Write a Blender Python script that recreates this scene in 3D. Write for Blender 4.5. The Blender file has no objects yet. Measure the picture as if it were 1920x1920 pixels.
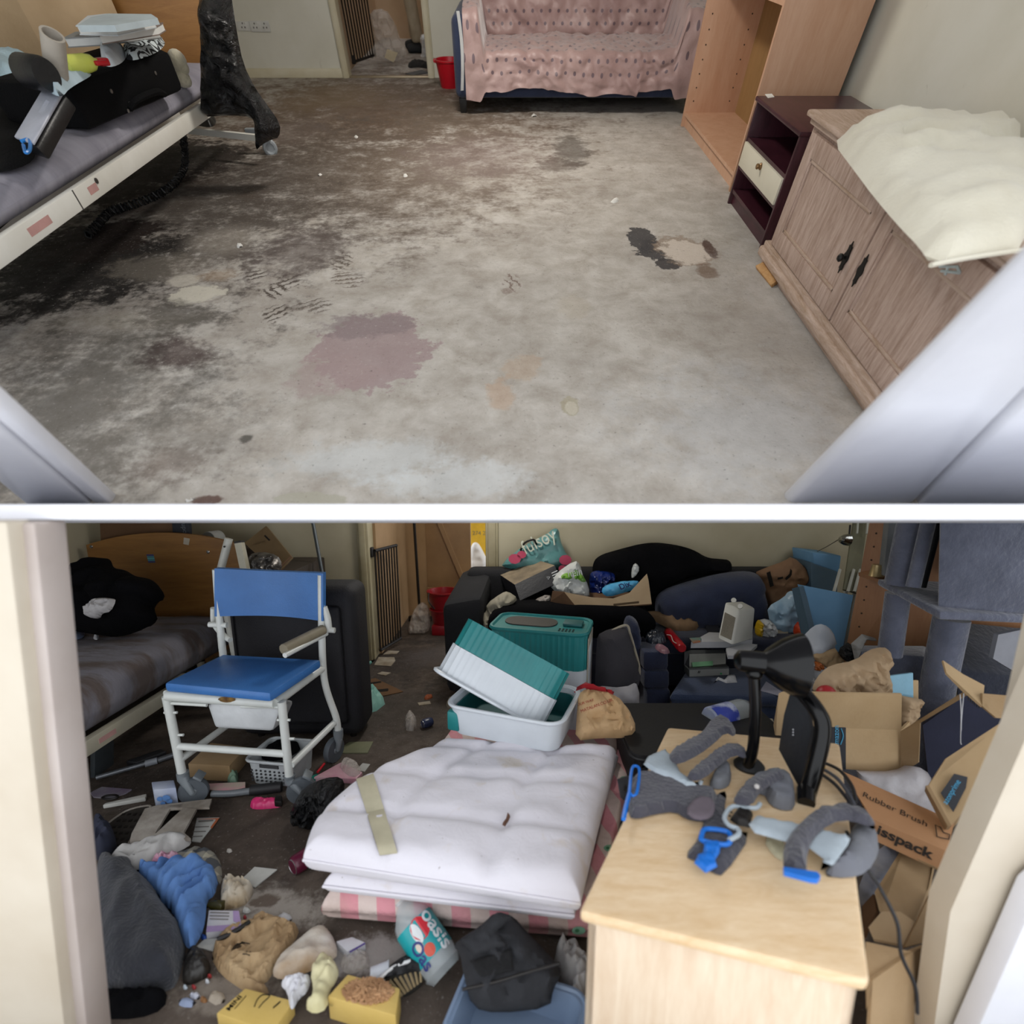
import bpy, bmesh, math, random
from mathutils import Vector, Matrix, noise, geometry
from mathutils.bvhtree import BVHTree
random.seed(7)
sc = bpy.context.scene
col = sc.collection
# ------------------------------------------------------------------ camera
FPX, CX, CY = 920.0, 960.0, 1080.0          # focal length and principal point, 1920 frame
HB, HA = 1.5, 1.15                           # eye height over the cluttered room / the cleared room
PB = math.atan((CY - 890) / FPX)
PA = math.atan((CY + 191) / FPX)
cd_ = bpy.data.cameras.new('camera')
cam = bpy.data.objects.new('camera', cd_)
col.objects.link(cam)
cd_.sensor_width = 36
cd_.lens = FPX / 1920 * 36
cd_.shift_y = (CY - 960) / 1920
cd_.clip_start = 0.05
cam.location = (0, 0, HB)
cam.rotation_euler = (math.pi / 2 - PB, 0, 0)
cd_.dof.use_dof = True
cd_.dof.focus_distance = 2.8
cd_.dof.aperture_fstop = 1.4
sc.camera = cam
# ------------------------------------------------------------------ daylight
w = bpy.data.worlds.new('overcast_sky')
sc.world = w
w.use_nodes = True
w.node_tree.nodes['Background'].inputs[0].default_value = (0.93, 0.96, 1.0, 1)
w.node_tree.nodes['Background'].inputs[1].default_value = 1.0
sc.view_settings.view_transform = 'Standard'
sc.view_settings.look = 'None'
sc.view_settings.gamma = 1
sc.view_settings.use_curve_mapping = False
sc.view_settings.exposure = 1.0
# ------------------------------------------------------------------ rooms
class Room:
    def __init__(s, h, p, m):
        s.h, s.c, s.s, s.m = h, math.cos(p), math.sin(p), m
    def d(s, x, y):
        a, b = (x - CX) / FPX, (CY - y) / FPX
        return Vector((a, s.c + b * s.s, -s.s + b * s.c))
    def o(s): return Vector((0, 0, s.h))
    def on(s, x, y, P, n):
        d = s.d(x, y)
        return s.o() + d * ((P - s.o()).dot(n) / d.dot(n))
    def fl(s, x, y, z=0): return s.on(x, y, Vector((0, 0, z)), Vector((0, 0, 1)))
    def dp(s, x, y, Y): return s.on(x, y, Vector((0, Y, 0)), Vector((0, 1, 0)))
    def xp(s, x, y, X): return s.on(x, y, Vector((X, 0, 0)), Vector((1, 0, 0)))
    def pr(s, P):
        z = P[2] - s.h
        w_ = P[1] * s.c - z * s.s
        return (CX + FPX * P[0] / w_, CY - FPX * (P[1] * s.s + z * s.c) / w_)
    def up(s, P, y):
        """height of the point above P that shows at image row y"""
        lo, hi = -1.0, 3.0
        for _ in range(40):
            m = (lo + hi) / 2
            if s.pr((P[0], P[1], m))[1] > y: lo = m
            else: hi = m
        return lo
RB = Room(HB, PB, Matrix.Identity(4))
RA = Room(HA, PA, Matrix.Translation((0, 0, HB)) @ Matrix.Rotation(PA - PB, 4, 'X') @ Matrix.Translation((0, 0, -HA)))
R = RB
def use(room):
    global R
    R = room
# ------------------------------------------------------------------ materials
def C(h):
    h = h.lstrip('#')
    o = []
    for i in (0, 2, 4):
        v = int(h[i:i + 2], 16) / 255
        o.append(v / 12.92 if v <= .04045 else ((v + .055) / 1.055) ** 2.4)
    return (*o, 1)
MATS = {}
class NT:
    def __init__(s, name):
        s.m = bpy.data.materials.new(name)
        s.m.use_nodes = True
        s.t = s.m.node_tree
        s.b = s.t.nodes['Principled BSDF']
    def n(s, typ, **k):
        nd = s.t.nodes.new(typ)
        for a, v in k.items():
            if a[0] == '_':
                key = a[1:]
                key = int(key) if key.isdigit() else key.replace('_', ' ')
                if isinstance(v, bpy.types.NodeSocket): s.t.links.new(v, nd.inputs[key])
                else: nd.inputs[key].default_value = v
            else: setattr(nd, a, v)
        return nd
    def l(s, a, b): s.t.links.new(a, b)
    def mix(s, f, a, b, blend='MIX'):
        nd = s.t.nodes.new('ShaderNodeMix')
        nd.data_type = 'RGBA'
        nd.blend_type = blend
        for i, v in ((0, f), (6, a), (7, b)):
            if isinstance(v, bpy.types.NodeSocket): s.l(v, nd.inputs[i])
            else: nd.inputs[i].default_value = v
        return nd.outputs[2]
    def math(s, op, a, b=0.0, c=0.0):
        nd = s.t.nodes.new('ShaderNodeMath')
        nd.operation = op
        for i, v in ((0, a), (1, b), (2, c)):
            if isinstance(v, bpy.types.NodeSocket): s.l(v, nd.inputs[i])
            else: nd.inputs[i].default_value = v
        return nd.outputs[0]
    def ramp(s, f, *st):
        nd = s.t.nodes.new('ShaderNodeValToRGB')
        s.l(f, nd.inputs[0])
        e = nd.color_ramp.elements
        while len(e) < len(st): e.new(.5)
        for q, (p, c_) in zip(e, st):
            q.position = p
            q.color = c_ if len(c_) == 4 else (*c_, 1)
        return nd.outputs[0]
    def coord(s, kind='Object', scale=(1, 1, 1), rot=(0, 0, 0)):
        tc = s.n('ShaderNodeTexCoord')
        mp = s.n('ShaderNodeMapping')
        mp.inputs['Scale'].default_value = scale
        mp.inputs['Rotation'].default_value = rot
        s.l(tc.outputs[kind], mp.inputs[0])
        return mp.outputs[0]
    def noise(s, v, sc_, det=5, rough=.55, dist=0):
        nd = s.n('ShaderNodeTexNoise')
        s.l(v, nd.inputs['Vector'])
        nd.inputs['Scale'].default_value = sc_
        nd.inputs['Detail'].default_value = det
        nd.inputs['Roughness'].default_value = rough
        nd.inputs['Distortion'].default_value = dist
        return nd.outputs[0]
    def bump(s, h, st=.2, dist=.02):
        nd = s.n('ShaderNodeBump')
        nd.inputs['Strength'].default_value = st
        nd.inputs['Distance'].default_value = dist
        s.l(h, nd.inputs['Height'])
        s.l(nd.outputs[0], s.b.inputs['Normal'])
K4 = lambda v: (v, v, v, 1)
def mat(name, c, r=.6, c2=None, s=6, b=.12, bs=60, m=0, tr=0, coat=0, sheen=0, stretch=(1, 1, 1), lo=.35, hi=.65, spec=.5, alpha=1):
    if name in MATS: return MATS[name]
    t = NT(name)
    c = C(c)
    c2 = C(c2) if c2 else tuple(x * .78 for x in c[:3]) + (1,)
    v = t.coord('Object', stretch)
    n1 = t.noise(v, s, 6)
    t.l(t.mix(t.ramp(n1, (lo, K4(0)), (hi, K4(1))), c, c2), t.b.inputs['Base Color'])
    t.b.inputs['Roughness'].default_value = r
    t.b.inputs['Metallic'].default_value = m
    t.b.inputs['Transmission Weight'].default_value = tr
    t.b.inputs['Coat Weight'].default_value = coat
    t.b.inputs['Sheen Weight'].default_value = sheen
    t.b.inputs['Specular IOR Level'].default_value = spec
    t.b.inputs['Alpha'].default_value = alpha
    if b: t.bump(t.noise(v, bs, 4), b, .01)
    MATS[name] = t.m
    return t.m
def wood(name, c1, c2, sx=(1, 12, 12), r=.5, s=3, dist=1.2, b=.08):
    if name in MATS: return MATS[name]
    t = NT(name)
    v = t.coord('Object', sx)
    n1 = t.noise(v, s, 8, .6, dist)
    n2 = t.noise(v, s * 9, 3)
    f = t.math('ADD', t.math('MULTIPLY', n1, .75), t.math('MULTIPLY', n2, .25))
    t.l(t.ramp(f, (.36, C(c1)), (.64, C(c2))), t.b.inputs['Base Color'])
    t.b.inputs['Roughness'].default_value = r
    if b: t.bump(n2, b, .004)
    MATS[name] = t.m
    return t.m
# ------------------------------------------------------------------ mesh collector
class G:
    def __init__(s): s.v, s.f, s.uv = [], [], None
    def add(s, vs, fs, xf=None):
        o = len(s.v)
        s.v += [xf @ Vector(p) if xf else Vector(p) for p in vs]
        s.f += [[i + o for i in q] for q in fs]
        return s
    def box(s, x0, x1, y0, y1, z0, z1, bev=0, xf=None, seg=2):
        bm = bmesh.new()
        bmesh.ops.create_cube(bm, size=1)
        for q in bm.verts:
            q.co = ((x0 + x1) / 2 + q.co.x * (x1 - x0), (y0 + y1) / 2 + q.co.y * (y1 - y0), (z0 + z1) / 2 + q.co.z * (z1 - z0))
        if bev: bmesh.ops.bevel(bm, geom=bm.edges[:], offset=bev, segments=seg, profile=.5, affect='EDGES')
        s.add([q.co.copy() for q in bm.verts], [[q.index for q in fc.verts] for fc in bm.faces], xf)
        bm.free()
        return s
    def hexa(s, b4, t4, bev=0):
        """box from four bottom and four top corners (counter-clockwise)"""
        bm = bmesh.new()
        q = [bm.verts.new(p) for p in list(b4) + list(t4)]
        for fc in ((3, 2, 1, 0), (4, 5, 6, 7), (0, 1, 5, 4), (1, 2, 6, 5), (2, 3, 7, 6), (3, 0, 4, 7)): bm.faces.new([q[i] for i in fc])
        bmesh.ops.recalc_face_normals(bm, faces=bm.faces)
        if bev: bmesh.ops.bevel(bm, geom=bm.edges[:], offset=bev, segments=2, profile=.5, affect='EDGES')
        bm.verts.index_update()
        s.add([q.co.copy() for q in bm.verts], [[q.index for q in fc.verts] for fc in bm.faces])
        bm.free()
        return s
    def tube(s, pts, r, n=8, closed=False, xf=None):
        pts = [Vector(p) for p in pts]
        k = len(pts)
        rs = r if isinstance(r, (list, tuple)) else [r] * k
        vs, fs = [], []
        nrm = None
        for i, p in enumerate(pts):
            a = pts[(i - 1) % k] if (i or closed) else p
            c = pts[(i + 1) % k] if (i < k - 1 or closed) else p
            t = (c - a).normalized()
            if nrm is None: nrm = t.orthogonal().normalized()
            nrm = (nrm - t * nrm.dot(t)).normalized()
            bn = t.cross(nrm)
            for j in range(n):
                an = 2 * math.pi * j / n
                vs.append(p + (nrm * math.cos(an) + bn * math.sin(an)) * rs[i])
        for i in range(k if closed else k - 1):
            for j in range(n):
                a, b_ = i * n + j, i * n + (j + 1) % n
                c, d = ((i + 1) % k) * n + (j + 1) % n, ((i + 1) % k) * n + j
                fs.append([a, b_, c, d])
        if not closed:
            fs.append(list(range(n))[::-1])
            fs.append([(k - 1) * n + j for j in range(n)])
        return s.add(vs, fs, xf)
    def lathe(s, prof, n=20, xf=None, sx=1, sy=1):
        vs, fs = [], []
        for r_, z in prof:
            for j in range(n):
                a = 2 * math.pi * j / n
                vs.append((r_ * math.cos(a) * sx, r_ * math.sin(a) * sy, z))
        for i in range(len(prof) - 1):
            for j in range(n): fs.append([i * n + j, i * n + (j + 1) % n, (i + 1) * n + (j + 1) % n, (i + 1) * n + j])
        fs.append(list(range(n))[::-1])
        fs.append([(len(prof) - 1) * n + j for j in range(n)])
        return s.add(vs, fs, xf)
    def prism(s, poly, z0, z1, xf=None):
        n = len(poly)
        vs = [(x, y, z0) for x, y in poly] + [(x, y, z1) for x, y in poly]
        fs = [list(range(n))[::-1], list(range(n, 2 * n))] + [[i, (i + 1) % n, n + (i + 1) % n, n + i] for i in range(n)]
        return s.add(vs, fs, xf)
    def grid(s, fn, nu, nv, xf=None, cu=False, uv=False):
        vs = [fn(i / nu, j / nv) for j in range(nv + 1) for i in range(nu + 1)]
        w_ = nu + 1
        o = len(s.f)
        fs = [[j * w_ + i, j * w_ + i + 1, (j + 1) * w_ + i + 1, (j + 1) * w_ + i] for j in range(nv) for i in range(nu)]
        if uv:
            s.uv = [(i / nu, j / nv) for j in range(nv + 1) for i in range(nu + 1)]
        return s.add(vs, fs, xf)
    def cen(s):
        xs = [p.x for p in s.v]; ys = [p.y for p in s.v]; zs = [p.z for p in s.v]
        return Vector(((min(xs) + max(xs)) / 2, (min(ys) + max(ys)) / 2, min(zs)))
OFF = {}
def mk(name, g, m, off, flat=False, ang=.7):
    me = bpy.data.meshes.new(name)
    me.from_pydata([tuple(p - off) for p in g.v], [], g.f)
    if g.uv:
        ul = me.uv_layers.new(name='UVMap')
        for lp in me.loops: ul.data[lp.index].uv = g.uv[lp.vertex_index]
    me.materials.append(m)
    bm = bmesh.new()
    bm.from_mesh(me)
    bmesh.ops.recalc_face_normals(bm, faces=bm.faces)
    bm.to_mesh(me)
    bm.free()
    if not flat:
        me.polygons.foreach_set('use_smooth', [True] * len(me.polygons))
        me.set_sharp_from_angle(angle=ang)
    o = bpy.data.objects.new(name, me)
    col.objects.link(o)
    return o
def tag(o, label, cat, group=None):
    o['label'] = label
    o['category'] = cat
    if group: o['group'] = group
    return o
def thing(name, label, cat, P, group=None):
    o = bpy.data.objects.new(name, None)
    o.empty_display_size = .05
    col.objects.link(o)
    P = Vector(P)
    o.matrix_world = R.m @ Matrix.Translation(P)
    OFF[o.name] = P
    return tag(o, label, cat, group)
def part(root, name, g, m, label=None, flat=False, ang=.7):
    P = OFF[root.name]
    o = mk(name, g, m, P, flat, ang)
    o.parent = root
    OFF[o.name] = P
    if label: o['label'] = label
    return o
def one(name, label, cat, g, m, group=None, flat=False, ang=.7):
    P = g.cen()
    o = mk(name, g, m, P, flat, ang)
    o.matrix_world = R.m @ Matrix.Translation(P)
    OFF[o.name] = P
    return tag(o, label, cat, group)
def struct(name, g, m, parent=None):
    if parent: return part(parent, name, g, m)
    o = mk(name, g, m, Vector((0, 0, 0)))
    o.matrix_world = R.m.copy()
    OFF[o.name] = Vector((0, 0, 0))
    o['kind'] = 'structure'
    return o
# ------------------------------------------------------------------ planes, outlines
Z3 = Vector((0, 0, 1))
def plane(spec):
    """('z',h) level; ('y',Y) upright facing the door; ('l',x,y,z,elev,yaw) leaning through the floor pixel x,y at height z"""
    if spec[0] == 'z': return Vector((0, 0, spec[1])), Z3.copy()
    if spec[0] == 'y': return Vector((0, spec[1], 0)), Vector((0, -1, 0))
    if spec[0] == 'l':
        P = R.fl(spec[1], spec[2], spec[3])
        e, yw = math.radians(spec[4]), math.radians(spec[5] if len(spec) > 5 else 0)
        n = Vector((math.sin(yw) * math.cos(e), -math.cos(yw) * math.cos(e), math.sin(e)))
        return P, n
    if spec[0] == 'd':      # leaning through the point at distance Y
        P = R.dp(spec[1], spec[2], spec[3])
        e, yw = math.radians(spec[4]), math.radians(spec[5] if len(spec) > 5 else 0)
        return P, Vector((math.sin(yw) * math.cos(e), -math.cos(yw) * math.cos(e), math.sin(e)))
    return spec
def chaikin(p, k):
    for _ in range(k):
        q = []
        for i in range(len(p)):
            a, b = p[i], p[(i + 1) % len(p)]
            q.append((a[0] * .75 + b[0] * .25, a[1] * .75 + b[1] * .25))
            q.append((a[0] * .25 + b[0] * .75, a[1] * .25 + b[1] * .75))
        p = q
    return p
def basis(n):
    u = Vector((0, 0, 1)).cross(n)
    if u.length < .2: u = Vector((1, 0, 0)) - n * n.x
    u.normalize()
    return u, n.cross(u)
def segd(p, a, b):
    ab, ap = b - a, p - a
    t = max(0, min(1, ap.dot(ab) / max(1e-9, ab.length_squared)))
    return (ap - ab * t).length
def blob(pts, pl, t, w=None, wr=.28, fr=None, res=26, back=.1, sm=2, crease=.12, seed=0, g=None, ani=None):
    """a soft or crumpled body over an outline lying on a plane"""
    P0, n = plane(pl)
    u, v = basis(n)
    pts = chaikin(pts, sm)
    q = [R.on(x, y, P0, n) - P0 for x, y in pts]
    q = [Vector((p.dot(u), p.dot(v))) for p in q]
    xs = [p.x for p in q]; ys = [p.y for p in q]
    sx, sy = max(xs) - min(xs), max(ys) - min(ys)
    st = max(sx, sy) / res
    # even boundary
    bd = []
    for i in range(len(q)):
        a, b = q[i], q[(i + 1) % len(q)]
        k = max(1, int((b - a).length / (st * .8)))
        bd += [a.lerp(b, j / k) for j in range(k)]
    inn = []
    nx, ny = int(sx / st) + 2, int(sy / st) + 2
    for i in range(nx):
        for j in range(ny):
            p = Vector((min(xs) + (i + .5 * (j % 2)) * st, min(ys) + j * st))
            c = False
            for k in range(len(bd)):
                a, b = bd[k], bd[k - 1]
                if (a.y > p.y) != (b.y > p.y) and p.x < (b.x - a.x) * (p.y - a.y) / (b.y - a.y) + a.x: c = not c
            if c and min(segd(p, bd[k], bd[k - 1]) for k in range(len(bd))) > st * .45: inn.append(p)
    nb = len(bd)
    r = geometry.delaunay_2d_cdt(bd + inn, [(i, (i + 1) % nb) for i in range(nb)], [], 1, 1e-6)
    vc, tri = r[0], r[2]
    w = w or min(sx, sy) * .30
    fr = fr or 5.5 / max(sx, sy)
    seed = seed or (pts[0][0] * .37 + pts[0][1] * .11) % 50
    top, bot, vs = [], [], []
    of = Vector((seed * 3.7, seed * 1.3, seed * 2.1))
    for p in vc:
        d = min(segd(p, bd[k], bd[k - 1]) for k in range(nb))
        if d < st * .05:
            top.append(len(vs)); bot.append(len(vs))
            vs.append(P0 + u * p.x + v * p.y)
            continue
        e = min(1, d / w)
        pf = math.sqrt(max(0, 1 - (1 - e) ** 2))
        c = Vector((p.x, p.y, 0)) * fr + of
        if ani is not None:
            ca, sa = math.cos(math.radians(ani)), math.sin(math.radians(ani))
            c = Vector(((p.x * ca + p.y * sa) * .45, (-p.x * sa + p.y * ca) * 1.5, 0)) * fr + of
        a = noise.noise(c) + .5 * noise.noise(c * 2.1)
        rg = 0
        if crease:
            cw = c * .9 + Vector((noise.noise(c * .7), noise.noise(c * .7 + Vector((5, 5, 5))), 0)) * .8
            rg = (1 - 2.6 * abs(noise.noise(cw + Vector((9, 2, 0))))) + .6 * (1 - 2.6 * abs(noise.noise(cw * 2.1)))
        hgt = t * pf * max(.15, .82 + wr * a + crease * rg)
        base = P0 + u * p.x + v * p.y
        top.append(len(vs)); vs.append(base + n * max(hgt, t * .03))
        bot.append(len(vs)); vs.append(base - n * t * back * pf)
    fs = [[top[i] for i in f] for f in tri] + [[bot[i] for i in f[::-1]] for f in tri]
    g = g or G()
    return g.add(vs, fs)
def poly(pts, pl, t, g=None, lift=0, sm=0):
    """a thin sheet with the outline pts, t thick, on a plane"""
    P0, n = plane(pl)
    pts = chaikin(pts, sm) if sm else pts
    q = [R.on(x, y, P0, n) + n * lift for x, y in pts]
    k = len(q)
    g = g or G()
    return g.add(q + [p + n * t for p in q], [list(range(k))[::-1], list(range(k, 2 * k))] + [[i, (i + 1) % k, k + (i + 1) % k, k + i] for i in range(k)])
def blobT(name, label, cat, m, pts, pl, t, group=None, flat=False, **k):
    return one(name, label, cat, blob(pts, pl, t, **k), m, group, flat, 1.2)
def polyT(name, label, cat, m, pts, pl, t=.002, group=None, **k):
    return one(name, label, cat, poly(pts, pl, t, **k), m, group)
def txt(root, s, p0, p1, pl, m, hs=1.0, lift=.003, name='lettering', bold=0, flip=False):
    """lettering running from pixel p0 to p1 along a surface"""
    P0, n = plane(pl)
    a, b = R.on(*p0, P0, n), R.on(*p1, P0, n)
    rt = (b - a).normalized()
    upv = n.cross(rt)
    if flip: upv = -upv
    cu = bpy.data.curves.new('lettering', 'FONT')
    cu.body = s
    cu.offset = bold
    ob = bpy.data.objects.new('lettering', cu)
    me = bpy.data.meshes.new_from_object(ob)
    vs = [q.co.copy() for q in me.vertices]
    fs = [list(p.vertices) for p in me.polygons]
    bpy.data.objects.remove(ob)
    bpy.data.meshes.remove(me)
    if not vs: return
    x0, x1 = min(q.x for q in vs), max(q.x for q in vs)
    k = (b - a).length / (x1 - x0)
    g = G().add([a + rt * ((q.x - x0) * k) + upv * (q.y * k * hs) + n * lift for q in vs], fs)
    return part(root, name, g, m, flat=True)
def cushion(c4, t, nx=16, ny=16, rd=.25, wr=.02, fr=5, quilt=None, seed=0, base=None, g=None, sag=0, bul=None):
    """padded slab on a quad (four corners, counter-clockwise from near left)"""
    a, b, c, d = [Vector(p) for p in c4]
    n = (b - a).cross(d - a).normalized()
    of = Vector((seed * 5.1, seed, 0))
    vs, fs = [], []
    bul = Vector(bul) if bul else Vector((0, 0, 0))
    def P(u, v): return a.lerp(b, u).lerp(d.lerp(c, u), v) + bul * (math.sin(math.pi * v) * (1 - u))
    def e(s):
        k = min(s, 1 - s) / rd
        return math.sqrt(max(0, 1 - (1 - min(1, k)) ** 2))
    for side in (1, 0):
        for j in range(ny + 1):
            for i in range(nx + 1):
                u, v = i / nx, j / ny
                # denser at the rim
                u = .5 - .5 * math.cos(math.pi * u) if rd < .3 else u
                v = .5 - .5 * math.cos(math.pi * v) if rd < .3 else v
                p = P(u, v)
                k = min(e(u), e(v)) if rd < .3 else (e(u) * e(v)) ** .7
                q = 1
                if quilt:
                    for ql in quilt[0]: q -= quilt[2] * math.exp(-((u - ql) / .03) ** 2)
                    for ql in quilt[1]: q -= quilt[2] * math.exp(-((v - ql) / .03) ** 2)
                h = wr * (noise.noise(p * fr + of) + .5 * noise.noise(p * fr * 2.3 + of))
                if side: vs.append(p + n * (t * (.5 + .5 * k * max(.3, q)) + h * k - sag * t * math.sin(math.pi * u) * math.sin(math.pi * v)))
                else: vs.append(p + n * (t * (.5 - .5 * k)))
    W = nx + 1
    N = W * (ny + 1)
    for j in range(ny):
        for i in range(nx):
            x = j * W + i
            fs.append([x, x + 1, x + W + 1, x + W])
            fs.append([N + x + W, N + x + W + 1, N + x + 1, N + x])
    rim = [i for i in range(W)] + [j * W + nx for j in range(1, ny + 1)] + [ny * W + i for i in range(nx - 1, -1, -1)] + [j * W for j in range(ny - 1, 0, -1)]
    for i in range(len(rim)):
        x, y = rim[i], rim[(i + 1) % len(rim)]
        fs.append([y, x, N + x, N + y])
    g = g or G()
    return g.add(vs, fs)
def frame3(o, xd, zd=None):
    """matrix with origin o; z exactly along zd when given, else x exactly along xd and z up"""
    if zd is None:
        x = Vector(xd).normalized()
        z = Vector((0, 0, 1))
        z = (z - x * z.dot(x)).normalized()
    else:
        z = Vector(zd).normalized()
        x = Vector(xd)
        x = x - z * x.dot(z)
        if x.length < 1e-3: x = z.orthogonal()
        x.normalize()
    y = z.cross(x)
    return Matrix(((x.x, y.x, z.x, o[0]), (x.y, y.y, z.y, o[1]), (x.z, y.z, z.z, o[2]), (0, 0, 0, 1)))
def smoothpath(p, k=6):
    p = [Vector(q) for q in p]
    o = []
    for i in range(len(p) - 1):
        a, b, c, d = p[max(0, i - 1)], p[i], p[i + 1], p[min(len(p) - 1, i + 2)]
        for j in range(k):
            t = j / k
            o.append(.5 * ((2 * b) + (c - a) * t + (2 * a - 5 * b + 4 * c - d) * t * t + (3 * b - a - 3 * c + d) * t ** 3))
    o.append(p[-1])
    return o
def carton(root, xf, L, W, H, m, flaps=(), th=.006, names=('panel', 'flap'), bottom=True):
    """open corrugated box, each wall a panel; flaps = (side, angle, length)"""
    for sd in range(4):
        g = G()
        if sd == 0: g.box(-L / 2, L / 2, -W / 2, -W / 2 + th, 0, H, 0, xf)
        if sd == 1: g.box(L / 2 - th, L / 2, -W / 2 + th, W / 2 - th, 0, H, 0, xf)
        if sd == 2: g.box(-L / 2, L / 2, W / 2 - th, W / 2, 0, H, 0, xf)
        if sd == 3: g.box(-L / 2, -L / 2 + th, -W / 2 + th, W / 2 - th, 0, H, 0, xf)
        part(root, names[0], g, m)
    if bottom: part(root, 'base_panel', G().box(-L / 2 + th, L / 2 - th, -W / 2 + th, W / 2 - th, 0, th, 0, xf), m)
    for sd, an, ln in flaps:
        an = math.radians(an)
        hw = (L if sd in (0, 2) else W) / 2
        g = G().box(-hw, hw, -th / 2, th / 2, 0, ln)
        # hinge: angle 0 = upright, positive = outwards
        rot = Matrix.Rotation(an, 4, 'X')
        tr = [Matrix.Translation((0, -W / 2, H)), Matrix.Translation((L / 2, 0, H)) @ Matrix.Rotation(math.pi / 2, 4, 'Z'),
              Matrix.Translation((0, W / 2, H)) @ Matrix.Rotation(math.pi, 4, 'Z'), Matrix.Translation((-L / 2, 0, H)) @ Matrix.Rotation(-math.pi / 2, 4, 'Z')][sd]
        g.v = [xf @ (tr @ (rot @ p)) for p in g.v]
        part(root, names[1], g, m)

def pan(root, name, pts, th, m, label=None, bev=0):
    """panel through pixel corners (x, y, distance), th thick"""
    q = [R.dp(x, y, Y) for x, y, Y in pts]
    n = (q[1] - q[0]).cross(q[-1] - q[0]).normalized()
    if n.y < 0: n = -n
    k = len(q)
    g = G().add(q + [p + n * th for p in q], [list(range(k)), list(range(k, 2 * k))[::-1]] + [[i, (i + 1) % k, k + (i + 1) % k, k + i] for i in range(k)])
    return part(root, name, g, m, label)
def panT(name, label, cat, m, pts, th, group=None):
    o = thing(name, label, cat, R.dp(*max(pts, key=lambda p: p[1])), group)
    pan(o, 'sheet', pts, th, m)
    return o
def ppl(pts):
    """plane through three pixel corners with distances"""
    q = [R.dp(x, y, Y) for x, y, Y in pts[:3]]
    n = (q[1] - q[0]).cross(q[2] - q[0]).normalized()
    if n.y > 0: n = -n
    return q[0], n
def flat4(p0, p1, p2, p3):
    """the same quad with its third corner moved onto the plane of the others"""
    P, n = ppl([p0, p1, p3])
    return [p0, p1, (p2[0], p2[1], R.on(p2[0], p2[1], P, n).y), p3]
def qbox(quad, pl, dv, bev=.004, g=None):
    """box whose near face is a pixel quad on a plane, reaching back along dv"""
    P0, n = plane(pl)
    q = [R.on(x, y, P0, n) for x, y in quad]
    return (g or G()).hexa(q, [p + Vector(dv) for p in q], bev)
def tbox(quad, z, h, bev=.004, g=None):
    """box whose top face is a pixel quad at height z"""
    q = [R.fl(x, y, z) for x, y in quad]
    return (g or G()).hexa([p - Vector((0, 0, h)) for p in q], q, bev)
def ball(c, r, g=None, sx=1, sy=1, sz=1):
    return (g or G()).lathe([(r * math.sin(math.pi * i / 10), -r * math.cos(math.pi * i / 10) * sz) for i in range(11)], 16, Matrix.Translation(c), sx, sy)
def pxr(n, Y): return n * Y / FPX
def flT(name, label, cat, m, pts, z, t, **k): return blobT(name, label, cat, m, pts, ('z', z), t, **k)
def vbT(name, label, cat, m, pts, Y, t, **k): return blobT(name, label, cat, m, pts, ('y', Y), t, **k)

def hit(bv, x, y, lift=.003):
    """point of a surface that shows at pixel x, y"""
    d = R.d(x, y).normalized()
    h = bv.ray_cast(R.o(), d)
    return None if h[0] is None else h[0] - d * lift
def bvh(g): return BVHTree.FromPolygons([tuple(p) for p in g.v], g.f)
def decal(root, name, pts, bv, m, lift=.003, n=2):
    """printed patch lying on a surface"""
    c = (sum(p[0] for p in pts) / len(pts), sum(p[1] for p in pts) / len(pts))
    vs, fs = [], []
    k = len(pts)
    for f in [0] + [(i + 1) / n for i in range(n)]:
        for (x, y) in ([c] if f == 0 else pts):
            h = hit(bv, c[0] + (x - c[0]) * f, c[1] + (y - c[1]) * f, lift)
            if h is None: return
            vs.append(h)
    for i in range(k): fs.append([0, 1 + i, 1 + (i + 1) % k])
    for r in range(n - 1):
        for i in range(k): fs.append([1 + r * k + i, 1 + (r + 1) * k + i, 1 + (r + 1) * k + (i + 1) % k, 1 + r * k + (i + 1) % k])
    return part(root, name, G().add(vs, fs), m)
def txtb(root, s, p0, p1, bv, m, hs=1.0, lift=.003, bold=0):
    """lettering lying on a surface, from pixel p0 to p1"""
    cu = bpy.data.curves.new('lettering', 'FONT')
    cu.body = s
    cu.offset = bold
    ob = bpy.data.objects.new('lettering', cu)
    me = bpy.data.meshes.new_from_object(ob)
    vs = [q.co.copy() for q in me.vertices]
    fs = [list(p.vertices) for p in me.polygons]
    bpy.data.objects.remove(ob)
    bpy.data.meshes.remove(me)
    x0, x1 = min(q.x for q in vs), max(q.x for q in vs)
    rx, ry = (p1[0] - p0[0]) / (x1 - x0), (p1[1] - p0[1]) / (x1 - x0)
    hh_ = [hit(bv, p0[0] + rx * (q.x - x0) + ry * q.y * hs, p0[1] + ry * (q.x - x0) - rx * q.y * hs, lift) for q in vs]
    ok = [h is not None for h in hh_]
    g = G().add([h or Vector((0, 0, 0)) for h in hh_], [f for f in fs if all(ok[i] for i in f)])
    keep = sorted({i for f in g.f for i in f})
    mp = {i: j for j, i in enumerate(keep)}
    g.v = [g.v[i] for i in keep]
    g.f = [[mp[i] for i in f] for f in g.f]
    if g.f: return part(root, 'lettering', g, m, flat=True)
def circ(x, y, rx, ry, n=10): return [(x + rx * math.cos(2 * math.pi * k / n), y + ry * math.sin(2 * math.pi * k / n)) for k in range(n)]
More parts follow.
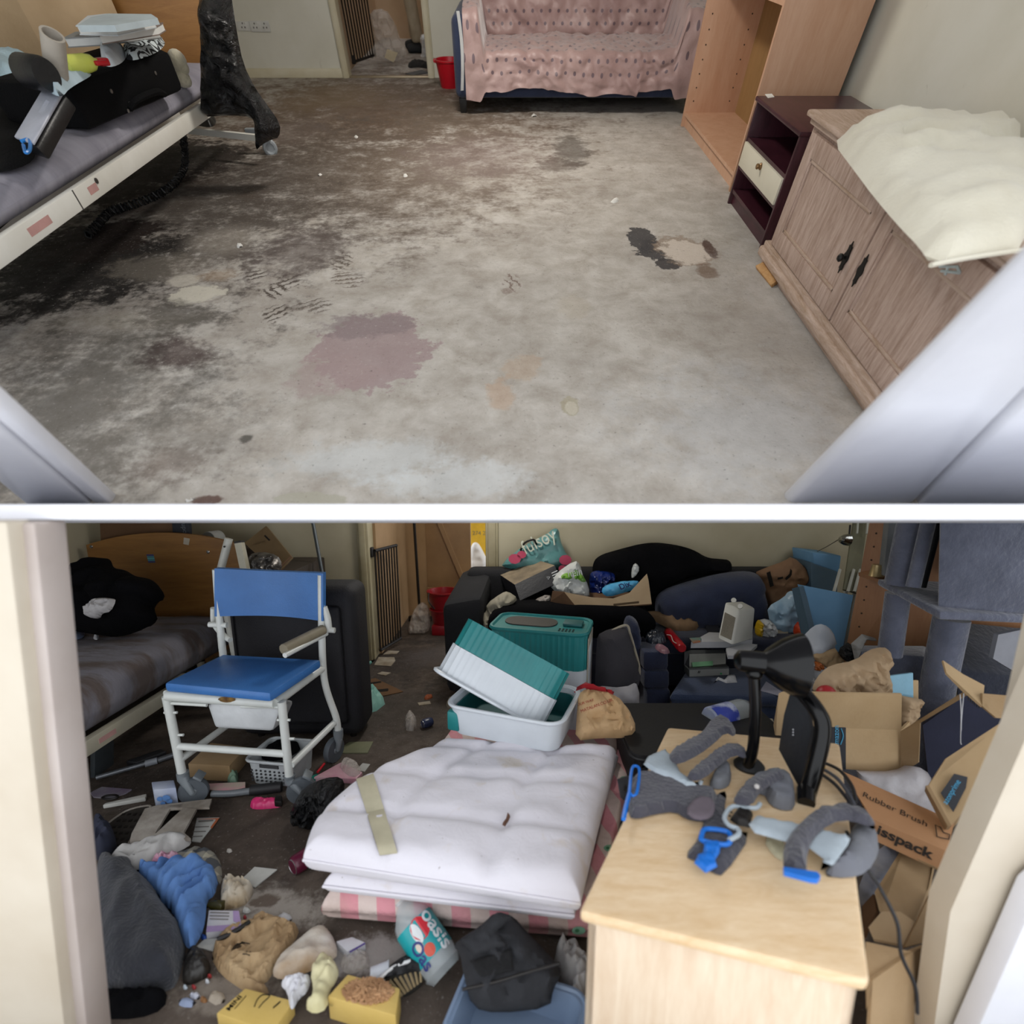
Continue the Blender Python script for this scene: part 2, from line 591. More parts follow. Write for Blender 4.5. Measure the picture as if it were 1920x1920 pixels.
# ================================================================== floors and shells
def stained(name, room, base, base2, stains, grit=1.0, ns=3.0, bump=.35, dirt=None):
    t = NT(name)
    v = t.coord('Object')
    big = t.noise(v, ns * .55, 6, .62, .4)
    mid = t.noise(v, ns * 2.6, 8, .68, .3)
    fine = t.noise(v, ns * 22, 6, .7)
    c = t.mix(t.ramp(mid, (.36, K4(0)), (.66, K4(1))), C(base), C(base2))
    c = t.mix(t.math('MULTIPLY', t.ramp(big, (.42, K4(0)), (.7, K4(1))), .55), c, t.mix(.5, C(base2), (.12, .10, .085, 1)))
    warp = t.noise(v, ns * 1.7, 7, .7)
    warp2 = t.noise(v, ns * 9, 5, .65)
    wsum = t.math('ADD', t.math('MULTIPLY', t.math('SUBTRACT', warp, .5), 4.2), t.math('MULTIPLY', t.math('SUBTRACT', warp2, .5), 2.2))
    for (x, y, rx, ry, colr, k, soft, *tread) in stains:
        cc = room.fl(x, y)
        ax = abs(room.fl(x + rx, y).x - cc.x)
        ay = abs(room.fl(x, y - ry).y - room.fl(x, y + ry).y) / 2
        mp = t.n('ShaderNodeMapping', vector_type='POINT')
        mp.inputs['Location'].default_value = (-cc.x / ax, -cc.y / ay, 0)
        mp.inputs['Scale'].default_value = (1 / ax, 1 / ay, 0)
        t.l(v, mp.inputs[0])
        ln = t.n('ShaderNodeVectorMath', operation='LENGTH')
        t.l(mp.outputs[0], ln.inputs[0])
        d = t.math('MULTIPLY_ADD', wsum, .42 + .35 * soft, ln.outputs['Value'])
        mr = t.n('ShaderNodeMapRange', interpolation_type='SMOOTHSTEP')
        t.l(d, mr.inputs[0])
        mr.inputs[1].default_value = 1 + soft * .5
        mr.inputs[2].default_value = 1 - max(.06, soft * .8)
        mr.inputs[3].default_value = 0
        mr.inputs[4].default_value = k
        fac = mr.outputs[0]
        if tread:      # shoe print: ribs across the patch
            sx_ = t.n('ShaderNodeSeparateXYZ')
            t.l(v, sx_.inputs[0])
            an = math.radians(tread[0])
            ph = t.math('ADD', t.math('MULTIPLY', sx_.outputs[0], math.cos(an)), t.math('MULTIPLY', sx_.outputs[1], math.sin(an)))
            ph = t.math('MULTIPLY_ADD', ph, 150, t.math('MULTIPLY', wsum, 5.0))
            fac = t.math('MULTIPLY', fac, t.ramp(t.math('SINE', ph), (.35, K4(0)), (.6, K4(1))))
        c = t.mix(fac, c, C(colr))
    # pale and dark grit
    c = t.mix(t.math('MULTIPLY', t.ramp(fine, (.60, K4(0)), (.74, K4(1))), .5 * grit), c, C('cfcbc4'))
    c = t.mix(t.math('MULTIPLY', t.ramp(fine, (.26, K4(1)), (.40, K4(0))), .55 * grit), c, C('3a332c'))
    t.l(c, t.b.inputs['Base Color'])
    t.l(t.ramp(mid, (.3, K4(.55)), (.7, K4(.85))), t.b.inputs['Roughness'])
    t.b.inputs['Specular IOR Level'].default_value = .35
    t.bump(t.math('ADD', fine, t.math('MULTIPLY', mid, 1.5)), bump, .01)
    return t.m
def wallmat(name, c, c2, marks=.5):
    t = NT(name)
    v = t.coord('Object')
    f = t.ramp(t.noise(v, 1.3, 6, .6), (.4, K4(0)), (.75, K4(1)))
    cc = t.mix(f, C(c), C(c2))
    sp = t.ramp(t.noise(v, 7, 4, .6, .5), (.68, K4(0)), (.8, K4(1)))
    cc = t.mix(t.math('MULTIPLY', sp, marks), cc, C('7d745f'))
    t.l(cc, t.b.inputs['Base Color'])
    t.b.inputs['Roughness'].default_value = .8
    t.bump(t.noise(v, 90, 3), .08, .005)
    return t.m
UPVC = mat('white_upvc', 'e3e4ea', .35, 'd8d9e0', 3, .02, 200)
CREAM = mat('cream_gloss_paint', 'd9d3bd', .45, 'c8bfa2', 3, .04, 80)
WA = wallmat('cream_wall_paint', 'd8d6ca', 'cbc8b8')
WB = wallmat('cream_wall_paint_grimy', 'bdb49a', 'a99e82', .3)
CEIL = mat('ceiling_white', 'dcdad2', .85)
# ------------------------------------------------ cleared room (upper)
use(RA)
NE = R.fl(960, 945).y
YB, XL, XR = 7.55, -3.6, 1.98
ZC = 2.3
XD0, XD1 = R.dp(655, 140, YB).x, R.dp(803, 140, YB).x
stain_shade_A = [
    (700, 205, 340, 90, '5e4630', .88, .9), (560, 330, 300, 120, '4a4038', .75, .9), (800, 330, 260, 80, '67584a', .55, 1),
    (350, 380, 260, 110, '3f3731', .75, .9), (200, 560, 230, 130, '58504a', .55, 1), (140, 760, 230, 190, '4c4842', .72, 1),  # left patches: grime, with jamb and wall shade put into the colour
    (330, 300, 120, 40, '2a211c', .9, .25), (140, 500, 200, 85, '14100f', .95, .4), (190, 450, 90, 45, '241a16', .95, .12), (240, 330, 90, 60, '221a17', .9, .25),
    (700, 655, 105, 72, '988384', .8, .12), (620, 700, 80, 40, 'a08c8a', .5, .4), (690, 610, 90, 22, '7d7072', .6, .3),
    (335, 660, 60, 30, '4a3a38', .7, .6), (290, 665, 35, 18, '3f3632', .6, .6), (462, 822, 14, 10, '4a4742', .9, .5), (320, 865, 70, 35, '705e55', .5, .7),
    (1070, 280, 32, 34, '57514a', .7, .6), (1050, 310, 50, 14, '554a42', .5, .6), (900, 290, 120, 40, '8a7b78', .4, 1), (1000, 130, 300, 60, '4a4a48', .35, 1),
    (1205, 452, 26, 24, '3d3b3c', .95, .08), (1225, 472, 26, 20, '3d3b3c', .95, .08), (1250, 495, 26, 12, '3a3738', .95, .08),
    (1285, 470, 52, 28, '8d7b6a', .7, .15), (1285, 472, 44, 22, 'c9beb2', .95, .15), (1330, 465, 10, 16, '4c352c', .9, .25), (1325, 508, 20, 14, '6d5643', .75, .4),
    (985, 690, 34, 26, 'b09880', .45, .3), (940, 740, 26, 30, 'b5977c', .5, .35), (1070, 762, 17, 18, '9d9478', .6, .2), (1072, 764, 12, 13, 'bdb6a6', .8, .2), (1075, 575, 28, 26, 'b3aa9c', .5, .3),
    (960, 528, 15, 18, '75635a', .9, .35, 20), (950, 545, 10, 6, '7c6a60', .5, .3),
    (643, 492, 20, 20, '5d5248', .9, .35, 60), (640, 520, 24, 12, '675a4f', .85, .35, 100), (662, 530, 20, 12, '675a4f', .7, .35, 100),
    (480, 515, 24, 11, '453a33', .9, .35, 130), (540, 530, 26, 14, '4a3f38', .9, .35, 130), (515, 545, 26, 16, '43382f', .9, .35, 40), (510, 588, 26, 18, '43382f', .9, .4, 130), (592, 572, 34, 14, '5a5048', .8, .4, 130),
    (370, 552, 45, 18, 'c4beb0', .9, .15), (345, 525, 30, 12, 'bdb6aa', .8, .25), (410, 515, 40, 12, '8d755a', .5, .5),
    (300, 500, 90, 25, '857d72', .5, .6), (230, 600, 120, 20, '948d80', .4, .7), (420, 450, 60, 25, '8d857b', .6, .6), (560, 470, 90, 50, '574c49', .6, .7), (330, 590, 90, 25, '4a453f', .6, .6),
    (700, 860, 150, 40, 'c9cdce', .5, .6), (850, 900, 130, 35, 'd0d4d5', .5, .6), (580, 935, 70, 14, 'a9a596', .8, .12), (390, 938, 30, 10, '5a4038', .9, .3),
    (1500, 560, 100, 120, 'b9b7b5', .4, 1), (1400, 800, 200, 120, 'bdbfc2', .4, 1), (330, 820, 170, 70, '6a645c', .5, 1), (550, 245, 60, 24, '6b5d55', .5, .5), (860, 220, 100, 30, '74675a', .5, .7), (620, 180, 100, 25, '806c52', .5, .6),  # the lower-left grime patch here also has shade in its colour
]
FA = stained('stained_shaded_concrete', RA, 'c3beb7', 'a49c92', stain_shade_A, 1.5, 2.6, .45)
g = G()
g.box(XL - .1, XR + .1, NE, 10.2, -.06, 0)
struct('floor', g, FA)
def wall(name, x0, x1, y0, y1, z0, z1, m): return struct(name, G().box(x0, x1, y0, y1, z0, z1), m)
wall('wall_back', XL, XD0 - .06, YB, YB + .1, 0, ZC, WA)
wall('wall_back_sofa_side', XD1 + .06, XR, YB, YB + .1, 0, ZC, WA)
wall('wall_back_lintel', XD0 - .06, XD1 + .06, YB, YB + .1, 1.95, ZC, WA)
wall('wall_left', XL - .1, XL, NE, YB + .1, 0, ZC, WA)
wall('wall_right', XR, XR + .1, NE, YB + .1, 0, ZC, WA)
wall('ceiling', XL - .1, XR + .1, NE, YB + .1, ZC, ZC + .05, CEIL)
zb = R.up(R.dp(560, 144, YB), 128)
struct('baseboard_back', G().box(XL, XD0 - .07, YB - .018, YB, 0, zb, .004), CREAM)
for x0, x1, nm in ((XD0 - .07, XD0, 1), (XD1, XD1 + .07, 2)):
    struct('trim_%d' % nm, G().box(x0, x1, YB - .03, YB + .12, 0, 1.98, .006).box(x0 + .012, x1 - .012, YB - .042, YB - .03, 0, 1.96, .004), CREAM)
struct('trim_3', G().box(XD0 - .07, XD1 + .07, YB - .03, YB + .12, 1.98, 2.05, .006), CREAM)
struct('trim_4', G().box(XD0, XD1, YB - .02, YB + .06, 0, .012, .003), mat('brass_threshold', 'b5a68c', .35, m=.6))
# out-of-view ceiling lamp, added to brighten the back of the cleared room
cl_ = thing('added_lamp', 'added round white ceiling lamp, out of view, brightening the cleared room', 'lamp', (-.3, 4.6, ZC))
part(cl_, 'rose', G().lathe([(0, ZC), (.07, ZC), (.07, ZC - .03), (0, ZC - .03)], 20, Matrix.Translation((-.3, 4.6, 0))), CEIL)
part(cl_, 'shade', G().lathe([(.10, ZC - .03), (.24, ZC - .06), (.26, ZC - .10), (.255, ZC - .10), (.235, ZC - .065), (.10, ZC - .035)], 28, Matrix.Translation((-.3, 4.6, 0))), CEIL)
ld = bpy.data.lights.new('ceiling_lamp_light', 'AREA')
ld.shape = 'DISK'; ld.size = .46; ld.energy = 26; ld.color = (1, .95, .88)
lo = bpy.data.objects.new('bulb', ld)  # fill light inside the added lamp
col.objects.link(lo)
lo.parent = cl_
lo.location = (0, 0, -.10)
# hallway beyond the door
HW = wallmat('hall_wall_peach', 'c3a88a', 'b09572', .3)
wall('wall_hall_left', XD0 - .17, XD0 - .07, YB + .12, 10.1, 0, ZC, HW)
wall('wall_hall_right', XD1 + .25, XD1 + .35, YB + .1, 10.1, 0, ZC, HW)
wall('wall_hall_end', XD0 - .17, XD1 + .35, 10.1, 10.2, 0, ZC, HW)
struct('ceiling_hall', G().box(XD0 - .17, XD1 + .35, YB + .1, 8.4, ZC, ZC + .05), CEIL)
# patio door frame of the upper opening, standing on the sill
def bar(a0, a1, b0, b1, dep, bev=.006):
    """frame member between two edge lines given by pixel points; dep = depth away from the door"""
    a1, b1 = a0 + (a1 - a0) * 1.03, b0 + (b1 - b0) * 1.03
    q = [Vector(p) for p in (a0, b0, b1, a1)]
    t = [p + Vector((0, dep, 0)) for p in q]
    return G().hexa(q, t, bev)
yN = NE + .02
def P2(x, y, Y=None): return R.dp(x, y, Y if Y else yN)
gj = bar(P2(1470, 948), P2(2100, 338, yN - .45), P2(1712, 948), P2(2100, 565, yN - .45), .05, .02)
jr = struct('door_1', gj, UPVC)
struct('door_leaf', bar(P2(1722, 948, yN - .02), P2(2110, 575, yN - .45), P2(2160, 948, yN - .02), P2(2300, 640, yN - .45), .05, .01), UPVC, jr)
gj = bar(P2(215, 948), P2(-120, 658, yN - .38), P2(180, 948), P2(-120, 690, yN - .38), .04, .008)
jl = struct('door_2', gj, UPVC)
struct('door_leaf', bar(P2(172, 948, yN - .01), P2(-130, 694, yN - .38), P2(50, 948, yN - .01), P2(-130, 800, yN - .38), .04, .008), UPVC, jl)
# ------------------------------------------------ cluttered room (lower)
use(RB)
b0 = RA.m @ Vector((0, NE, 0))
YJ = 0.98
z0, z1 = R.dp(960, 974, YJ).z, R.dp(960, 946, YJ).z
zz0 = b0.z - .062
struct('trim_5', G().hexa([(-2.9, YJ, z0), (2.9, YJ, z0), (2.9, b0.y + .01, zz0), (-2.9, b0.y + .01, zz0)], [(-2.9, YJ, z1), (2.9, YJ, z1), (2.9, b0.y, b0.z - .001), (-2.9, b0.y, b0.z - .001)]), UPVC)
YW, WL, WR = 3.86, -3.05, 2.95
ZB = 2.15
st_B = [
    (480, 1560, 260, 90, '3a3029', .8, .9), (560, 1520, 160, 50, '4a4038', .5, .8), (520, 1700, 90, 40, '9a938b', .85, .6), (680, 1790, 110, 40, 'a9a4a0', .8, .5), (430, 1860, 120, 40, '8d8378', .7, .6),
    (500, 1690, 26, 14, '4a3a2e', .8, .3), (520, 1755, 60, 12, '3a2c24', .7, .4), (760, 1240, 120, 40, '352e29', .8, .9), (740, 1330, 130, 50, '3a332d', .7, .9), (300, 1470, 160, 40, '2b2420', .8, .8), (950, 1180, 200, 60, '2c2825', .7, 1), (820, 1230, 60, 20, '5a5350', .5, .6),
]
FB_ = stained('grimy_brown_floor', RB, '5d5249', '463c34', st_B, .9, 3.2, .35)
struct('floor_cluttered', G().box(WL, WR, .35, 7.2, -.05, 0), FB_)
DX0, DX1 = R.dp(703, 1200, YW).x, R.dp(912, 1150, YW).x
wall('wall_back_bed_side', WL, DX0 - .09, YW, YW + .1, 0, ZB, WB)
wall('wall_back_over_sofa', DX1 + .1, WR, YW, YW + .1, 0, ZB, WB)
wall('wall_back_head', DX0 - .09, DX1 + .1, YW, YW + .1, 1.98, ZB, WB)
sec = [(1.0, 0), (YW + .1, 0), (YW + .1, ZB), (2.6, ZB), (1.62, 1.26), (1.0, 1.34)]     # side walls stop under the sloping floor above
for nm, x in (('wall_left_bed_side', WL - .1), ('wall_right_bookcase_side', WR)):
    struct(nm, G().prism(sec, 0, .1, Matrix(((0, 0, 1, x), (1, 0, 0, 0), (0, 1, 0, 0), (0, 0, 0, 1)))), WB)
struct('ceiling_cluttered', G().box(WL - .1, WR + .1, 2.75, YW + .1, ZB, ZB + .05), CEIL)
cb_l = thing('added_lamp', 'added small white ceiling lamp, out of view, brightening the cluttered room', 'lamp', (-.2, 3.3, ZB))  # lamp added out of view to lift the dark back of this room
part(cb_l, 'shade', G().lathe([(.08, ZB), (.16, ZB - .03), (.17, ZB - .07), (.165, ZB - .07), (.15, ZB - .035), (.08, ZB - .005)], 24, Matrix.Translation((-.2, 3.3, 0))), CEIL)
ld = bpy.data.lights.new('added_lamp_light_b', 'AREA')
ld.shape = 'DISK'; ld.size = .3; ld.energy = 7; ld.color = (1, .96, .9)
lo = bpy.data.objects.new('bulb', ld)  # unseen fill light of the second added lamp
col.objects.link(lo)
lo.parent = cb_l
lo.location = (0, 0, -.07)
for x0, x1, n in ((DX0 - .09, DX0, 6), (DX1, DX1 + .1, 7)):
    struct('trim_%d' % n, G().box(x0, x1, YW - .025, YW + .12, 0, 1.98, .006).box(x0 + .02, x1 - .02, YW - .04, YW - .025, 0, 1.96, .005), mat('cream_gloss_grimy', 'b3a98a', .45, '9c9070', 3, .04, 80))
HB_ = wallmat('hall_wall_brown', 'a98a66', '8f7350', .3)
wall('wall_hall_gate_side', DX0 - .05, DX0 + .02, YW + .12, 5.1, 0, ZB, HB_)
HY = 5.1
hx = R.dp(802, 1100, HY).x
hx1, hx2 = R.dp(883, 1050, HY).x, R.dp(925, 1050, HY).x
wall('wall_hall_far', DX0 - .05, hx, HY, HY + .08, 0, ZB, HB_)
wall('wall_hall_far_right', hx2, hx2 + .8, HY, HY + .08, 0, ZB, HB_)
# braced hall door, standing ajar in the far opening
hd = thing('hall_door', 'brown boarded hall door with a diagonal brace, standing ajar beyond the baby gate', 'door', (hx + .1, HY, 0))
dm = mat('hall_door_paint', '9a7a55', .55, '866848', 3)
part(hd, 'door_panel', G().box(hx, hx1, HY - .01, HY + .04, 0.01, 1.98, .004), dm)
q0, q1 = R.dp(822, 975, HY - .03), R.dp(872, 1095, HY - .03)
part(hd, 'brace', G().tube([q0 + (q0 - q1) * 1.2, q1], .03, 4), dm)
part(hd, 'rail', G().box(hx, hx1, HY - .035, HY - .01, R.dp(850, 1118, HY).z, R.dp(850, 1100, HY).z, .004), dm)
# what shows through the gap: yard with a yellow skip banner
ban = thing('yellow_banner', 'bright yellow printed banner outdoors, seen through the gap of the hall door', 'banner', (hx1 + .05, 6.6, .5))
part(ban, 'sheet', G().box(hx1 - .2, hx2 + .45, 6.6, 6.62, 0, 1.9), mat('banner_yellow', 'f0c53a', .5))
YT = ('y', 6.6)
txt(ban, '274 2', (886, 1003), (910, 1003), YT, mat('banner_ink', '8a866c', .6), lift=.004)
snow = blobT('white_sack', 'white builder sack on the ground outdoors below the yellow banner', 'sack', mat('white_sack', 'f0f0ee', .7), [(880, 1050), (884, 1018), (896, 1016), (906, 1034), (914, 1050), (914, 1115), (880, 1115)], ('y', 6.3), .1)
# jambs of the lower opening
def jamb(name, pts, m, Y0, Y1):
    q = [R.dp(x, y, Y0) for x, y in pts]
    return G().hexa(q, [p - Vector((0, Y1 - Y0, 0)) for p in q], .006)
JM = mat('jamb_cream_upvc', 'c9bfae', .4, 'bdb19e', 3, .02, 200)
JG = mat('jamb_inner_grey', 'b9aea8', .4, 'aea29b', 4, .02, 200)
j3 = struct('door_3', jamb('', [(125, 974), (212, 1935), (60, 1935), (20, 974)], JG, YJ + .03, YJ + .10), JG)
struct('door_leaf', jamb('', [(60, 974), (160, 1935), (-70, 1935), (-110, 974)], JM, YJ - .02, YJ + .03), JM, j3)
struct('seal_strip', jamb('', [(104, 974), (186, 1935), (178, 1935), (96, 974)], JG, YJ + .02, YJ + .03), mat('seal_ochre', 'c9ae8a', .6), j3)
pj = [(1990, 1080), (1742, 1670), (1708, 1935), (1860, 1935), (2010, 1500)]
q = [R.dp(x, y, YJ + .05) for x, y in pj]
k = len(q)
g4 = G().add(q + [p - Vector((0, .06, 0)) for p in q], [list(range(k)), list(range(k, 2 * k))[::-1]] + [[i, (i + 1) % k, k + (i + 1) % k, k + i] for i in range(k)])
j4 = struct('door_4', g4, JM)
struct('door_leaf', jamb('', [(1905, 1640), (1778, 1935), (2060, 1935), (2060, 1500)], UPVC, YJ - .02, YJ + .03), UPVC, j4)
struct('jamb_post', G().box(R.dp(1905, 1400, YJ).x + .06, R.dp(1905, 1400, YJ).x + .3, YJ + .02, YJ + .1, 0, z0, .004), JM, j4)
# ================================================================== cleared room: furniture
use(RA)
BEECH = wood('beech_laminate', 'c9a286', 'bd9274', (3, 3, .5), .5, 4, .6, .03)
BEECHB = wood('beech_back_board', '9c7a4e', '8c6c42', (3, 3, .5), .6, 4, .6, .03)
MAHO = wood('mahogany_foil', '45202a', '2e1019', (12, 2, 2), .35, 3, 1.0, .04)
LIME = wood('limed_oak', 'c4ada0', '9c8272', (9, 9, 1.2), .6, 4, 1.6, .25)
LIMEH = wood('limed_oak_level', 'c6b0a2', 'a0866f', (9, 1.2, 9), .6, 4, 1.4, .25)
BLACKM = mat('black_iron', '1d1b1a', .5, m=.5)
# tall bookcase
bx0, bx1, by0, by1 = 1.45, 1.93, 4.0, 5.62
bk = thing('bookcase', 'tall open beech bookcase with peg holes beside the mahogany cabinet', 'bookcase', (1.7, 4.8, 0))
part(bk, 'side_panel', G().box(bx0, bx1, by0, by0 + .025, 0, 1.9, .002), BEECH)
part(bk, 'side_panel', G().box(bx0, bx1, by1 - .025, by1, 0, 1.9, .002), BEECH)
part(bk, 'back_panel', G().box(bx1 - .05, bx1 - .04, by0 + .025, by1 - .025, .05, 1.9), BEECHB)
part(bk, 'base_board', G().box(bx0 + .012, bx1 - .05, by0 + .025, by1 - .025, .07, .09), BEECH)
part(bk, 'plinth', G().box(bx0 + .03, bx0 + .045, by0 + .025, by1 - .025, 0, .07), BEECH)
for z in (.80, 1.3): part(bk, 'shelf', G().box(bx0 + .05, bx1 - .05, by0 + .025, by1 - .025, z, z + .02), BEECH)
for i in range(7):
    for x in (bx0 + .06, bx1 - .12):
        part(bk, 'peg_hole', G().lathe([(.005, 0), (.005, .002)], 8, Matrix.Translation((x, by1 - .025, .16 + i * .08)) @ Matrix.Rotation(math.pi / 2, 4, 'X')), mat('hole_dark', '3a2a1e', .9))
# mahogany bedside cabinet
mx0, mx1, my0, my1 = 1.385, 1.9, 3.09, 3.80
mh = R.up((mx0, my1, 0), 180)
mc = thing('bedside_cabinet', 'dark red mahogany bedside cabinet with one cream drawer between open shelves', 'cabinet', (1.64, 3.45, 0))
part(mc, 'side_panel', G().box(mx0, mx1, my0, my0 + .018, 0, mh - .02, .002), MAHO)
part(mc, 'side_panel', G().box(mx0, mx1, my1 - .018, my1, 0, mh - .02, .002), MAHO)
part(mc, 'top', G().box(mx0 - .012, mx1 + .01, my0 - .01, my1 + .01, mh - .02, mh, .006), MAHO)
part(mc, 'back_panel', G().box(mx1 - .03, mx1 - .02, my0 + .018, my1 - .018, 0, mh - .02), MAHO)
part(mc, 'base_board', G().box(mx0 + .005, mx1 - .03, my0 + .018, my1 - .018, .06, .078), MAHO)
part(mc, 'plinth', G().box(mx0 + .02, mx0 + .035, my0 + .018, my1 - .018, 0, .06), MAHO)
zd1, zd0 = R.up((mx0, my1, 0), 262), R.up((mx0, my1, 0), 308)
part(mc, 'shelf', G().box(mx0 + .004, mx1 - .03, my0 + .018, my1 - .018, zd1, zd1 + .016), MAHO)
part(mc, 'shelf', G().box(mx0 + .004, mx1 - .03, my0 + .018, my1 - .018, zd0 - .016, zd0), MAHO)
dr = part(mc, 'drawer', G().box(mx0 - .008, mx1 - .08, my0 + .022, my1 - .022, zd0 + .002, zd1 - .002, .002), mat('cream_foil', 'd6d0bd', .5, 'cbc4ae', 2), 'cream drawer front')
kx = R.xp(1427, 312, mx0 - .008)
part(dr, 'knob', G().lathe([(.0, 0), (.016, .001), (.016, .006), (.01, .012), (.014, .02), (.01, .027), (0, .028)], 14, frame3(kx, (0, 1, 0), (-1, 0, 0))), mat('knob_brown_brass', '6a4a35', .3, '8a6c42', m=.5), 'brown knob on a brass ring')
polyT('paper_tag', 'small white paper tag on the mahogany cabinet top', 'tag', mat('paper_white', 'e6e4dd', .8), [(1434, 177), (1447, 176), (1452, 182), (1440, 184)], ('z', mh), .001)
# limed oak cabinet
cx0, cx1, cy0, cy1 = 1.335, 1.9, 1.22, 2.93
ch = R.up((cx0, cy1, 0), 207)
lc = thing('sideboard', 'limed oak two door cabinet against the wall under a cream pillow', 'cabinet', (1.62, 2.1, 0))
part(lc, 'body', G().box(cx0 + .022, cx1, cy0, cy1, .07, ch - .045, .003), LIME)
part(lc, 'top', G().box(cx0 - .02, cx1 + .02, cy0 - .03, cy1 + .03, ch - .022, ch, .008).box(cx0, cx1, cy0 - .012, cy1 + .012, ch - .045, ch - .022, .007), LIMEH)
part(lc, 'plinth', G().box(cx0 - .022, cx1, cy0 - .02, cy1 + .02, .028, .075, .014, seg=3).box(cx0 - .008, cx1, cy0 - .006, cy1 + .006, .07, .10, .006).box(cx0 + .01, cx1, cy0, cy1, 0, .03), LIMEH)
ys = R.xp(1549, 610, cx0).y
for a, b in ((ys + .006, cy1 - .05), (cy0 + .05, ys - .006)):
    z0d, z1d = .105, ch - .06
    fw = .075
    d = part(lc, 'door', G().box(cx0 + .002, cx0 + .022, a, a + fw, z0d, z1d, .002).box(cx0 + .002, cx0 + .022, b - fw, b, z0d, z1d, .002).box(cx0 + .002, cx0 + .022, a + fw, b - fw, z0d, z0d + fw, .002).box(cx0 + .002, cx0 + .022, a + fw, b - fw, z1d - fw, z1d, .002), LIME)
    part(d, 'panel', G().box(cx0 + .012, cx0 + .018, a + fw, b - fw, z0d + fw, z1d - fw), LIME)
    for u0, u1, w0, w1 in ((a + fw, b - fw, z0d + fw, z0d + fw + .014), (a + fw, b - fw, z1d - fw - .014, z1d - fw)): part(d, 'bead', G().box(cx0 + .005, cx0 + .014, u0, u1, w0, w1, .004), LIMEH)
    for u0, u1 in ((a + fw, a + fw + .014), (b - fw - .014, b - fw)): part(d, 'bead', G().box(cx0 + .005, cx0 + .014, u0, u1, z0d + fw, z1d - fw, .004), LIME)
    px = (1586, 483) if a > ys else (1613, 508)
    e0 = R.xp(*px, cx0)
    fr = frame3(e0, (0, 1, 0), (-1, 0, 0))
    es = part(d, 'escutcheon', G().prism([(math.cos(t) * .017 * (1 + .25 * math.cos(6 * t)), math.sin(t) * .05 * (1 + .15 * math.cos(8 * t))) for t in [2 * math.pi * i / 32 for i in range(32)]], -.001, .003, fr), BLACKM, 'black iron escutcheon')
    if a > ys: part(es, 'knob', G().lathe([(0, 0), (.006, .001), (.006, .012), (.014, .018), (.015, .025), (.009, .032), (0, .033)], 14, fr), BLACKM)
PILW = mat('cream_cotton', 'dcd7c6', .85, 'cfc8b4', 3, .3, 90, sheen=.3)
pil = thing('pillow', 'flat cream pillow with crumpled edges lying on the limed cabinet', 'pillow', (1.7, 2.1, ch))
part(pil, 'cover', blob([(1562, 268), (1590, 250), (1640, 244), (1760, 247), (1900, 252), (1935, 330), (1930, 462), (1850, 478), (1745, 497), (1722, 462), (1690, 430), (1640, 372), (1600, 318)], ('z', ch + .004), .085, w=.14, wr=.22, res=34, back=.02, sm=1, crease=.24, fr=6, ani=15), PILW, ang=.8)
part(pil, 'hem', G().tube(smoothpath([R.fl(x, y, ch + .012) for x, y in ((1745, 497), (1800, 486), (1850, 478), (1920, 468))], 5), .006, 6), PILW)
CLIP = mat('pale_plastic', 'b9c6c6', .4)
cl = thing('plastic_clip', 'small pale grey plastic clip sticking out under the pillow corner', 'clip', R.xp(1780, 505, cx0 - .02))
for a, b in (((1762, 500), (1795, 500)), ((1765, 508), (1800, 512)), ((1795, 500), (1800, 512)), ((1778, 500), (1772, 516))): part(cl, 'bar', G().tube([R.xp(*a, cx0), R.xp(*b, cx0)], .004, 6), CLIP)
one('wooden_wedge', 'small bare pine wedge pushed under the limed cabinet plinth', 'wedge', G().hexa([R.fl(1418, 505), R.fl(1447, 540), R.fl(1462, 530), R.fl(1436, 497)], [R.fl(1416, 498, .012), R.fl(1446, 534, .012), R.fl(1462, 522, .03), R.fl(1436, 488, .03)], .003), wood('pine_raw', 'c39a66', 'a87a48', (8, 8, 8), .7))
# ------------------------------------------------ sofa under a throw
NAVY = mat('navy_weave', '2b3550', .9, '222a42', 5, .4, 160, sheen=.2)
sx0, sx1, sy0, sy1 = -.50, 1.66, 6.02, 7.05
so = thing('sofa', 'navy fabric sofa with black feet under a dusty pink throw', 'sofa', (.6, 6.5, 0))
part(so, 'base', G().box(sx0 + .03, sx1 - .03, sy0 + .02, sy1, .1, .24, .02), NAVY)
for a, b in ((sx0, sx0 + .2), (sx1 - .2, sx1)): part(so, 'armrest', G().box(a, b, sy0 - .02, sy1, .1, .6, .05, seg=4), NAVY)
part(so, 'seat_cushion', G().box(sx0 + .2, sx1 - .2, sy0 + .0, sy1 - .25, .24, .35, .04, seg=3), NAVY)
part(so, 'backrest', G().box(sx0 + .15, sx1 - .15, sy1 - .27, sy1, .24, .85, .07, seg=3), NAVY)
for x in (sx0 + .06, sx1 - .06):
    for y in (sy0 + .05, sy1 - .06): part(so, 'foot', G().hexa([(x - .025, y - .025, 0), (x + .025, y - .025, 0), (x + .025, y + .025, 0), (x - .025, y + .025, 0)], [(x - .035, y - .035, .1), (x + .035, y - .035, .1), (x + .035, y + .035, .1), (x - .035, y + .035, .1)], .003), mat('black_foot', '121110', .5))
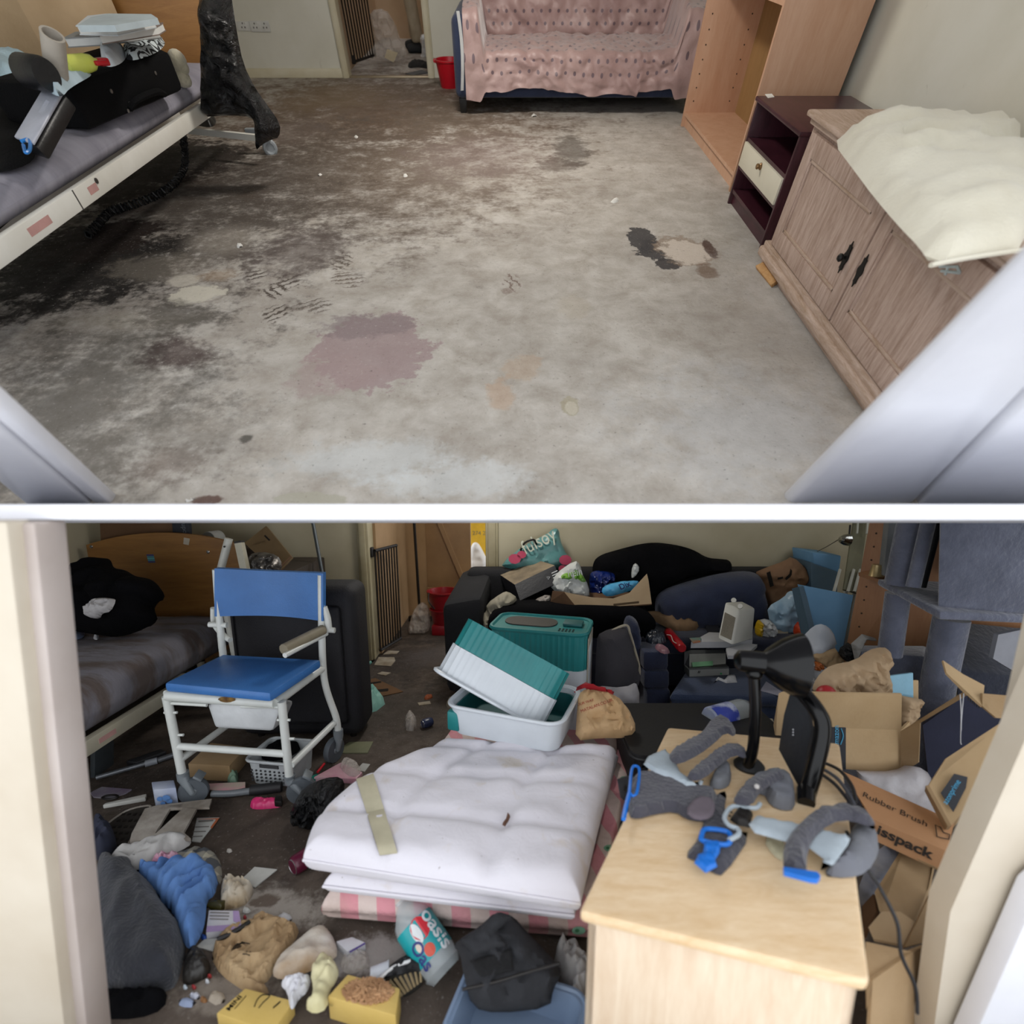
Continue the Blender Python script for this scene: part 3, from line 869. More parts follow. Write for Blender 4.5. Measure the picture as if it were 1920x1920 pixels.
# throw: hangs over the front, the seat, the back and the left arm
t = NT('dusty_pink_spotted_throw')
uvn = t.n('ShaderNodeUVMap').outputs[0]
sep = t.n('ShaderNodeSeparateXYZ'); t.l(uvn, sep.inputs[0])
du = t.math('MULTIPLY', sep.outputs[0], 26)
dv = t.math('MULTIPLY', sep.outputs[1], 19)
row = t.math('MULTIPLY', t.math('MODULO', t.math('FLOOR', dv), 2), .5)
fu = t.math('SUBTRACT', t.math('FRACT', t.math('ADD', du, row)), .5)
fv = t.math('SUBTRACT', t.math('FRACT', dv), .5)
rr = t.math('SQRT', t.math('ADD', t.math('MULTIPLY', fu, fu), t.math('MULTIPLY', fv, fv)))
dot = t.math('LESS_THAN', rr, .16)
msk = t.math('MULTIPLY', dot, t.math('GREATER_THAN', sep.outputs[1], .05))
oc = t.coord('Object')
basec = t.mix(t.ramp(t.noise(oc, 3, 5), (.4, K4(0)), (.7, K4(1))), C('b0948f'), C('987a76'))
t.l(t.mix(msk, basec, C('6d5a60')), t.b.inputs['Base Color'])
t.b.inputs['Roughness'].default_value = .45
t.b.inputs['Sheen Weight'].default_value = .5
t.bump(t.noise(oc, 22, 5), .25, .02)
THROW = t.m
def throwf(u, v):
    x = sx0 - .0 + (sx1 - sx0 - .02) * (u * .955 + .045)
    arm = max(0, 1 - max(0, (x - sx0 - .215)) / .06)
    armr = max(0, 1 - max(0, (sx1 - .215 - x)) / .06)
    am = max(min(1, arm), min(1, armr))
    am = am * am * (3 - 2 * am)
    hem = .165 + .05 * noise.noise(Vector((x * 2.2, 3, 0))) - .07 * am - .05 * max(0, min(1, (x - .3))) * (1 if x < 1.1 else .0)
    if v < .22:
        k = v / .22
        y = sy0 - .035 + .03 * k * k - .02 * noise.noise(Vector((x * 8, v * 4, 1)))
        z = hem + (.37 - hem) * k
        if am: z = z + am * k * .245
    elif v < .62:
        k = (v - .22) / .4
        y = sy0 + .0 + k * .72
        z = .375 + .03 * math.sin(k * math.pi) + .02 * k + am * .245
    else:
        k = (v - .62) / .38
        y = sy0 + .72 + .015 * k
        z = .395 + k * .5 + am * .25 * (1 - k)
    q = Vector((x * 4, v * 7, 0))
    n = .036 * noise.noise(q) + .022 * noise.noise(q * 2.3) + .028 * (abs(noise.noise(Vector((x * 9 + v * 12, v * 6 - x * 4, 5)))) - .3)
    if v < .22: return Vector((x, y - abs(n) * .9 - .004, z + n * .4))
    if v < .62: return Vector((x, y, z + abs(n) + .004))
    return Vector((x, y - abs(n) * 1.4 - .004, z))
g = G().grid(throwf, 150, 80, uv=True)
g.uv = [(a, (b / .22 * .22 if b < .22 else .22 + (b - .22) / .4 * .72 if b < .62 else .94 + (b - .62) / .38 * .5) / 1.44) for a, b in g.uv]
th = one('throw_blanket', 'dusty pink satin throw with small grey spots draped over the navy sofa', 'blanket', g, THROW, ang=2)
part(th, 'lining_edge', G().grid(lambda u, v: Vector((sx0 + .05 + .025 * u + .02 * math.sin(v * 3), sy0 - .052 + .008 * u - .01 * math.sin(v * 6), .16 + v * .46)), 3, 20), mat('pale_lining', 'c4c6c6', .7))
# red bucket
RED = mat('red_plastic', 'c41124', .3, 'a80d1e', 3, .02)
bp = R.fl(843, 165)
bh = R.up(bp, 112)
br = abs(R.dp(815, 112, bp.y).x - bp.x) * 1.05
bp.x = R.dp(815, 112, bp.y).x + br
bp.y += .05
bu = thing('plastic_bucket', 'red plastic bucket between the doorway and the navy sofa arm', 'bucket', bp)
part(bu, 'shell', G().lathe([(0, .0), (br * .72, 0), (br * .98, bh * .93), (br * 1.06, bh * .94), (br * 1.06, bh), (br * .96, bh), (br * .68, .02), (0, .02)], 28, Matrix.Translation(bp)), RED)
part(bu, 'spout', G().hexa([bp + Vector((-br * 1.12, -br * .3, bh * .9)), bp + Vector((-br * .9, -br * .3, bh * .86)), bp + Vector((-br * .9, br * .3, bh * .86)), bp + Vector((-br * 1.12, br * .3, bh * .9))], [bp + Vector((-br * 1.14, -br * .3, bh * 1.01)), bp + Vector((-br * .96, -br * .3, bh)), bp + Vector((-br * .96, br * .3, bh)), bp + Vector((-br * 1.14, br * .3, bh * 1.01))], .004), RED)
# sockets
for i, (a, b, n) in enumerate((((446, 40), (466, 58), 1), ((472, 39), (503, 60), 2))):
    P0, P1 = R.dp(a[0], b[1], YB - .008), R.dp(b[0], a[1], YB - .008)
    s_ = thing('wall_socket', ['small single white wall socket beside the double socket', 'white double wall socket low on the cream wall'][i], 'socket', P0)
    PL = mat('socket_white', 'd9d9d4', .35)
    part(s_, 'plate', G().box(P0.x, P1.x, YB - .01, YB, P0.z, P1.z, .004), PL)
    for k in range(n):
        xx = P0.x + (P1.x - P0.x) * (k + .5) / n
        zz = (P0.z + P1.z) / 2
        for dx, dz in ((0, .02), (-.016, -.008), (.016, -.008)): part(s_, 'pin_slot', G().box(xx + dx - .005, xx + dx + .005, YB - .0115, YB - .0095, zz + dz - .006, zz + dz + .006), mat('slot_grey', '5a5652', .8))
        part(s_, 'switch', G().box(xx - .004 + .02, xx + .012 + .016, YB - .014, YB - .009, zz + .016, zz + .034, .002), PL)
# ------------------------------------------------ doorway: gate, bag, person
gp0, gp1 = R.fl(664, 131), R.fl(706, 116)
gp0.z = gp1.z = .03
gt = thing('safety_gate', 'black barred safety gate folded back inside the cleared room doorway', 'gate', gp0)
BLK = mat('black_metal', '17120f', .5, m=.2)
dv_ = gp1 - gp0
for z in (.03, .75): part(gt, 'rail', G().tube([gp0 + Vector((0, 0, z)), gp1 + Vector((0, 0, z))], .013, 8), BLK)
for i in range(10): part(gt, 'bar', G().tube([gp0 + dv_ * (i / 9) + Vector((0, 0, .03)), gp0 + dv_ * (i / 9) + Vector((0, 0, .75))], .009, 6), BLK)
part(gt, 'hinge', G().box(XD0 - .004, gp0.x, gp0.y - .015, gp0.y + .015, .05, .11, .004), BLK)
t = NT('clear_film')
t.b.inputs['Base Color'].default_value = C('cfc6bd'); t.b.inputs['Roughness'].default_value = .12
t.b.inputs['Alpha'].default_value = .42
t.bump(t.noise(t.coord(), 25, 5), .8, .02)
FILM = t.m
cb = thing('clear_plastic_bag', 'clear plastic bag hanging crumpled in the doorway beside the black gate', 'bag', R.fl(725, 118))
part(cb, 'film', blob([(692, 20), (722, 15), (742, 45), (750, 75), (766, 95), (760, 108), (735, 113), (708, 112), (690, 108), (702, 80), (698, 50)], ('l', 725, 116, 0, 5), .10, wr=.6, res=22, crease=.26, sm=1, back=.6), FILM, ang=.5)
part(cb, 'paper_label', poly([(726, 92), (746, 99), (738, 117), (721, 108)], ('l', 725, 121, 0, 5), .002), mat('label_buff', 'cdbfa2', .8), 'buff paper label')
# person in the hall: only shins and shoes come into the picture
pp = R.fl(780, 96)
pr_ = thing('person', 'person in beige trousers and dark shoes standing in the hallway', 'person', pp)
def skin(name, chain, rad, edges, m):
    me = bpy.data.meshes.new(name)
    me.from_pydata([tuple(p) for p in chain], edges, [])
    me.materials.append(m)
    o = bpy.data.objects.new(name, me)
    col.objects.link(o)
    o.parent = pr_
    md = o.modifiers.new('skin', 'SKIN')
    md.use_smooth_shade = True
    for sv, r_ in zip(me.skin_vertices[0].data, rad): sv.radius = (r_, r_)
    me.skin_vertices[0].data[0].use_root = True
    o.modifiers.new('subd', 'SUBSURF').levels = 2
    o.modifiers['subd'].render_levels = 2
    return o
SKN = mat('skin', 'b98a70', .5)
bd = [(0, 0, .92), (0, 0, 1.15), (0, 0, 1.38), (0, 0, 1.47), (.0, -.01, 1.58), (0, -.0, 1.68), (-.02, .1, .86), (-.02, .11, .48), (0, .12, .1), (-.02, -.1, .86), (.0, -.12, .48), (.06, -.14, .1), (0, .2, 1.37), (.02, .25, 1.1), (-.08, .24, .86), (-.13, .23, .79), (0, -.2, 1.37), (.02, -.25, 1.1), (-.08, -.24, .86), (-.13, -.23, .79)]
ed = [(0, 1), (1, 2), (2, 3), (3, 4), (4, 5), (0, 6), (6, 7), (7, 8), (0, 9), (9, 10), (10, 11), (2, 12), (12, 13), (13, 14), (14, 15), (2, 16), (16, 17), (17, 18), (18, 19)]
skin('body', bd, [.11, .12, .12, .055, .09, .085, .08, .055, .04, .08, .055, .04, .06, .045, .035, .03, .06, .045, .035, .03], ed, SKN)
skin('trousers', [(0, 0, .95), (-.02, .1, .8), (-.02, .11, .5), (-.01, .12, .3), (-.0, .12, .16), (.0, .12, .085), (-.02, -.1, .8), (.0, -.12, .5), (.03, -.13, .3), (.05, -.14, .16), (.06, -.14, .085)], [.14, .11, .085, .078, .078, .088, .11, .085, .078, .078, .088], [(0, 1), (1, 2), (2, 3), (3, 4), (4, 5), (0, 6), (6, 7), (7, 8), (8, 9), (9, 10)], mat('beige_twill', 'b9ae98', .8, 'a3977f', 9, .3, 60))
skin('jacket', [(0, 0, .95), (0, 0, 1.2), (0, 0, 1.38), (0, .2, 1.37), (.02, .25, 1.1), (-.07, .24, .9), (0, -.2, 1.37), (.02, -.25, 1.1), (-.07, -.24, .9)], [.15, .155, .13, .08, .065, .05, .08, .065, .05], [(0, 1), (1, 2), (2, 3), (3, 4), (4, 5), (2, 6), (6, 7), (7, 8)], mat('navy_jacket', '2a3040', .8))
skin('hair', [(0.02, 0, 1.62), (.01, 0, 1.70)], [.098, .08], [(0, 1)], mat('hair_brown', '3a2a1e', .8))
for y, xo in ((.12, 0), (-.14, .06)): skin('shoe', [(xo + .05, y, .045), (xo - .06, y, .05), (xo - .15, y, .035)], [.05, .05, .04], [(0, 1), (1, 2)], mat('dark_suede', '23282c', .7))
blobT('white_carrier_bag', 'white plastic carrier bag on the hall floor behind the shoes', 'bag', mat('white_poly', 'e8eaec', .4, b=.4, bs=20), [(786, 66), (802, 62), (806, 100), (800, 116), (786, 112), (792, 95)], ('y', pp.y - .34), .06, crease=.22, sm=1)
blobT('black_rag', 'black rag lying on the hall floor by the threshold', 'rag', mat('black_cloth', '141312', .9, b=.4, bs=40), [(764, 120), (790, 118), (808, 122), (808, 130), (785, 126), (766, 129)], ('z', 0), .04, crease=.22)
polyT('dark_slate_scrap', 'flat dark slate scrap on the hall floor beside the black rag', 'scrap', mat('slate_scrap', '3a4044', .5), [(760, 139), (790, 132), (806, 137), (775, 142)], ('z', 0), .006)
# ------------------------------------------------ hospital bed in the cleared room
ZR = .40
e0, e1 = R.fl(29, 408, ZR), R.fl(385, 201, ZR)
bxr = (e0.x + e1.x) / 2
by_0, by_1 = 1.5, R.fl(500, 262).y + .25
YE = e1.y + .10
YD = R.fl(365, 106, .51).y
SHEET = mat('grey_sheet', '8f8d97', .85, '77747f', 2.5, .35, 14, stretch=(1, 3, 1))
ENAM = mat('cream_enamel', 'e4e2da', .35, 'd8d5cb', 4, .02)
bd_ = thing('hospital_bed', 'profiling hospital bed with grey sheeted mattress in the cleared room', 'bed', (bxr - .45, 3.2, 0))
rl = part(bd_, 'side_rail', G().box(bxr - .03, bxr, by_0, YD, ZR - .075, ZR, .006), ENAM)
part(rl, 'panel_joint', G().box(bxr - .001, bxr + .0008, R.xp(140, 365, bxr).y - .004, R.xp(140, 365, bxr).y + .004, ZR - .074, ZR - .002), mat('joint_dark', '4a4743', .8))
PINKL = mat('pink_print', 'c99a94', .7)
for (a, b) in (((161, 349), (176, 338)), ((36, 410), (80, 388))):
    pa, pb = R.xp(a[0], a[1], bxr), R.xp(b[0], b[1], bxr)
    part(rl, 'printed_sticker', G().box(bxr, bxr + .0012, min(pa.y, pb.y), max(pa.y, pb.y), ZR - .05, ZR - .022), PINKL)
part(rl, 'bolt', G().lathe([(.011, 0), (.011, .004), (0, .005)], 12, frame3(R.xp(180, 339, bxr), (0, 1, 0), (1, 0, 0))), mat('bolt_dark', '5b5854', .4, m=.7))
part(bd_, 'mattress', cushion([(bxr - 1.2, by_0, ZR - .02), (bxr - .03, by_0, ZR - .02), (bxr - .03, YD, ZR - .02), (bxr - 1.2, YD, ZR - .02)], .13, 24, 60, .1, .012, 4), SHEET, ang=2)
ZM = ZR + .1
WOODB = wood('bed_board_oak', 'a9793f', '966632', (1.2, 9, 9), .45, 3, .8, .03)
part(bd_, 'end_board', G().box(bxr - 1.25, bxr + .02, YD + .01, YD + .04, .3, 1.0, .01), WOODB)
part(bd_, 'lower_frame', G().tube([R.fl(340, 243, .15), R.fl(490, 259, .15)], .024, 4).box(bxr - .75, bxr - .7, by_0, by_1 - .2, .13, .17, .005), ENAM)
part(bd_, 'lifting_arm', G().tube([(bxr - .6, by_0 + .4, .15), (bxr - .6, by_1 - .9, ZR - .06)], .025, 8), BLK)
GREYP = mat('grey_castor_plastic', '9aa0a4', .4)
cp = R.fl(515, 289)
ca = part(bd_, 'castor', G().tube([cp + Vector((-.02, 0, .0375)) + Vector((math.cos(a) * .034, math.cos(a) * .012, math.sin(a) * .036)) for a in [2 * math.pi * i / 20 for i in range(20)]], .018, 8, True).lathe([(0, -.012), (.03, -.012), (.03, .012), (0, .012)], 16, frame3(cp + Vector((-.02, 0, .0375)), (0, 0, 1), (.33, -1, 0))), GREYP)
part(ca, 'fork', G().box(cp.x - .045, cp.x + .005, cp.y - .03, cp.y + .035, .075, .1, .006).box(bxr - .05, cp.x, cp.y - .02, cp.y + .02, .1, .15, .004), GREYP)
# things on that bed
KRAFT = mat('cardboard', 'bfa582', .8, 'ad9370', 3, .15, 60)
KRAFTI = mat('cardboard_dark', 'a58b69', .85, '927753', 3, .15, 60)
ZT = ZM + .012
cbx = thing('cardboard_box', 'big brown printed cardboard box behind the suitcase on the bed', 'box', R.fl(80, 115, ZT))
f0, f1 = R.fl(-60, 130, ZT), R.fl(108, 112, ZT)
f2 = R.dp(240, 70, YD - .06)
f2.z = ZT
dx = f1 - f0
fb = [f0, f1, f2, f0 + (f2 - f1)]
hh = .42
part(cbx, 'carton', G().hexa(fb, [p + Vector((0, 0, hh)) for p in fb], .004), KRAFT)
INK = mat('brown_print_ink', '5e4a30', .8)
nr = (f2 - f1).cross(Z3).normalized()
plc = (f1, nr)
for x0, y0, x1, y1, hh_ in ((120, 47, 160, 41, 3), (122, 54, 150, 50, 3), (122, 62, 154, 57, 3), (124, 70, 152, 65, 3)): part(cbx, 'print_line', poly([(x0, y0), (x1, y1), (x1, y1 - hh_), (x0, y0 - hh_)], plc, .001, lift=.001), INK)
n2 = Z3.cross((f0 - f1)).normalized()
n2 = n2 if n2.y < 0 else -n2
for i in range(9): part(cbx, 'barcode_bar', poly([(32 + i * 5, 76 + i), (34 + i * 5, 76 + i), (34 + i * 5, 90 + i), (32 + i * 5, 90 + i)], (f0, n2), .001, lift=.001), INK)
# open suitcase
BLKF = mat('black_nylon', '08080a', .9, '050506', 4, .3, 120, spec=.15)
su = thing('suitcase', 'open black fabric suitcase with side handle lying on the grey bed', 'suitcase', R.fl(230, 215, ZT))
a0, a1 = R.fl(172, 246, ZT), R.fl(348, 170, ZT)
ax = (a1 - a0)
bk_ = Vector((-ax.y, ax.x, 0)).normalized() * .42
hs = max(.12, R.up(a1, 92) - ZT)
part(su, 'shell', G().hexa([a0, a1, a1 + bk_, a0 + bk_], [p + Vector((0, 0, hs)) for p in (a0, a1, a1 + bk_, a0 + bk_)], .03), BLKF)
nf = Vector((ax.y, -ax.x, 0)).normalized()
hc = [R.on(x, y, a0, nf) for x, y in ((243, 204), (250, 187), (285, 172), (308, 176))]
part(su, 'handle', G().tube(smoothpath([hc[0], hc[1] + nf * .02, hc[2] + nf * .02, hc[3]], 5), .014, 8), BLKF)
for x, y in ((208, 171), (291, 137), (243, 194), (240, 208), (294, 170), (307, 178)): part(su, 'stud', G().lathe([(.008, 0), (.008, .004), (0, .006)], 10, frame3(R.on(x, y, a0, nf), ax, nf)), mat('steel_stud', '8f8f8f', .3, m=.9))
ZS = ZT + hs
def onz(name, label, cat, m, pts, z, t, **k): return blobT(name, label, cat, m, pts, ('z', z), t, **k)
WHP = mat('white_cover', 'd4d8da', .5, 'c3c9cc', 4)
def slabT(name, label, cat, m, pts, z, t, pagem=None):
    o = thing(name, label, cat, R.fl(*pts[0], z))
    if pagem:
        part(o, 'cover', poly(pts, ('z', z), t * .12, lift=t * .88), m)
        cx_ = sum(p[0] for p in pts) / len(pts); cy_ = sum(p[1] for p in pts) / len(pts)
        part(o, 'pages', poly([(cx_ + (x - cx_) * .97, cy_ + (y - cy_) * .97) for x, y in pts], ('z', z), t * .76, lift=t * .12), pagem)
        part(o, 'cover', poly(pts, ('z', z), t * .12), m)
    else: part(o, 'slab', poly(pts, ('z', z), t), m)
    return o
PGS = mat('page_edge', 'dcdcd8', .8)
slabT('book', 'grey hardback at the bottom of the book stack on the suitcase', 'book', mat('grey_cover', '8b8b88', .6), [(128, 90), (195, 86), (305, 72), (260, 66), (150, 78)], ZS + .035, .035, PGS)
slabT('book', 'brown hardback under the pale box file on the suitcase', 'book', mat('brown_cover', '7d6d64', .6), [(192, 84), (300, 66), (312, 58), (220, 68)], ZS + .07, .03, PGS)
slabT('book', 'large white book on top of the stack in the suitcase', 'book', WHP, [(150, 66), (222, 68), (294, 52), (290, 44), (205, 42), (172, 46)], ZS + .10, .03, PGS)
slabT('book', 'thin pale blue folder lying on the big white book', 'book', mat('pale_blue_cover', 'bcc8cc', .5), [(152, 60), (220, 60), (300, 46), (288, 38), (208, 37), (176, 44)], ZS + .13, .02)
tb = thing('cardboard_tube', 'grey cardboard poster tube standing among the things on the bed', 'tube', R.fl(104, 140, ZS))
ytb_ = R.fl(104, 150, ZS).y - .14
ta, tb_ = R.dp(106, 137, ytb_), R.dp(98, 64, ytb_ - .02)
tr_ = .040
xf = frame3(ta, (1, 0, 0), tb_ - ta)
ll = (tb_ - ta).length
part(tb, 'tube_wall', G().lathe([(tr_ * .8, 0), (tr_, 0), (tr_, ll), (tr_ * .8, ll), (tr_ * .8, .0)], 24, xf), mat('grey_board', 'b3ab9f', .8))
sb = thing('spray_bottle', 'yellow green cleaning bottle with red trigger lying in the suitcase', 'bottle', R.fl(150, 130, ZS))
b0_, b1_ = R.fl(122, 122, ZS + .045), R.fl(186, 116, ZS + .034)
part(sb, 'bottle_body', G().lathe([(0, 0), (.027, .004), (.032, .025), (.032, .10), (.027, .13), (.013, .15), (.013, .165)], 20, frame3(b0_, Z3, b1_ - b0_)), mat('lime_liquid', 'b9c832', .2, 'd0d66a', 3, 0))
part(sb, 'trigger_head', G().box(-.013, .013, -.018, .03, .155, .20, .006, frame3(b0_, Z3, b1_ - b0_)).box(-.008, .008, .018, .045, .12, .18, .005, frame3(b0_, Z3, b1_ - b0_)), RED, 'red trigger')
t = NT('rose_print')
vv = t.coord('Object')
vo = t.n('ShaderNodeTexVoronoi', feature='F1'); t.l(vv, vo.inputs['Vector']); vo.inputs['Scale'].default_value = 9
wv = t.math('FRACT', t.math('MULTIPLY', t.math('ADD', vo.outputs[0], t.math('MULTIPLY', t.noise(vv, 14, 3), .35)), 5))
t.l(t.mix(t.ramp(wv, (.42, K4(0)), (.5, K4(1))), C('12151a'), C('c9d2d4')), t.b.inputs['Base Color'])
t.b.inputs['Roughness'].default_value = .7
onz('rolled_throw', 'rolled black fabric with white rose print in the suitcase', 'fabric', t.m, [(230, 92), (252, 80), (300, 72), (312, 80), (300, 96), (262, 112), (236, 114)], ZS, .045, crease=.15)
onz('white_cloth', 'white folded cloth beside the lime bottle in the suitcase', 'cloth', mat('white_cotton', 'd5dade', .85, b=.3, bs=30), [(190, 100), (240, 88), (235, 116), (205, 128), (190, 118)], ZS, .06, crease=.17)
onz('pale_blue_cloth', 'pale blue cloth hanging over the suitcase edge', 'cloth', mat('pale_blue_cotton', 'b7cbd6', .85, b=.3, bs=30), [(86, 165), (150, 140), (180, 138), (130, 165), (118, 182), (100, 178)], ZS, .05, crease=.17)
TOYB = mat('beige_plush', 'c2bba6', .9, 'a9a28b', 12, .5, 60, sheen=.4)
ty = thing('soft_toy', 'pale beige knitted soft toy beside the suitcase end', 'toy', R.fl(338, 145, ZT))
for x, y, r_ in ((327, 100, .05), (338, 113, .032), (330, 122, .035), (336, 132, .045), (344, 138, .03)):
    c = R.dp(x, y, R.fl(350, 150, ZT).y) - Vector((0, 0, .03))
    part(ty, 'ball', G().lathe([(r_ * math.sin(math.pi * i / 8), -r_ * math.cos(math.pi * i / 8)) for i in range(9)], 14, Matrix.Translation(c)), TOYB)
la = thing('game_console', 'white topped black device lying askew on the bed beside the suitcase', 'device', R.fl(70, 230, ZT))
q = [R.fl(32, 262, ZT + .06), R.fl(66, 274, ZT + .06), R.dp(122, 176, 2.90), R.dp(92, 160, 2.93)]     # leans on the suitcase end
nq = (q[1] - q[0]).cross(q[3] - q[0]).normalized()
part(la, 'black_case', G().hexa([p - nq * .055 for p in q], q, .012), mat('black_plastic', '0f1013', .4))
part(la, 'white_top', G().hexa([p + nq * .001 for p in q], [p + nq * .012 for p in q], .004), mat('cool_white_plastic', 'b9bcc8', .35))
part(la, 'dial', G().lathe([(.04, 0), (.04, .02), (.03, .025), (0, .025)], 20, Matrix.Translation(R.fl(38, 212, ZT + .02))), BLK)
onz('black_holdall', 'black holdall slumped on the bed behind the white topped device', 'bag', BLKF, [(-40, 330), (60, 312), (72, 270), (40, 200), (100, 165), (120, 140), (60, 130), (-40, 170)], ZT, .05, crease=.2)
onz('teal_towel', 'teal towel bunched under pale towelling at the bed edge', 'towel', mat('teal_towel', '4fa3a3', .95, '8fc4c4', 6, .5, 80), [(-30, 178), (50, 172), (66, 155), (40, 142), (-30, 150)], ZT + .045, .06, crease=.17)
onz('pale_towel', 'pale blue white towel on top of the teal towel', 'towel', mat('pale_towel', 'b6ccd4', .95, 'a5bcc6', 6, .5, 80), [(-30, 145), (40, 150), (58, 128), (66, 112), (30, 115), (-30, 120)], ZT + .09, .07, crease=.17)
one('black_cylinder', 'black cylindrical case behind the cardboard tube on the bed', 'case', G().lathe([(0, 0), (.05, 0), (.055, .02), (.055, .15), (.047, .16), (0, .16)], 24, frame3(R.fl(88, 140, ZS + .056), Z3, R.fl(60, 135, ZS) - R.fl(88, 140, ZS))), mat('black_plastic', '0f1013', .4))
one('blue_carabiner', 'bright blue clip hanging from the black holdall on the bed', 'clip', G().tube(smoothpath([R.fl(x, y, ZT + .07) for x, y in ((40, 265), (55, 262), (56, 280), (48, 286), (44, 272))], 4), .006, 8), mat('bright_blue', '1f7fd0', .3))
# black bin bag over the bed end
BAGM = NT('black_polythene')
v = BAGM.coord()
BAGM.b.inputs['Base Color'].default_value = C('060709')
BAGM.b.inputs['Roughness'].default_value = .16
BAGM.bump(BAGM.noise(v, 10, 7, .6, 1.5), 1.0, .06)
BAGM = BAGM.m
yb_ = R.fl(490, 283).y - .1
blobT('bin_bag', 'black bin bag hanging over the end of the hospital bed to the floor', 'bin bag', BAGM, [(372, -20), (432, -20), (444, 60), (456, 120), (478, 165), (500, 195), (526, 232), (524, 258), (508, 262), (490, 272), (479, 284), (478, 240), (474, 219), (430, 216), (376, 220), (376, 160), (376, 60)], ('d', 440, 218, YE - .02, 4, 0), .12, wr=.5, res=30, crease=.30, sm=1, back=.4)
one('black_shoe', 'black shoe lying under the end of the hospital bed', 'shoe', blob([(368, 236), (400, 240), (407, 226), (398, 216), (378, 218), (366, 228)], ('z', 0), .07, sm=2), mat('black_leather', '141315', .4))
# curly bed cable
pts = smoothpath([R.dp(342, 246, 4.4), R.dp(345, 270, 4.1), R.fl(346, 312, .03), R.fl(325, 345, .025), R.fl(285, 370, .02), R.fl(235, 388, .02), R.fl(205, 398, .02), R.fl(180, 425, .02), R.fl(165, 440, .02)], 40)
hl = []
for i, p in enumerate(pts):
    tn = (pts[min(i + 1, len(pts) - 1)] - pts[max(0, i - 1)]).normalized()
    s1 = tn.orthogonal().normalized() if i == 0 else (s1 - tn * s1.dot(tn)).normalized()
    a = i * 1.35
    hl.append(p + (s1 * math.cos(a) + tn.cross(s1) * math.sin(a)) * .020)
one('coiled_cable', 'black coiled cable trailing from the bed onto the concrete floor', 'cable', G().tube(hl, .006, 5), mat('cable_rubber', '101113', .5))
# crumbs on the concrete
for i, (x, y, r_, lb) in enumerate(((1002, 217, 7, 'white scrap of torn tissue on the concrete in front of the sofa'), (1153, 377, 9, 'flake of white plaster on the concrete before the mahogany cabinet'), (600, 328, 7, 'thin white splinter on the dark stained concrete'), (725, 169, 5, 'white splinter on the brown floor before the doorway'), (760, 330, 5, 'pale crumb pair on the concrete in mid room'), (668, 257, 4, 'pale crumb on the brown floor beyond the bed castor'), (450, 462, 7, 'small ring shaped crumb on the floor beside the dark puddle'), (357, 938, 9, 'grey plastic sliver by the threshold of the cleared room'))):
    el = 3 if 'splinter' in lb or 'sliver' in lb else 1
    p = []
    for k in range(9):
        a = 2 * math.pi * k / 9
        rr_ = r_ * (.6 + .5 * random.random())
        p.append((x + math.cos(a) * rr_ * (1.3 if el == 3 else 1), y - math.cos(a) * (3 if el == 3 else 0) + math.sin(a) * rr_ * (.25 if el == 3 else .6)))
    blobT('floor_scrap', lb, 'scrap', mat('scrap_white', 'dedcd6', .8), p, ('z', 0), .012, crease=.26, sm=0, res=6)
# ================================================================== cluttered room: big furniture
use(RB)
OAKB = wood('headboard_oak', '8f6430', '7c5426', (1, 9, 9), .45, 3, .6, .03)
SHB = mat('stained_sheet', '7a7880', .9, '5f5450', 3.2, .35, 16, stretch=(1, 3, 1), lo=.42, hi=.6)
ENB = mat('bed_rail_cream', 'b9b3a0', .4, 'a8a18c', 4, .03)
BXR = -1.95
HY0 = R.fl(398, 1143, .55).y
bd = thing('hospital_bed', 'hospital bed with curved oak headboard and stained grey sheet', 'bed', (-2.5, 2.6, 0))
part(bd, 'mattress', cushion([(-2.95, 1.45, .30), (BXR - .01, 1.45, .30), (BXR - .01, HY0 - .02, .30), (-2.95, HY0 - .02, .30)], .25, 26, 50, .10, .012, 4), SHB, ang=2)
rl = part(bd, 'side_rail', G().box(BXR - .03, BXR + .01, 1.45, HY0, .235, .31, .005), ENB)
part(rl, 'printed_sticker', G().box(BXR + .01, BXR + .0115, 2.1, 2.2, .26, .285), PINKL)
part(rl, 'panel_joint', G().box(BXR + .0095, BXR + .0112, 1.98, 1.986, .237, .308), mat('joint_dark', '4a4743', .8))
hb = []
for i in range(21):
    k = i / 20
    hb.append((-2.98 + k * 1.08, .2 + R.dp(250, 999, HY0).z - .2 - .085 * (2 * k - 1) ** 2))
hbp = [(-2.98, .15), (-1.90, .15)] + hb[::-1]
xfh = Matrix(((1, 0, 0, 0), (0, 0, -1, HY0 + .03), (0, 1, 0, 0), (0, 0, 0, 1)))
hd = part(bd, 'headboard', G().prism(hbp, 0, .03, xfh), OAKB, 'curved oak headboard')
for x, y in ((171, 1025), (390, 1035)): part(hd, 'screw', G().lathe([(.012, 0), (.01, .004), (0, .005)], 12, frame3(R.dp(x, y, HY0), (1, 0, 0), (0, -1, 0))), mat('steel_stud', '8f8f8f', .3, m=.9))
for i, cx in enumerate(('2b3f86', '2f8fa8', '58b3b8', '2f8fa8', '2b3f86')): part(hd, 'logo_stripe', poly([(275 + i * .8, 1039.5 + i * 3.2), (288 + i * .8, 1039.5 + i * 3.2), (288 + i * .8, 1042 + i * 3.2), (275 + i * .8, 1042 + i * 3.2)], ('y', HY0), .001), mat('sticker_' + cx, cx, .5))
part(hd, 'tape', poly([(345, 1008), (356, 1010), (354, 1022), (344, 1020)], ('y', HY0), .002), mat('clear_tape', 'b9b0a0', .3))
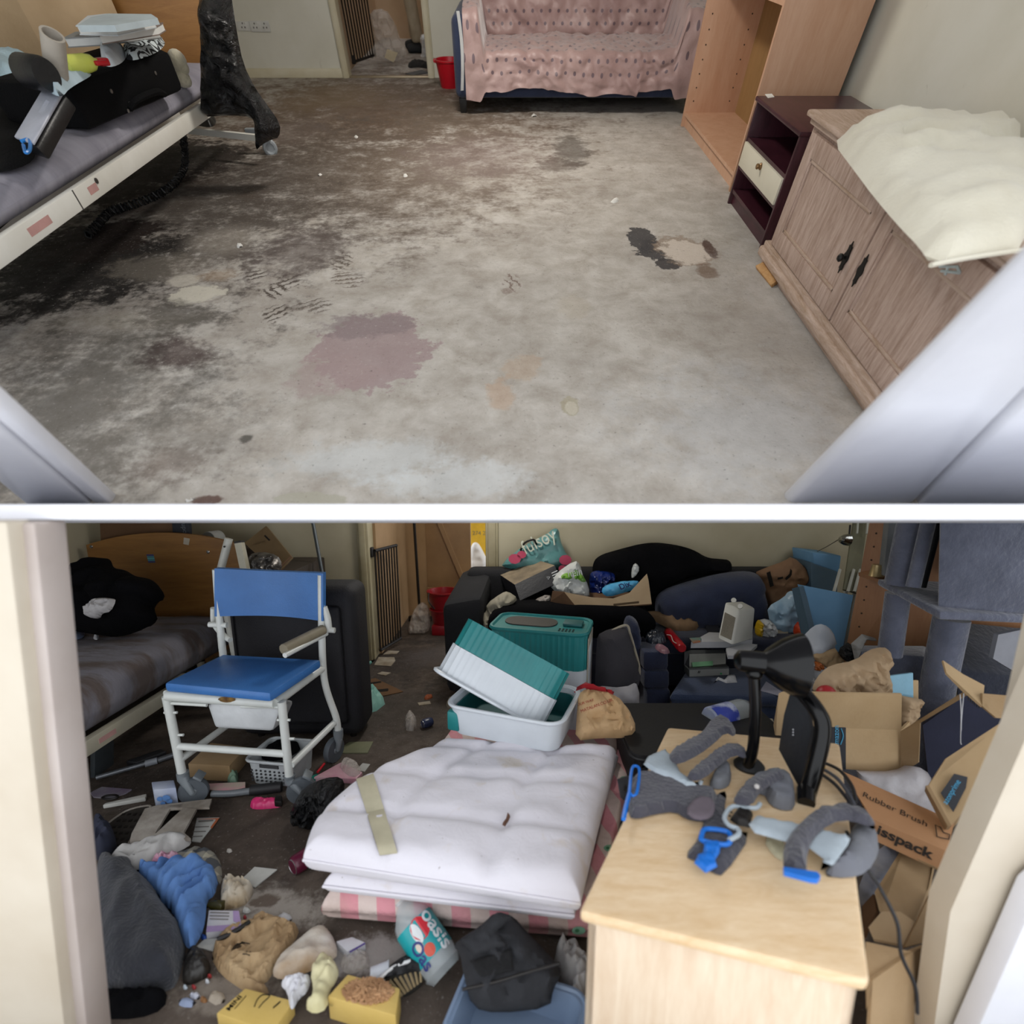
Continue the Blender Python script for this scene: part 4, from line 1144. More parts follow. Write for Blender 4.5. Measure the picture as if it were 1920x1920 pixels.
part(bd, 'lower_frame', G().box(-2.9, BXR - .1, 1.6, 1.66, .1, .15, .004).box(-2.9, BXR - .1, 3.2, 3.26, .1, .15, .004).box(-2.45, -2.4, 1.6, 3.26, .1, .15, .004), ENB)
for y_ in (1.7, 3.2): part(bd, 'leg', G().tube([(BXR - .2, y_, .0), (BXR - .2, y_, .24)], .025, 8), ENB)
BLKC = mat('black_jersey', '0b0b0e', .95, '070709', 5, .4, 50, spec=.1)
ZBM = .555
blobT('black_clothes', 'heap of black clothes on the stained bed before the headboard', 'clothes', BLKC, [(118, 1105), (140, 1082), (165, 1065), (190, 1046), (208, 1048), (212, 1066), (235, 1068), (255, 1082), (285, 1085), (306, 1108), (304, 1125), (283, 1135), (296, 1160), (275, 1178), (225, 1196), (180, 1190), (150, 1185), (118, 1180)], ('l', 200, 1196, ZBM, 28), .22, wr=.3, res=26, back=.4, crease=.17)
blobT('white_t_shirt', 'crumpled white cloth lying on the black clothes heap', 'cloth', mat('white_cotton_b', 'b9b6b6', .9, '9c9a9c', 5, .3, 30), [(161, 1154), (165, 1135), (185, 1121), (213, 1122), (218, 1126), (208, 1147), (192, 1150), (188, 1160), (172, 1159)], ('d', 190, 1140, R.fl(200, 1196, ZBM).y - .15, 28), .05, crease=.26, sm=1)
blobT('patterned_scrap', 'lilac and blue fabric scrap under the black clothes heap', 'cloth', mat('lilac_blue', '7d83a0', .9, '4a5a70', 14), [(110, 1168), (140, 1170), (163, 1188), (150, 1200), (110, 1202)], ('z', ZBM), .04, crease=.17)
blobT('tissue', 'small white tissue beside the black clothes on the bed', 'tissue', mat('tissue_white', 'c9cbd0', .9), [(174, 1196), (180, 1188), (186, 1190), (185, 1199), (178, 1200)], ('z', ZBM), .02, crease=.22, sm=1)
# behind the headboard
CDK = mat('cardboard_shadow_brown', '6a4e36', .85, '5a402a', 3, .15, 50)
one('cardboard_sheet', 'large dark cardboard sheet standing behind the headboard', 'cardboard', qbox([(205, 1330), (350, 1330), (338, 930), (184, 930)], ('y', HY0 + .10), (0, .03, 0)), CDK)
one('black_tube', 'black fabric sleeve with pale lettering standing behind the headboard', 'sleeve', qbox([(338, 1200), (366, 1200), (352, 930), (318, 930)], ('y', HY0 + .07), (0, .03, 0), .006), mat('charcoal_sleeve', '2b2e36', .8))
txt(bpy.data.objects['black_tube'], 'odne', (350, 1000), (345, 975), ('y', HY0 + .07), mat('grey_ink', '6d737c', .7), lift=.003)
rr_ = thing('toilet_roll', 'white paper roll lying behind the right end of the headboard', 'paper roll', R.dp(390, 1015, 3.62))
c = R.dp(391, 1012, 3.62)
part(rr_, 'paper', G().lathe([(.025, 0), (.058, 0), (.06, .004), (.06, .1), (.025, .1), (.025, 0)], 24, frame3(c, (1, 0, 0), (.2, 1, 0))), mat('roll_white', 'c2c4c2', .9))
# bed lever posts
for i, (lab, a, b, r_, c_) in enumerate((('white tubular grab post beside the headboard end', (429, 1010), (412, 1075), .030, 'd2d2ca'), ('cream metal channel post behind the blue chair back', (449, 1018), (462, 1078), .036, 'c3bda8'))):
    pa, pb = R.dp(*a, 2.96), R.dp(*b, 2.94)
    pb2 = Vector((pb.x + .06, pb.y, 0))
    o = thing('grab_post', lab, 'post', (pb2.x, pb2.y, max(0, pb2.z)))
    part(o, 'post', G().tube([pa, pb, pb2], r_ * .8, 10 if i == 0 else 4), mat('post_' + c_, c_, .4))
    if i == 0: part(o, 'bolt_hole', G().lathe([(.006, 0), (.006, .003), (0, .003)], 10, frame3(R.dp(421, 1025, 2.925), (1, 0, 0), (0, -1, 0))), BLK)
    else: part(o, 'dark_cap', G().tube([pa, pa + (pa - pb) * .06], r_ * .82, 4), BLK)
cbt = thing('cardboard_box', 'dark tilted cardboard box lying behind the blue chair', 'box', R.dp(500, 1068, 3.2))
pan(cbt, 'panel', [(458, 1018, 3.25), (499, 986, 3.3), (545, 1042, 3.2), (520, 1066, 3.1), (492, 1050, 3.1)], .03, mat('box_olive_brown', '6f5b3e', .85, '5e4b30', 3))
pan(cbt, 'end_panel', [(520, 1066, 3.1), (545, 1042, 3.2), (541, 1052, 3.25), (522, 1074, 3.2)], .01, CDK)
pan(cbt, 'slot', [(497, 1003, 3.22), (506, 1012, 3.2), (504, 1014, 3.2), (495, 1005, 3.22)], .004, BLK)
one('side_table', 'low dark stand carrying the tilted box behind the blue chair', 'table', G().box(-2.28, -1.9, 3.58, 3.8, 0, R.dp(391, 1012, 3.62).z - .057, .01).box(-1.85, -1.47, 3.05, 3.8, 0, R.dp(500, 1078, 3.1).z, .01), mat('dark_stand', '3a3028', .7))
vbT('foil_bag', 'crumpled silver and black foil bag in front of the tilted box', 'bag', mat('foil_silver', '77736e', .3, '2f2b28', 9, .8, 16, m=.5), [(466, 1040), (490, 1034), (520, 1040), (530, 1058), (524, 1078), (490, 1080), (470, 1074)], 3.07, .07, back=0, crease=.30, sm=1)
# mop
mp = thing('mop', 'grey mop handle with teal grip leaning on the wall by the doorway', 'mop', R.fl(622, 1250))
ma, mb_ = R.dp(584, 965, 3.66), R.dp(606, 1085, 3.5)
md = (mb_ - ma).normalized()
tp = ma - md * .5
en = mb_ + md * ((mb_.z - .02) / -md.z)
part(mp, 'pole', G().tube([tp, en], .013, 10), mat('grey_pole', '5d6468', .4, m=.3))
part(mp, 'grip', G().tube([tp, ma + md * .06], .02, 10), mat('teal_grip', '1f6a86', .4), 'teal grip')
part(mp, 'mop_head', ball(en + Vector((0, 0, .028)), .07, sz=.7), mat('mop_grey', '55524d', .95))
# ------------------------------------------------ blue commode chair
BLUV = mat('blue_vinyl', '3d74b6', .42, '3568a6', 4, .15, 140)
WENA = mat('white_enamel', 'd3d6d2', .3, 'c4c7c2', 5, .03)
Yf, Yr = 2.03, 2.37
D = R.dp
ch_ = thing('commode_chair', 'blue vinyl wheeled commode chair with white tubular frame and one armrest', 'chair', (-1.25, 2.2, 0))
rt = .0165
def ctube(name, pts, r=rt, m=None, lab=None, k=6, root=None): return part(root or ch_, name, G().tube(smoothpath([D(*p) for p in pts], k) if len(pts) > 2 else [D(*p) for p in pts], r, 12), m or WENA, lab)
fl_ = ctube('front_leg', [(343, 1458, Yf), (312, 1305, Yf)], .019)
fr_ = ctube('front_leg', [(543, 1462, Yf), (528, 1315, Yf)], .019)
for lg, xx, yy in ((fl_, (318, 1336), (330, 1378)), (fr_, (530, 1350), (538, 1385))):
    for (x, y) in ((xx), (yy)): ctube('height_stud', [(x - 10, y, Yf), (x + 14, y, Yf)], .006, root=ch_)
ctube('rear_leg', [(634, 1372, Yr), (630, 1345, Yr), (613, 1296, Yr), (606, 1255, Yr), (603, 1170, Yr), (602, 1078, Yr)], .0175)
ctube('rear_leg', [(455, 1362, Yr), (445, 1340, Yr), (430, 1292, Yr), (421, 1250, Yr), (412, 1165, Yr), (405, 1068, Yr)], .0175)
ctube('cross_bar', [(332, 1399, Yf), (540, 1414, Yf)])
ctube('side_bar', [(629, 1353, Yr), (546, 1434, Yf)])
ctube('side_bar', [(440, 1350, Yr), (338, 1424, Yf)])
ctube('seat_rail', [(313, 1304, Yf), (515, 1318, Yf)], .024)
ctube('seat_rail', [(515, 1318, Yf), (604, 1252, Yr)], .022)
ctube('seat_rail', [(313, 1302, Yf), (420, 1238, Yr)], .02)
ctube('pan_runner', [(318, 1318, Yf), (388, 1322, Yf)], .008)
ctube('pan_runner', [(452, 1324, Yf), (528, 1326, Yf)], .008)
part(ch_, 'rust_patch', G().lathe([(.03, 0), (.02, .003), (0, .004)], 12, frame3(D(425, 1312, Yf - .022), (1, 0, 0), (0, -1, 0)), 1.3, .5), mat('rust_brown', '8a6a35', .9, '4a2f18', 30))
zs = R.dp(310, 1281, Yf - .02).z
s4 = [R.fl(307, 1280, zs), R.fl(506, 1299, zs), R.fl(602, 1236, zs), R.fl(418, 1226, zs)]
part(ch_, 'seat_pad', G().hexa([p - Vector((0, 0, .045)) for p in s4], s4, .014), BLUV, 'blue vinyl seat pad')
def backf(u, v):
    p = D(402 + 204 * u, 1066 + 9 * u + v * 90, Yr - .02)
    return p + Vector((0, .05 * math.sin(math.pi * u), -.012 * math.sin(math.pi * u) * (1 - v)))
g = G().grid(backf, 24, 10)
g2 = G().grid(lambda u, v: backf(u, v) + Vector((0, .035, 0)), 24, 10)
n_ = len(g.v)
g.add(g2.v, [f[::-1] for f in g2.f])
W_ = 25
for i in range(24): g.f += [[i, i + 1, n_ + i + 1, n_ + i], [10 * W_ + i + 1, 10 * W_ + i, n_ + 10 * W_ + i, n_ + 10 * W_ + i + 1]]
for j in range(10): g.f += [[(j + 1) * W_, j * W_, n_ + j * W_, n_ + (j + 1) * W_], [j * W_ + 24, (j + 1) * W_ + 24, n_ + (j + 1) * W_ + 24, n_ + j * W_ + 24]]
part(ch_, 'backrest', g, BLUV, 'blue vinyl sling back')
PANW = mat('pan_white', 'd5d8da', .3)
pq = [D(386, 1318, Yf + .02), D(528, 1326, Yf + .02), D(552, 1312, Yr - .06), D(420, 1308, Yr - .06)]
pb_ = [D(402, 1366, Yf + .04), D(512, 1372, Yf + .04), D(535, 1352, Yr - .08), D(430, 1345, Yr - .08)]
part(ch_, 'commode_pan', G().hexa(pb_, pq, .02), PANW, 'white plastic pan')
am = part(ch_, 'armrest', G().tube([D(605, 1181, Yr - .02), D(532, 1218, Yf + .08)], .026, 10), mat('armrest_khaki', '857c68', .6, '716954', 6), 'worn khaki arm pad')
part(am, 'arm_tube', G().tube([D(612, 1188, Yr), D(534, 1229, Yf + .05)], .012, 10), WENA)
ctube('arm_pivot', [(607, 1138, Yr), (614, 1160, Yr), (616, 1178, Yr)], .017)
ctube('pivot_pin', [(603, 1180, Yr), (628, 1182, Yr)], .014)
ctube('folded_arm', [(400, 1140, Yr + .03), (402, 1170, Yr + .04), (420, 1192, Yr + .02), (432, 1200, Yr)], .014)
ctube('pivot_pin', [(392, 1171, Yr), (426, 1172, Yr)], .014)
GRYC = mat('castor_grey', '7d8488', .4, '6c7276', 5)
TYR = mat('tyre_grey', '5a6066', .6)
for (x, y, Y, rp, sd) in ((362, 1474, Yf, 29, 1), (566, 1484, Yf, 30, 1), (626, 1405, Yr, 26, 0)):
    r_ = pxr(rp, Y)
    c = D(x, y, Y)
    c.z = r_
    axd = Vector((.35, -1, 0)) if sd else Vector((1, -.35, 0))
    fm = frame3(c, (1, .35, 0) if sd else (.35, 1, 0), axd)
    w_ = part(ch_, 'castor_wheel', G().lathe([(r_ * .72, -.016), (r_ * .95, -.016), (r_, -.008), (r_, .008), (r_ * .95, .016), (r_ * .72, .016)], 28, fm), TYR)
    part(w_, 'hub', G().lathe([(0, -.014), (r_ * .72, -.014), (r_ * .72, .014), (r_ * .3, .014), (r_ * .2, .02), (0, .02)], 24, fm), GRYC)
    tx = {362: 343, 566: 543, 626: 634}[x]
    top = D(tx, {362: 1452, 566: 1458, 626: 1372}[x], Y)
    part(w_, 'fork', G().tube([top + Vector((0, 0, .012)), top + Vector((0, 0, -.02)), (top * .4 + c * .6) + axd.normalized() * .022, c + axd.normalized() * .024], [.026, .026, .016, .012], 10), GRYC)
    part(w_, 'brake_pedal', G().box(-.02, .02, -.03, .03, -.006, .006, .003, frame3(c + Vector((.03, .01, r_ * 1.1)), (1, .2, -.8))), GRYC)
# suitcase behind the chair
sc_ = thing('suitcase', 'tall black fabric suitcase standing behind the commode chair', 'suitcase', R.fl(600, 1392))
ys_ = R.fl(660, 1392).y
x0s, x1s = D(440, 1300, ys_).x, D(682, 1380, ys_).x - .005
zt_ = D(640, 1098, ys_ + .04).z
part(sc_, 'shell', G().box(x0s, x1s, ys_, ys_ + .26, .03, zt_, .06, seg=4), mat('suitcase_black', '15141a', .75, '0f0e13', 4, .3, 120))
part(sc_, 'front_pocket', G().box(x0s + .05, x1s - .07, ys_ - .025, ys_ + .01, .12, zt_ - .1, .03, seg=3), mat('suitcase_black', '15141a', .75))
for y in (1265, 1272): part(sc_, 'rivet', ball(D(643, y, ys_ - .004), .007), mat('rivet_pink', 'b08f80', .4, m=.5))
for x in (x0s + .08, x1s - .08): part(sc_, 'foot', G().lathe([(.02, 0), (.02, .035)], 10, Matrix.Translation((x, ys_ + .08, 0))), BLK)
# ------------------------------------------------ sofa
SOF = mat('sofa_navy_dark', '20263c', .9, '171b2c', 5, .4, 140, sheen=.2)
CHA = mat('sofa_navy_shaded', '17171b', .95, '101013', 5, .4, 120)  # left arm's shade put into a darker fabric colour, also used for the back
sfx0, sfx1 = D(838, 1250, 3.15).x, D(1560, 1200, 3.3).x
so = thing('sofa', 'navy sofa buried under bags, boxes and cushions', 'sofa', ((sfx0 + sfx1) / 2, 3.5, 0))
part(so, 'base', G().box(sfx0 + .03, sfx1 - .03, 3.2, 3.8, .05, .30, .02), SOF)
za = D(850, 1118, 3.12).z
part(so, 'armrest', G().hexa([(sfx0, 3.1, .04), (sfx0 + .22, 3.1, .04), (sfx0 + .22, 3.82, .04), (sfx0, 3.82, .04)], [(sfx0 - .02, 3.1, za - .05), (sfx0 + .25, 3.1, za), (sfx0 + .3, 3.82, D(900, 1064, 3.8).z), (sfx0 + .05, 3.82, D(890, 1068, 3.8).z)], .05), CHA, 'arm with shade in its dark colour')
part(so, 'armrest', G().box(sfx1 - .2, sfx1, 3.12, 3.82, .04, .6, .05, seg=3), SOF)
part(so, 'backrest', G().box(sfx0 + .1, sfx1 - .1, 3.62, 3.83, .3, D(930, 1068, 3.65).z, .05, seg=3), CHA)
for i in range(2):
    a = sfx0 + .24 + i * (sfx1 - sfx0 - .45) / 2
    part(so, 'seat_cushion', G().box(a, a + (sfx1 - sfx0 - .46) / 2, 3.14, 3.64, .30, .42, .04, seg=3), SOF)
for x in (sfx0 + .08, sfx1 - .08): part(so, 'foot', G().box(x - .03, x + .03, 3.16, 3.22, 0, .05), BLK)
NAVB = mat('navy_cushion', '262f4a', .9, '1d243b', 5, .5, 150, sheen=.2)
vbT('sofa_cushion', 'big navy back cushion lying across the sofa behind the fan heater', 'cushion', NAVB, [(1226, 1140), (1232, 1110), (1280, 1092), (1360, 1072), (1415, 1070), (1434, 1092), (1438, 1160), (1425, 1176), (1300, 1184), (1236, 1184)], 3.5, .16, wr=.08, fr=4, res=22, back=.6)
yo = R.fl(1300, 1372).y
ot = thing('seat_cushion', 'large blue box seat cushion on the floor in front of the sofa', 'cushion', R.fl(1350, 1372))
NAV2 = mat('blue_upholstery', '33425f', .9, '2a3650', 4, .5, 150, sheen=.2)
zt = D(1262, 1300, yo).z
q = [R.fl(1254, 1300, zt), R.fl(1470, 1308, zt), R.fl(1470, 1212, zt), R.fl(1258, 1216, zt)]
for p in q: p.y = min(p.y, 3.09)
part(ot, 'cushion_body', G().hexa([Vector((p.x, p.y, .17)) for p in q], q, .035), NAV2)
part(ot, 'lower_box', G().hexa([Vector((p.x, p.y + .01, 0)) for p in q], [Vector((p.x, p.y + .01, .165)) for p in q], .03), NAV2)
yk = yo + .12
for i, pz in enumerate(((1206, 1222, 1254, 1257), (1207, 1258, 1256, 1292), (1212, 1293, 1258, R.pr((.8, yk, 0))[1]))):
    one('navy_block', ['navy foam block on top of the blocks beside the pink quilt', 'navy foam block in the middle of the stack beside the pink quilt', 'navy foam block on the floor beside the pink quilt'][i], 'cushion', qbox([(pz[0], pz[3]), (pz[2], pz[3]), (pz[2], pz[1]), (pz[0], pz[1])], ('y', yk), (0, .2, 0), .02), NAVB)
vbT('navy_bolster', 'short navy cushion standing beside the dark piped cushion', 'cushion', NAVB, [(1170, 1150), (1196, 1160), (1202, 1200), (1200, 1262), (1196, 1275), (1176, 1275), (1168, 1200)], 2.98, .10, wr=.1, back=.5)
# black blanket that lifts the bags on the seat
ZH = .645
one('black_blanket', 'black blanket heaped on the sofa seat under the cardboard tray', 'blanket', cushion([(-.16, 3.10, .415), (.95, 3.10, .415), (.95, 3.60, .415), (-.16, 3.60, .415)], ZH - .415, 30, 16, .16, .006, 5), BLKC, ang=2)
# ------------------------------------------------ pile on the sofa
vbT('black_coat', 'black coat thrown over the sofa back', 'coat', BLKC, [(1110, 1060), (1120, 1042), (1160, 1030), (1215, 1016), (1262, 1020), (1300, 1030), (1325, 1046), (1350, 1048), (1370, 1050), (1374, 1070), (1345, 1076), (1290, 1082), (1240, 1110), (1215, 1125), (1180, 1120), (1130, 1110), (1112, 1085)], 3.60, .12, wr=.3, res=26, crease=.17, back=.4)
TEAB = mat('aqua_plastic_bag', '5f8f8e', .3, '4a7a7a', 5, .4, 14)
PNK = mat('berry_print', 'b0415c', .4)
bg = thing('printed_bag', 'aqua carrier bag with berry print and pale lettering on the sofa back', 'bag', D(1000, 1070, 3.6))
bpl = ('d', 1000, 1070, 3.68, 20)
part(bg, 'sack', blob([(938, 1058), (985, 1020), (1025, 1002), (1038, 990), (1048, 992), (1050, 1012), (1062, 1040), (1073, 1055), (1060, 1068), (1040, 1072), (990, 1070), (950, 1066)], bpl, .07, res=22, crease=.15, sm=1, back=.3), TEAB)
Pb, nb_ = plane(bpl)
bp2 = (Pb + nb_ * .085, nb_)
txt(bg, 'fulsoy', (985, 1040), (1045, 1010), bp2, mat('pale_print', 'c3c6b4', .5), hs=1.3)
for x, y, r_ in ((965, 1048, 12), (978, 1040, 9), (1060, 1050, 12), (1055, 1066, 8)): part(bg, 'berry', poly([(x + r_ * math.cos(a), y + r_ * .8 * math.sin(a)) for a in [k * .7 for k in range(9)]], bp2, .002), PNK)
ctb = lambda root, name, pts, r, m: part(root, name, G().tube(smoothpath([D(*p) for p in pts], 6), r, 8), m)
ctb(bg, 'handle', [(976, 1032, 3.68), (984, 1018, 3.66), (1000, 1012, 3.66), (1006, 1020, 3.69)], .008, BLK)
dbx = thing('printed_box', 'dark box with a buff lid picture and white recycling mark on the sofa', 'box', D(985, 1128, 3.3))
bxf = [(975, 1126, 3.320), (1052, 1090, 3.400), (1040, 1060, 3.480), (965, 1096, 3.400)]
pan(dbx, 'front_panel', bxf, .01, mat('near_black_card', '14151c', .5))
pan(dbx, 'top_panel', [(965, 1096, 3.400), (1040, 1060, 3.480), (1008, 1050, 3.700), (938, 1078, 3.620)], .01, mat('buff_card', '8d7e66', .7, '6a5e4c', 9))
pan(dbx, 'end_panel', [(975, 1126, 3.320), (965, 1096, 3.400), (938, 1078, 3.620), (948, 1105, 3.540)], .01, mat('near_black_card', '14151c', .5))
bpl2 = ppl(bxf)
WINK = mat('white_ink', 'd0d2d4', .6)
part(dbx, 'recycling_mark', G().tube([bpl2[0] + bpl2[1] * .004 + (R.on(1028, 1084, *bpl2) - bpl2[0]) + Vector((math.cos(a) * .012, 0, math.sin(a) * .013)) for a in [k * 2 * math.pi / 3 + .5 for k in range(3)]], .0035, 6, True), WINK)
for i in range(4): part(dbx, 'print_line', poly([(1034 + i * 1.4, 1076 + i * 4.5), (1045 + i * 1.2, 1071 + i * 4.5), (1045 + i * 1.2, 1069.5 + i * 4.5), (1034 + i * 1.4, 1074.5 + i * 4.5)], bpl2, .001, lift=.002), WINK)
WHB = mat('white_polythene', 'c9ccc9', .35, 'b3b6b4', 6, .6, 16)
gb = thing('green_white_bag', 'white and green printed plastic bag beside the dark box', 'bag', D(1080, 1115, 3.3))
gpl = ('d', 1080, 1118, 3.40, 15)
part(gb, 'sack', blob([(1042, 1075), (1078, 1050), (1088, 1058), (1092, 1078), (1104, 1098), (1106, 1124), (1066, 1126), (1044, 1112), (1030, 1098)], gpl, .09, res=18, crease=.17, sm=1, back=.3), WHB)
Pg, ng = plane(gpl)
part(gb, 'green_band', blob([(1050, 1078), (1078, 1066), (1090, 1075), (1102, 1094), (1075, 1090), (1048, 1088)], (Pg + ng * .05, ng), .055, res=12, crease=.2, sm=1), mat('leaf_green', '5b8f2e', .4, '8fbf4a', 12))
txt(gb, 'hein', (1066, 1082), (1092, 1078), (Pg + ng * .118, ng), WINK, hs=1.2)
vbT('blue_carrier_bag', 'dark blue shiny carrier bag in the middle of the sofa pile', 'bag', mat('royal_blue_poly', '14286a', .2, '0e1d52', 7, .8, 18), [(1104, 1080), (1112, 1070), (1135, 1070), (1156, 1074), (1150, 1100), (1128, 1120), (1108, 1120)], 3.53, .08, crease=.26, sm=1)
wp = thing('wipes_pack', 'light blue packet with dark lettering in the cardboard tray', 'packet', D(1160, 1118, 3.15))
part(wp, 'packet', blob([(1130, 1100), (1150, 1092), (1192, 1088), (1200, 1094), (1194, 1104), (1168, 1112), (1140, 1120), (1128, 1112)], ('d', 1160, 1121, 3.30, 35), .05, back=.5, sm=1, res=16, wr=.15), mat('sky_blue_film', '3f9bd0', .25, '68b6e0', 9, .4, 20))
Pw, nw = plane(('d', 1160, 1121, 3.30, 35))
txt(wp, 'Dix', (1164, 1106), (1184, 1098), (Pw + nw * .06, nw), mat('navy_ink', '1c2a66', .5), bold=.02)
ct = thing('cardboard_tray', 'torn open cardboard tray holding the blue packet on the sofa', 'carton', D(1130, 1140, 3.1))
pan(ct, 'front_panel', [(1084, 1142, 3.170), (1222, 1132, 3.170), (1216, 1088, 3.200), (1213, 1076, 3.200), (1180, 1112, 3.180), (1150, 1122, 3.180), (1110, 1120, 3.180), (1058, 1110, 3.200)], .008, KRAFT)
pan(ct, 'side_flap', [(1032, 1128, 3.250), (1080, 1138, 3.170), (1058, 1110, 3.200), (1036, 1108, 3.250)], .008, CDK)
pan(ct, 'base_panel', [(1084, 1142, 3.170), (1222, 1132, 3.170), (1218, 1110, 3.450), (1060, 1112, 3.450)], .008, CDK)
part(ct, 'print_line', poly([(1150, 1136), (1198, 1131), (1198, 1127), (1150, 1132)], ('y', 3.17), .001, lift=.002), INK)
vbT('crumpled_paper', 'crumpled off white packing paper beside the teal litter box', 'paper', mat('offwhite_paper', '9c9684', .8, '837d6c', 5, .4, 22), [(900, 1172), (903, 1150), (912, 1148), (912, 1132), (940, 1112), (952, 1108), (972, 1122), (960, 1135), (930, 1160), (918, 1180)], 3.25, .07, crease=.30, sm=1)
vbT('clear_wrap', 'clear plastic wrap squashed beneath the dark printed box', 'wrap', FILM, [(1000, 1125), (1030, 1112), (1036, 1130), (1028, 1140), (1000, 1137)], 3.33, .04, crease=.30, sm=1)
vbT('white_sock', 'white sock lying on the black coat', 'sock', WHB, [(1182, 1084), (1186, 1060), (1193, 1055), (1200, 1066), (1190, 1082)], 3.485, .03, sm=1)
vbT('kraft_bag', 'brown paper carrier bag with black lettering on the sofa end', 'bag', mat('kraft_bag_brown', '85654a', .8, '725439', 4, .3, 30), [(1412, 1075), (1436, 1064), (1470, 1052), (1486, 1042), (1518, 1072), (1516, 1092), (1490, 1120), (1455, 1146), (1438, 1146), (1434, 1095)], 3.61, .07, crease=.2, sm=1)
kb = bpy.data.objects['kraft_bag']
for a in ([(1437, 1074), (1444, 1071), (1451, 1098), (1444, 1101)], [(1458, 1087), (1468, 1085), (1468, 1081), (1458, 1083)], [(1472, 1084), (1480, 1076), (1482, 1066), (1485, 1070), (1484, 1080), (1474, 1088)]): part(kb, 'print_mark', poly(a, ('y', 3.53), .001), BLK)
vbT('pale_blue_bag', 'pale blue see through bag beside the blue foam board', 'bag', mat('pale_blue_film', '9fb8c8', .3, '7fa0b8', 5, .5, 18), [(1438, 1138), (1470, 1120), (1478, 1108), (1495, 1108), (1502, 1150), (1494, 1192), (1448, 1192), (1442, 1160)], 3.31, .06, crease=.26, sm=1)
# blue foam boards and storage boxes in the corner
FOAM = mat('blue_foam', '6f9cc0', .7, '6390b4', 3)
FOAMD = mat('slate_blue_plastic', '4d6474', .5, '445a69', 4)
fo = thing('foam_board', 'pale blue foam wedge standing against the bookcase', 'foam', D(1560, 1215, 2.8))
pan(fo, 'front_face', [(1552, R.pr((1.75, 2.75, 0))[1], 2.75), (1572, R.pr((1.75, 2.75, 0))[1], 2.75), (1580, 1216, 2.80), (1600, 1116, 2.85), (1508, 1098, 2.85), (1535, 1212, 2.80)], .07, FOAM)
pan(fo, 'edge_face', [(1535, 1210, 2.76), (1508, 1098, 2.86), (1494, 1102, 2.95), (1512, 1190, 2.9)], .03, FOAMD)
for i, (lab, p) in enumerate((('slate blue storage box stacked lowest in the corner', [(1524, R.pr((2.2, 3.52, 0))[1]), (1566, R.pr((2.2, 3.52, 0))[1]), (1572, 1072), (1520, 1054)]), ('pale blue storage box on top in the corner by the wall', [(1527, 1058), (1574, 1074), (1578, 1042), (1524, 1036)]))):
    one('storage_box', lab, 'box', qbox(p, ('y', 3.53), (0, .28, 0), .01), FOAMD if i == 0 else FOAM)
dk = thing('deck_chair', 'folded olive deck chair with white slats leaning in the corner', 'chair', D(1600, 1110, 3.1))
pan(dk, 'canvas', [(1582, 1105, 3.0), (1608, 1112, 3.0), (1628, 970, 3.5), (1602, 970, 3.5)], .012, mat('olive_canvas', '6c6a55', .8))
for x in (1562, 1588, 1600): pan(dk, 'slat', [(x, 1108, 2.98), (x + 5, 1109, 2.98), (x + 16, 1068, 3.1), (x + 12, 1066, 3.1)], .008, mat('slat_white', 'b7b8ae', .5))
for x in (1586, 1603): part(dk, 'leg', G().tube([D(x, 1108, 3.02), Vector((D(x, 1108, 3.02).x, 3.03, 0))], .012, 8), mat('slat_white', 'b7b8ae', .5))
for x in (1606, 1624): pan(dk, 'frame_bar', [(x, 1000, 3.3), (x + 3, 1000, 3.3), (x + 7, 955, 3.45), (x + 4, 955, 3.45)], .01, mat('slat_white', 'b7b8ae', .5))
wl = thing('clip_lamp', 'small chrome clip lamp fixed high in the corner', 'lamp', D(1585, 1012, 3.2))
part(wl, 'shade', G().lathe([(.0, 0), (.02, .004), (.035, .03), (.04, .06)], 16, frame3(D(1574, 1012, 3.2), (0, 0, 1), (1, 0, 0))), mat('chrome', 'b9bab6', .15, m=1))
ctb(wl, 'arm', [(1588, 1014, 3.2), (1592, 1005, 3.2), (1594, 985, 3.25)], .006, BLK)
ctb(wl, 'cord', [(1575, 1010, 3.2), (1550, 1025, 3.4), (1532, 1034, 3.5)], .003, mat('cord_grey', '6a655a', .6))
# bookcase with cat tree before it
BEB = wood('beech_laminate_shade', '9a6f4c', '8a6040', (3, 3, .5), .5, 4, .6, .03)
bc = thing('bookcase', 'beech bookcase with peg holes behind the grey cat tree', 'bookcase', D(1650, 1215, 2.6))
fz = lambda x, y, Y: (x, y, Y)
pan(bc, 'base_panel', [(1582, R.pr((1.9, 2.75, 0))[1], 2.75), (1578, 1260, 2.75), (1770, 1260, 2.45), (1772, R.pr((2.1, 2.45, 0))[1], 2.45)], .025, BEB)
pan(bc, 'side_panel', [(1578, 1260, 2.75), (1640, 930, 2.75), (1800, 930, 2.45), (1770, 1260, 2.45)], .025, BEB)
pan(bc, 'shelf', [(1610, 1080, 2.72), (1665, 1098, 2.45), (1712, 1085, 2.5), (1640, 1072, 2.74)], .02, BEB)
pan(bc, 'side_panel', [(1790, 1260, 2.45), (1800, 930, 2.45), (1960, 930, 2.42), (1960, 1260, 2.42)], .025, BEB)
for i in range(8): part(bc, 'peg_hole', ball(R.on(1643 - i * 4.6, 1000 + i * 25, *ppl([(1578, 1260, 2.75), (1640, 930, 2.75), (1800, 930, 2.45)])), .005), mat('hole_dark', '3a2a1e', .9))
gp = thing('flower_pot', 'small gold upturned pot on the bookcase shelf', 'pot', D(1643, 1081, 2.55))
zp = D(1643, 1080, 2.55)
part(gp, 'pot', G().lathe([(0, 0), (.036, 0), (.034, .004), (.026, .062), (.0, .064)], 20, Matrix.Translation(zp)), mat('gold_paint', 'a8946a', .35, m=.6))
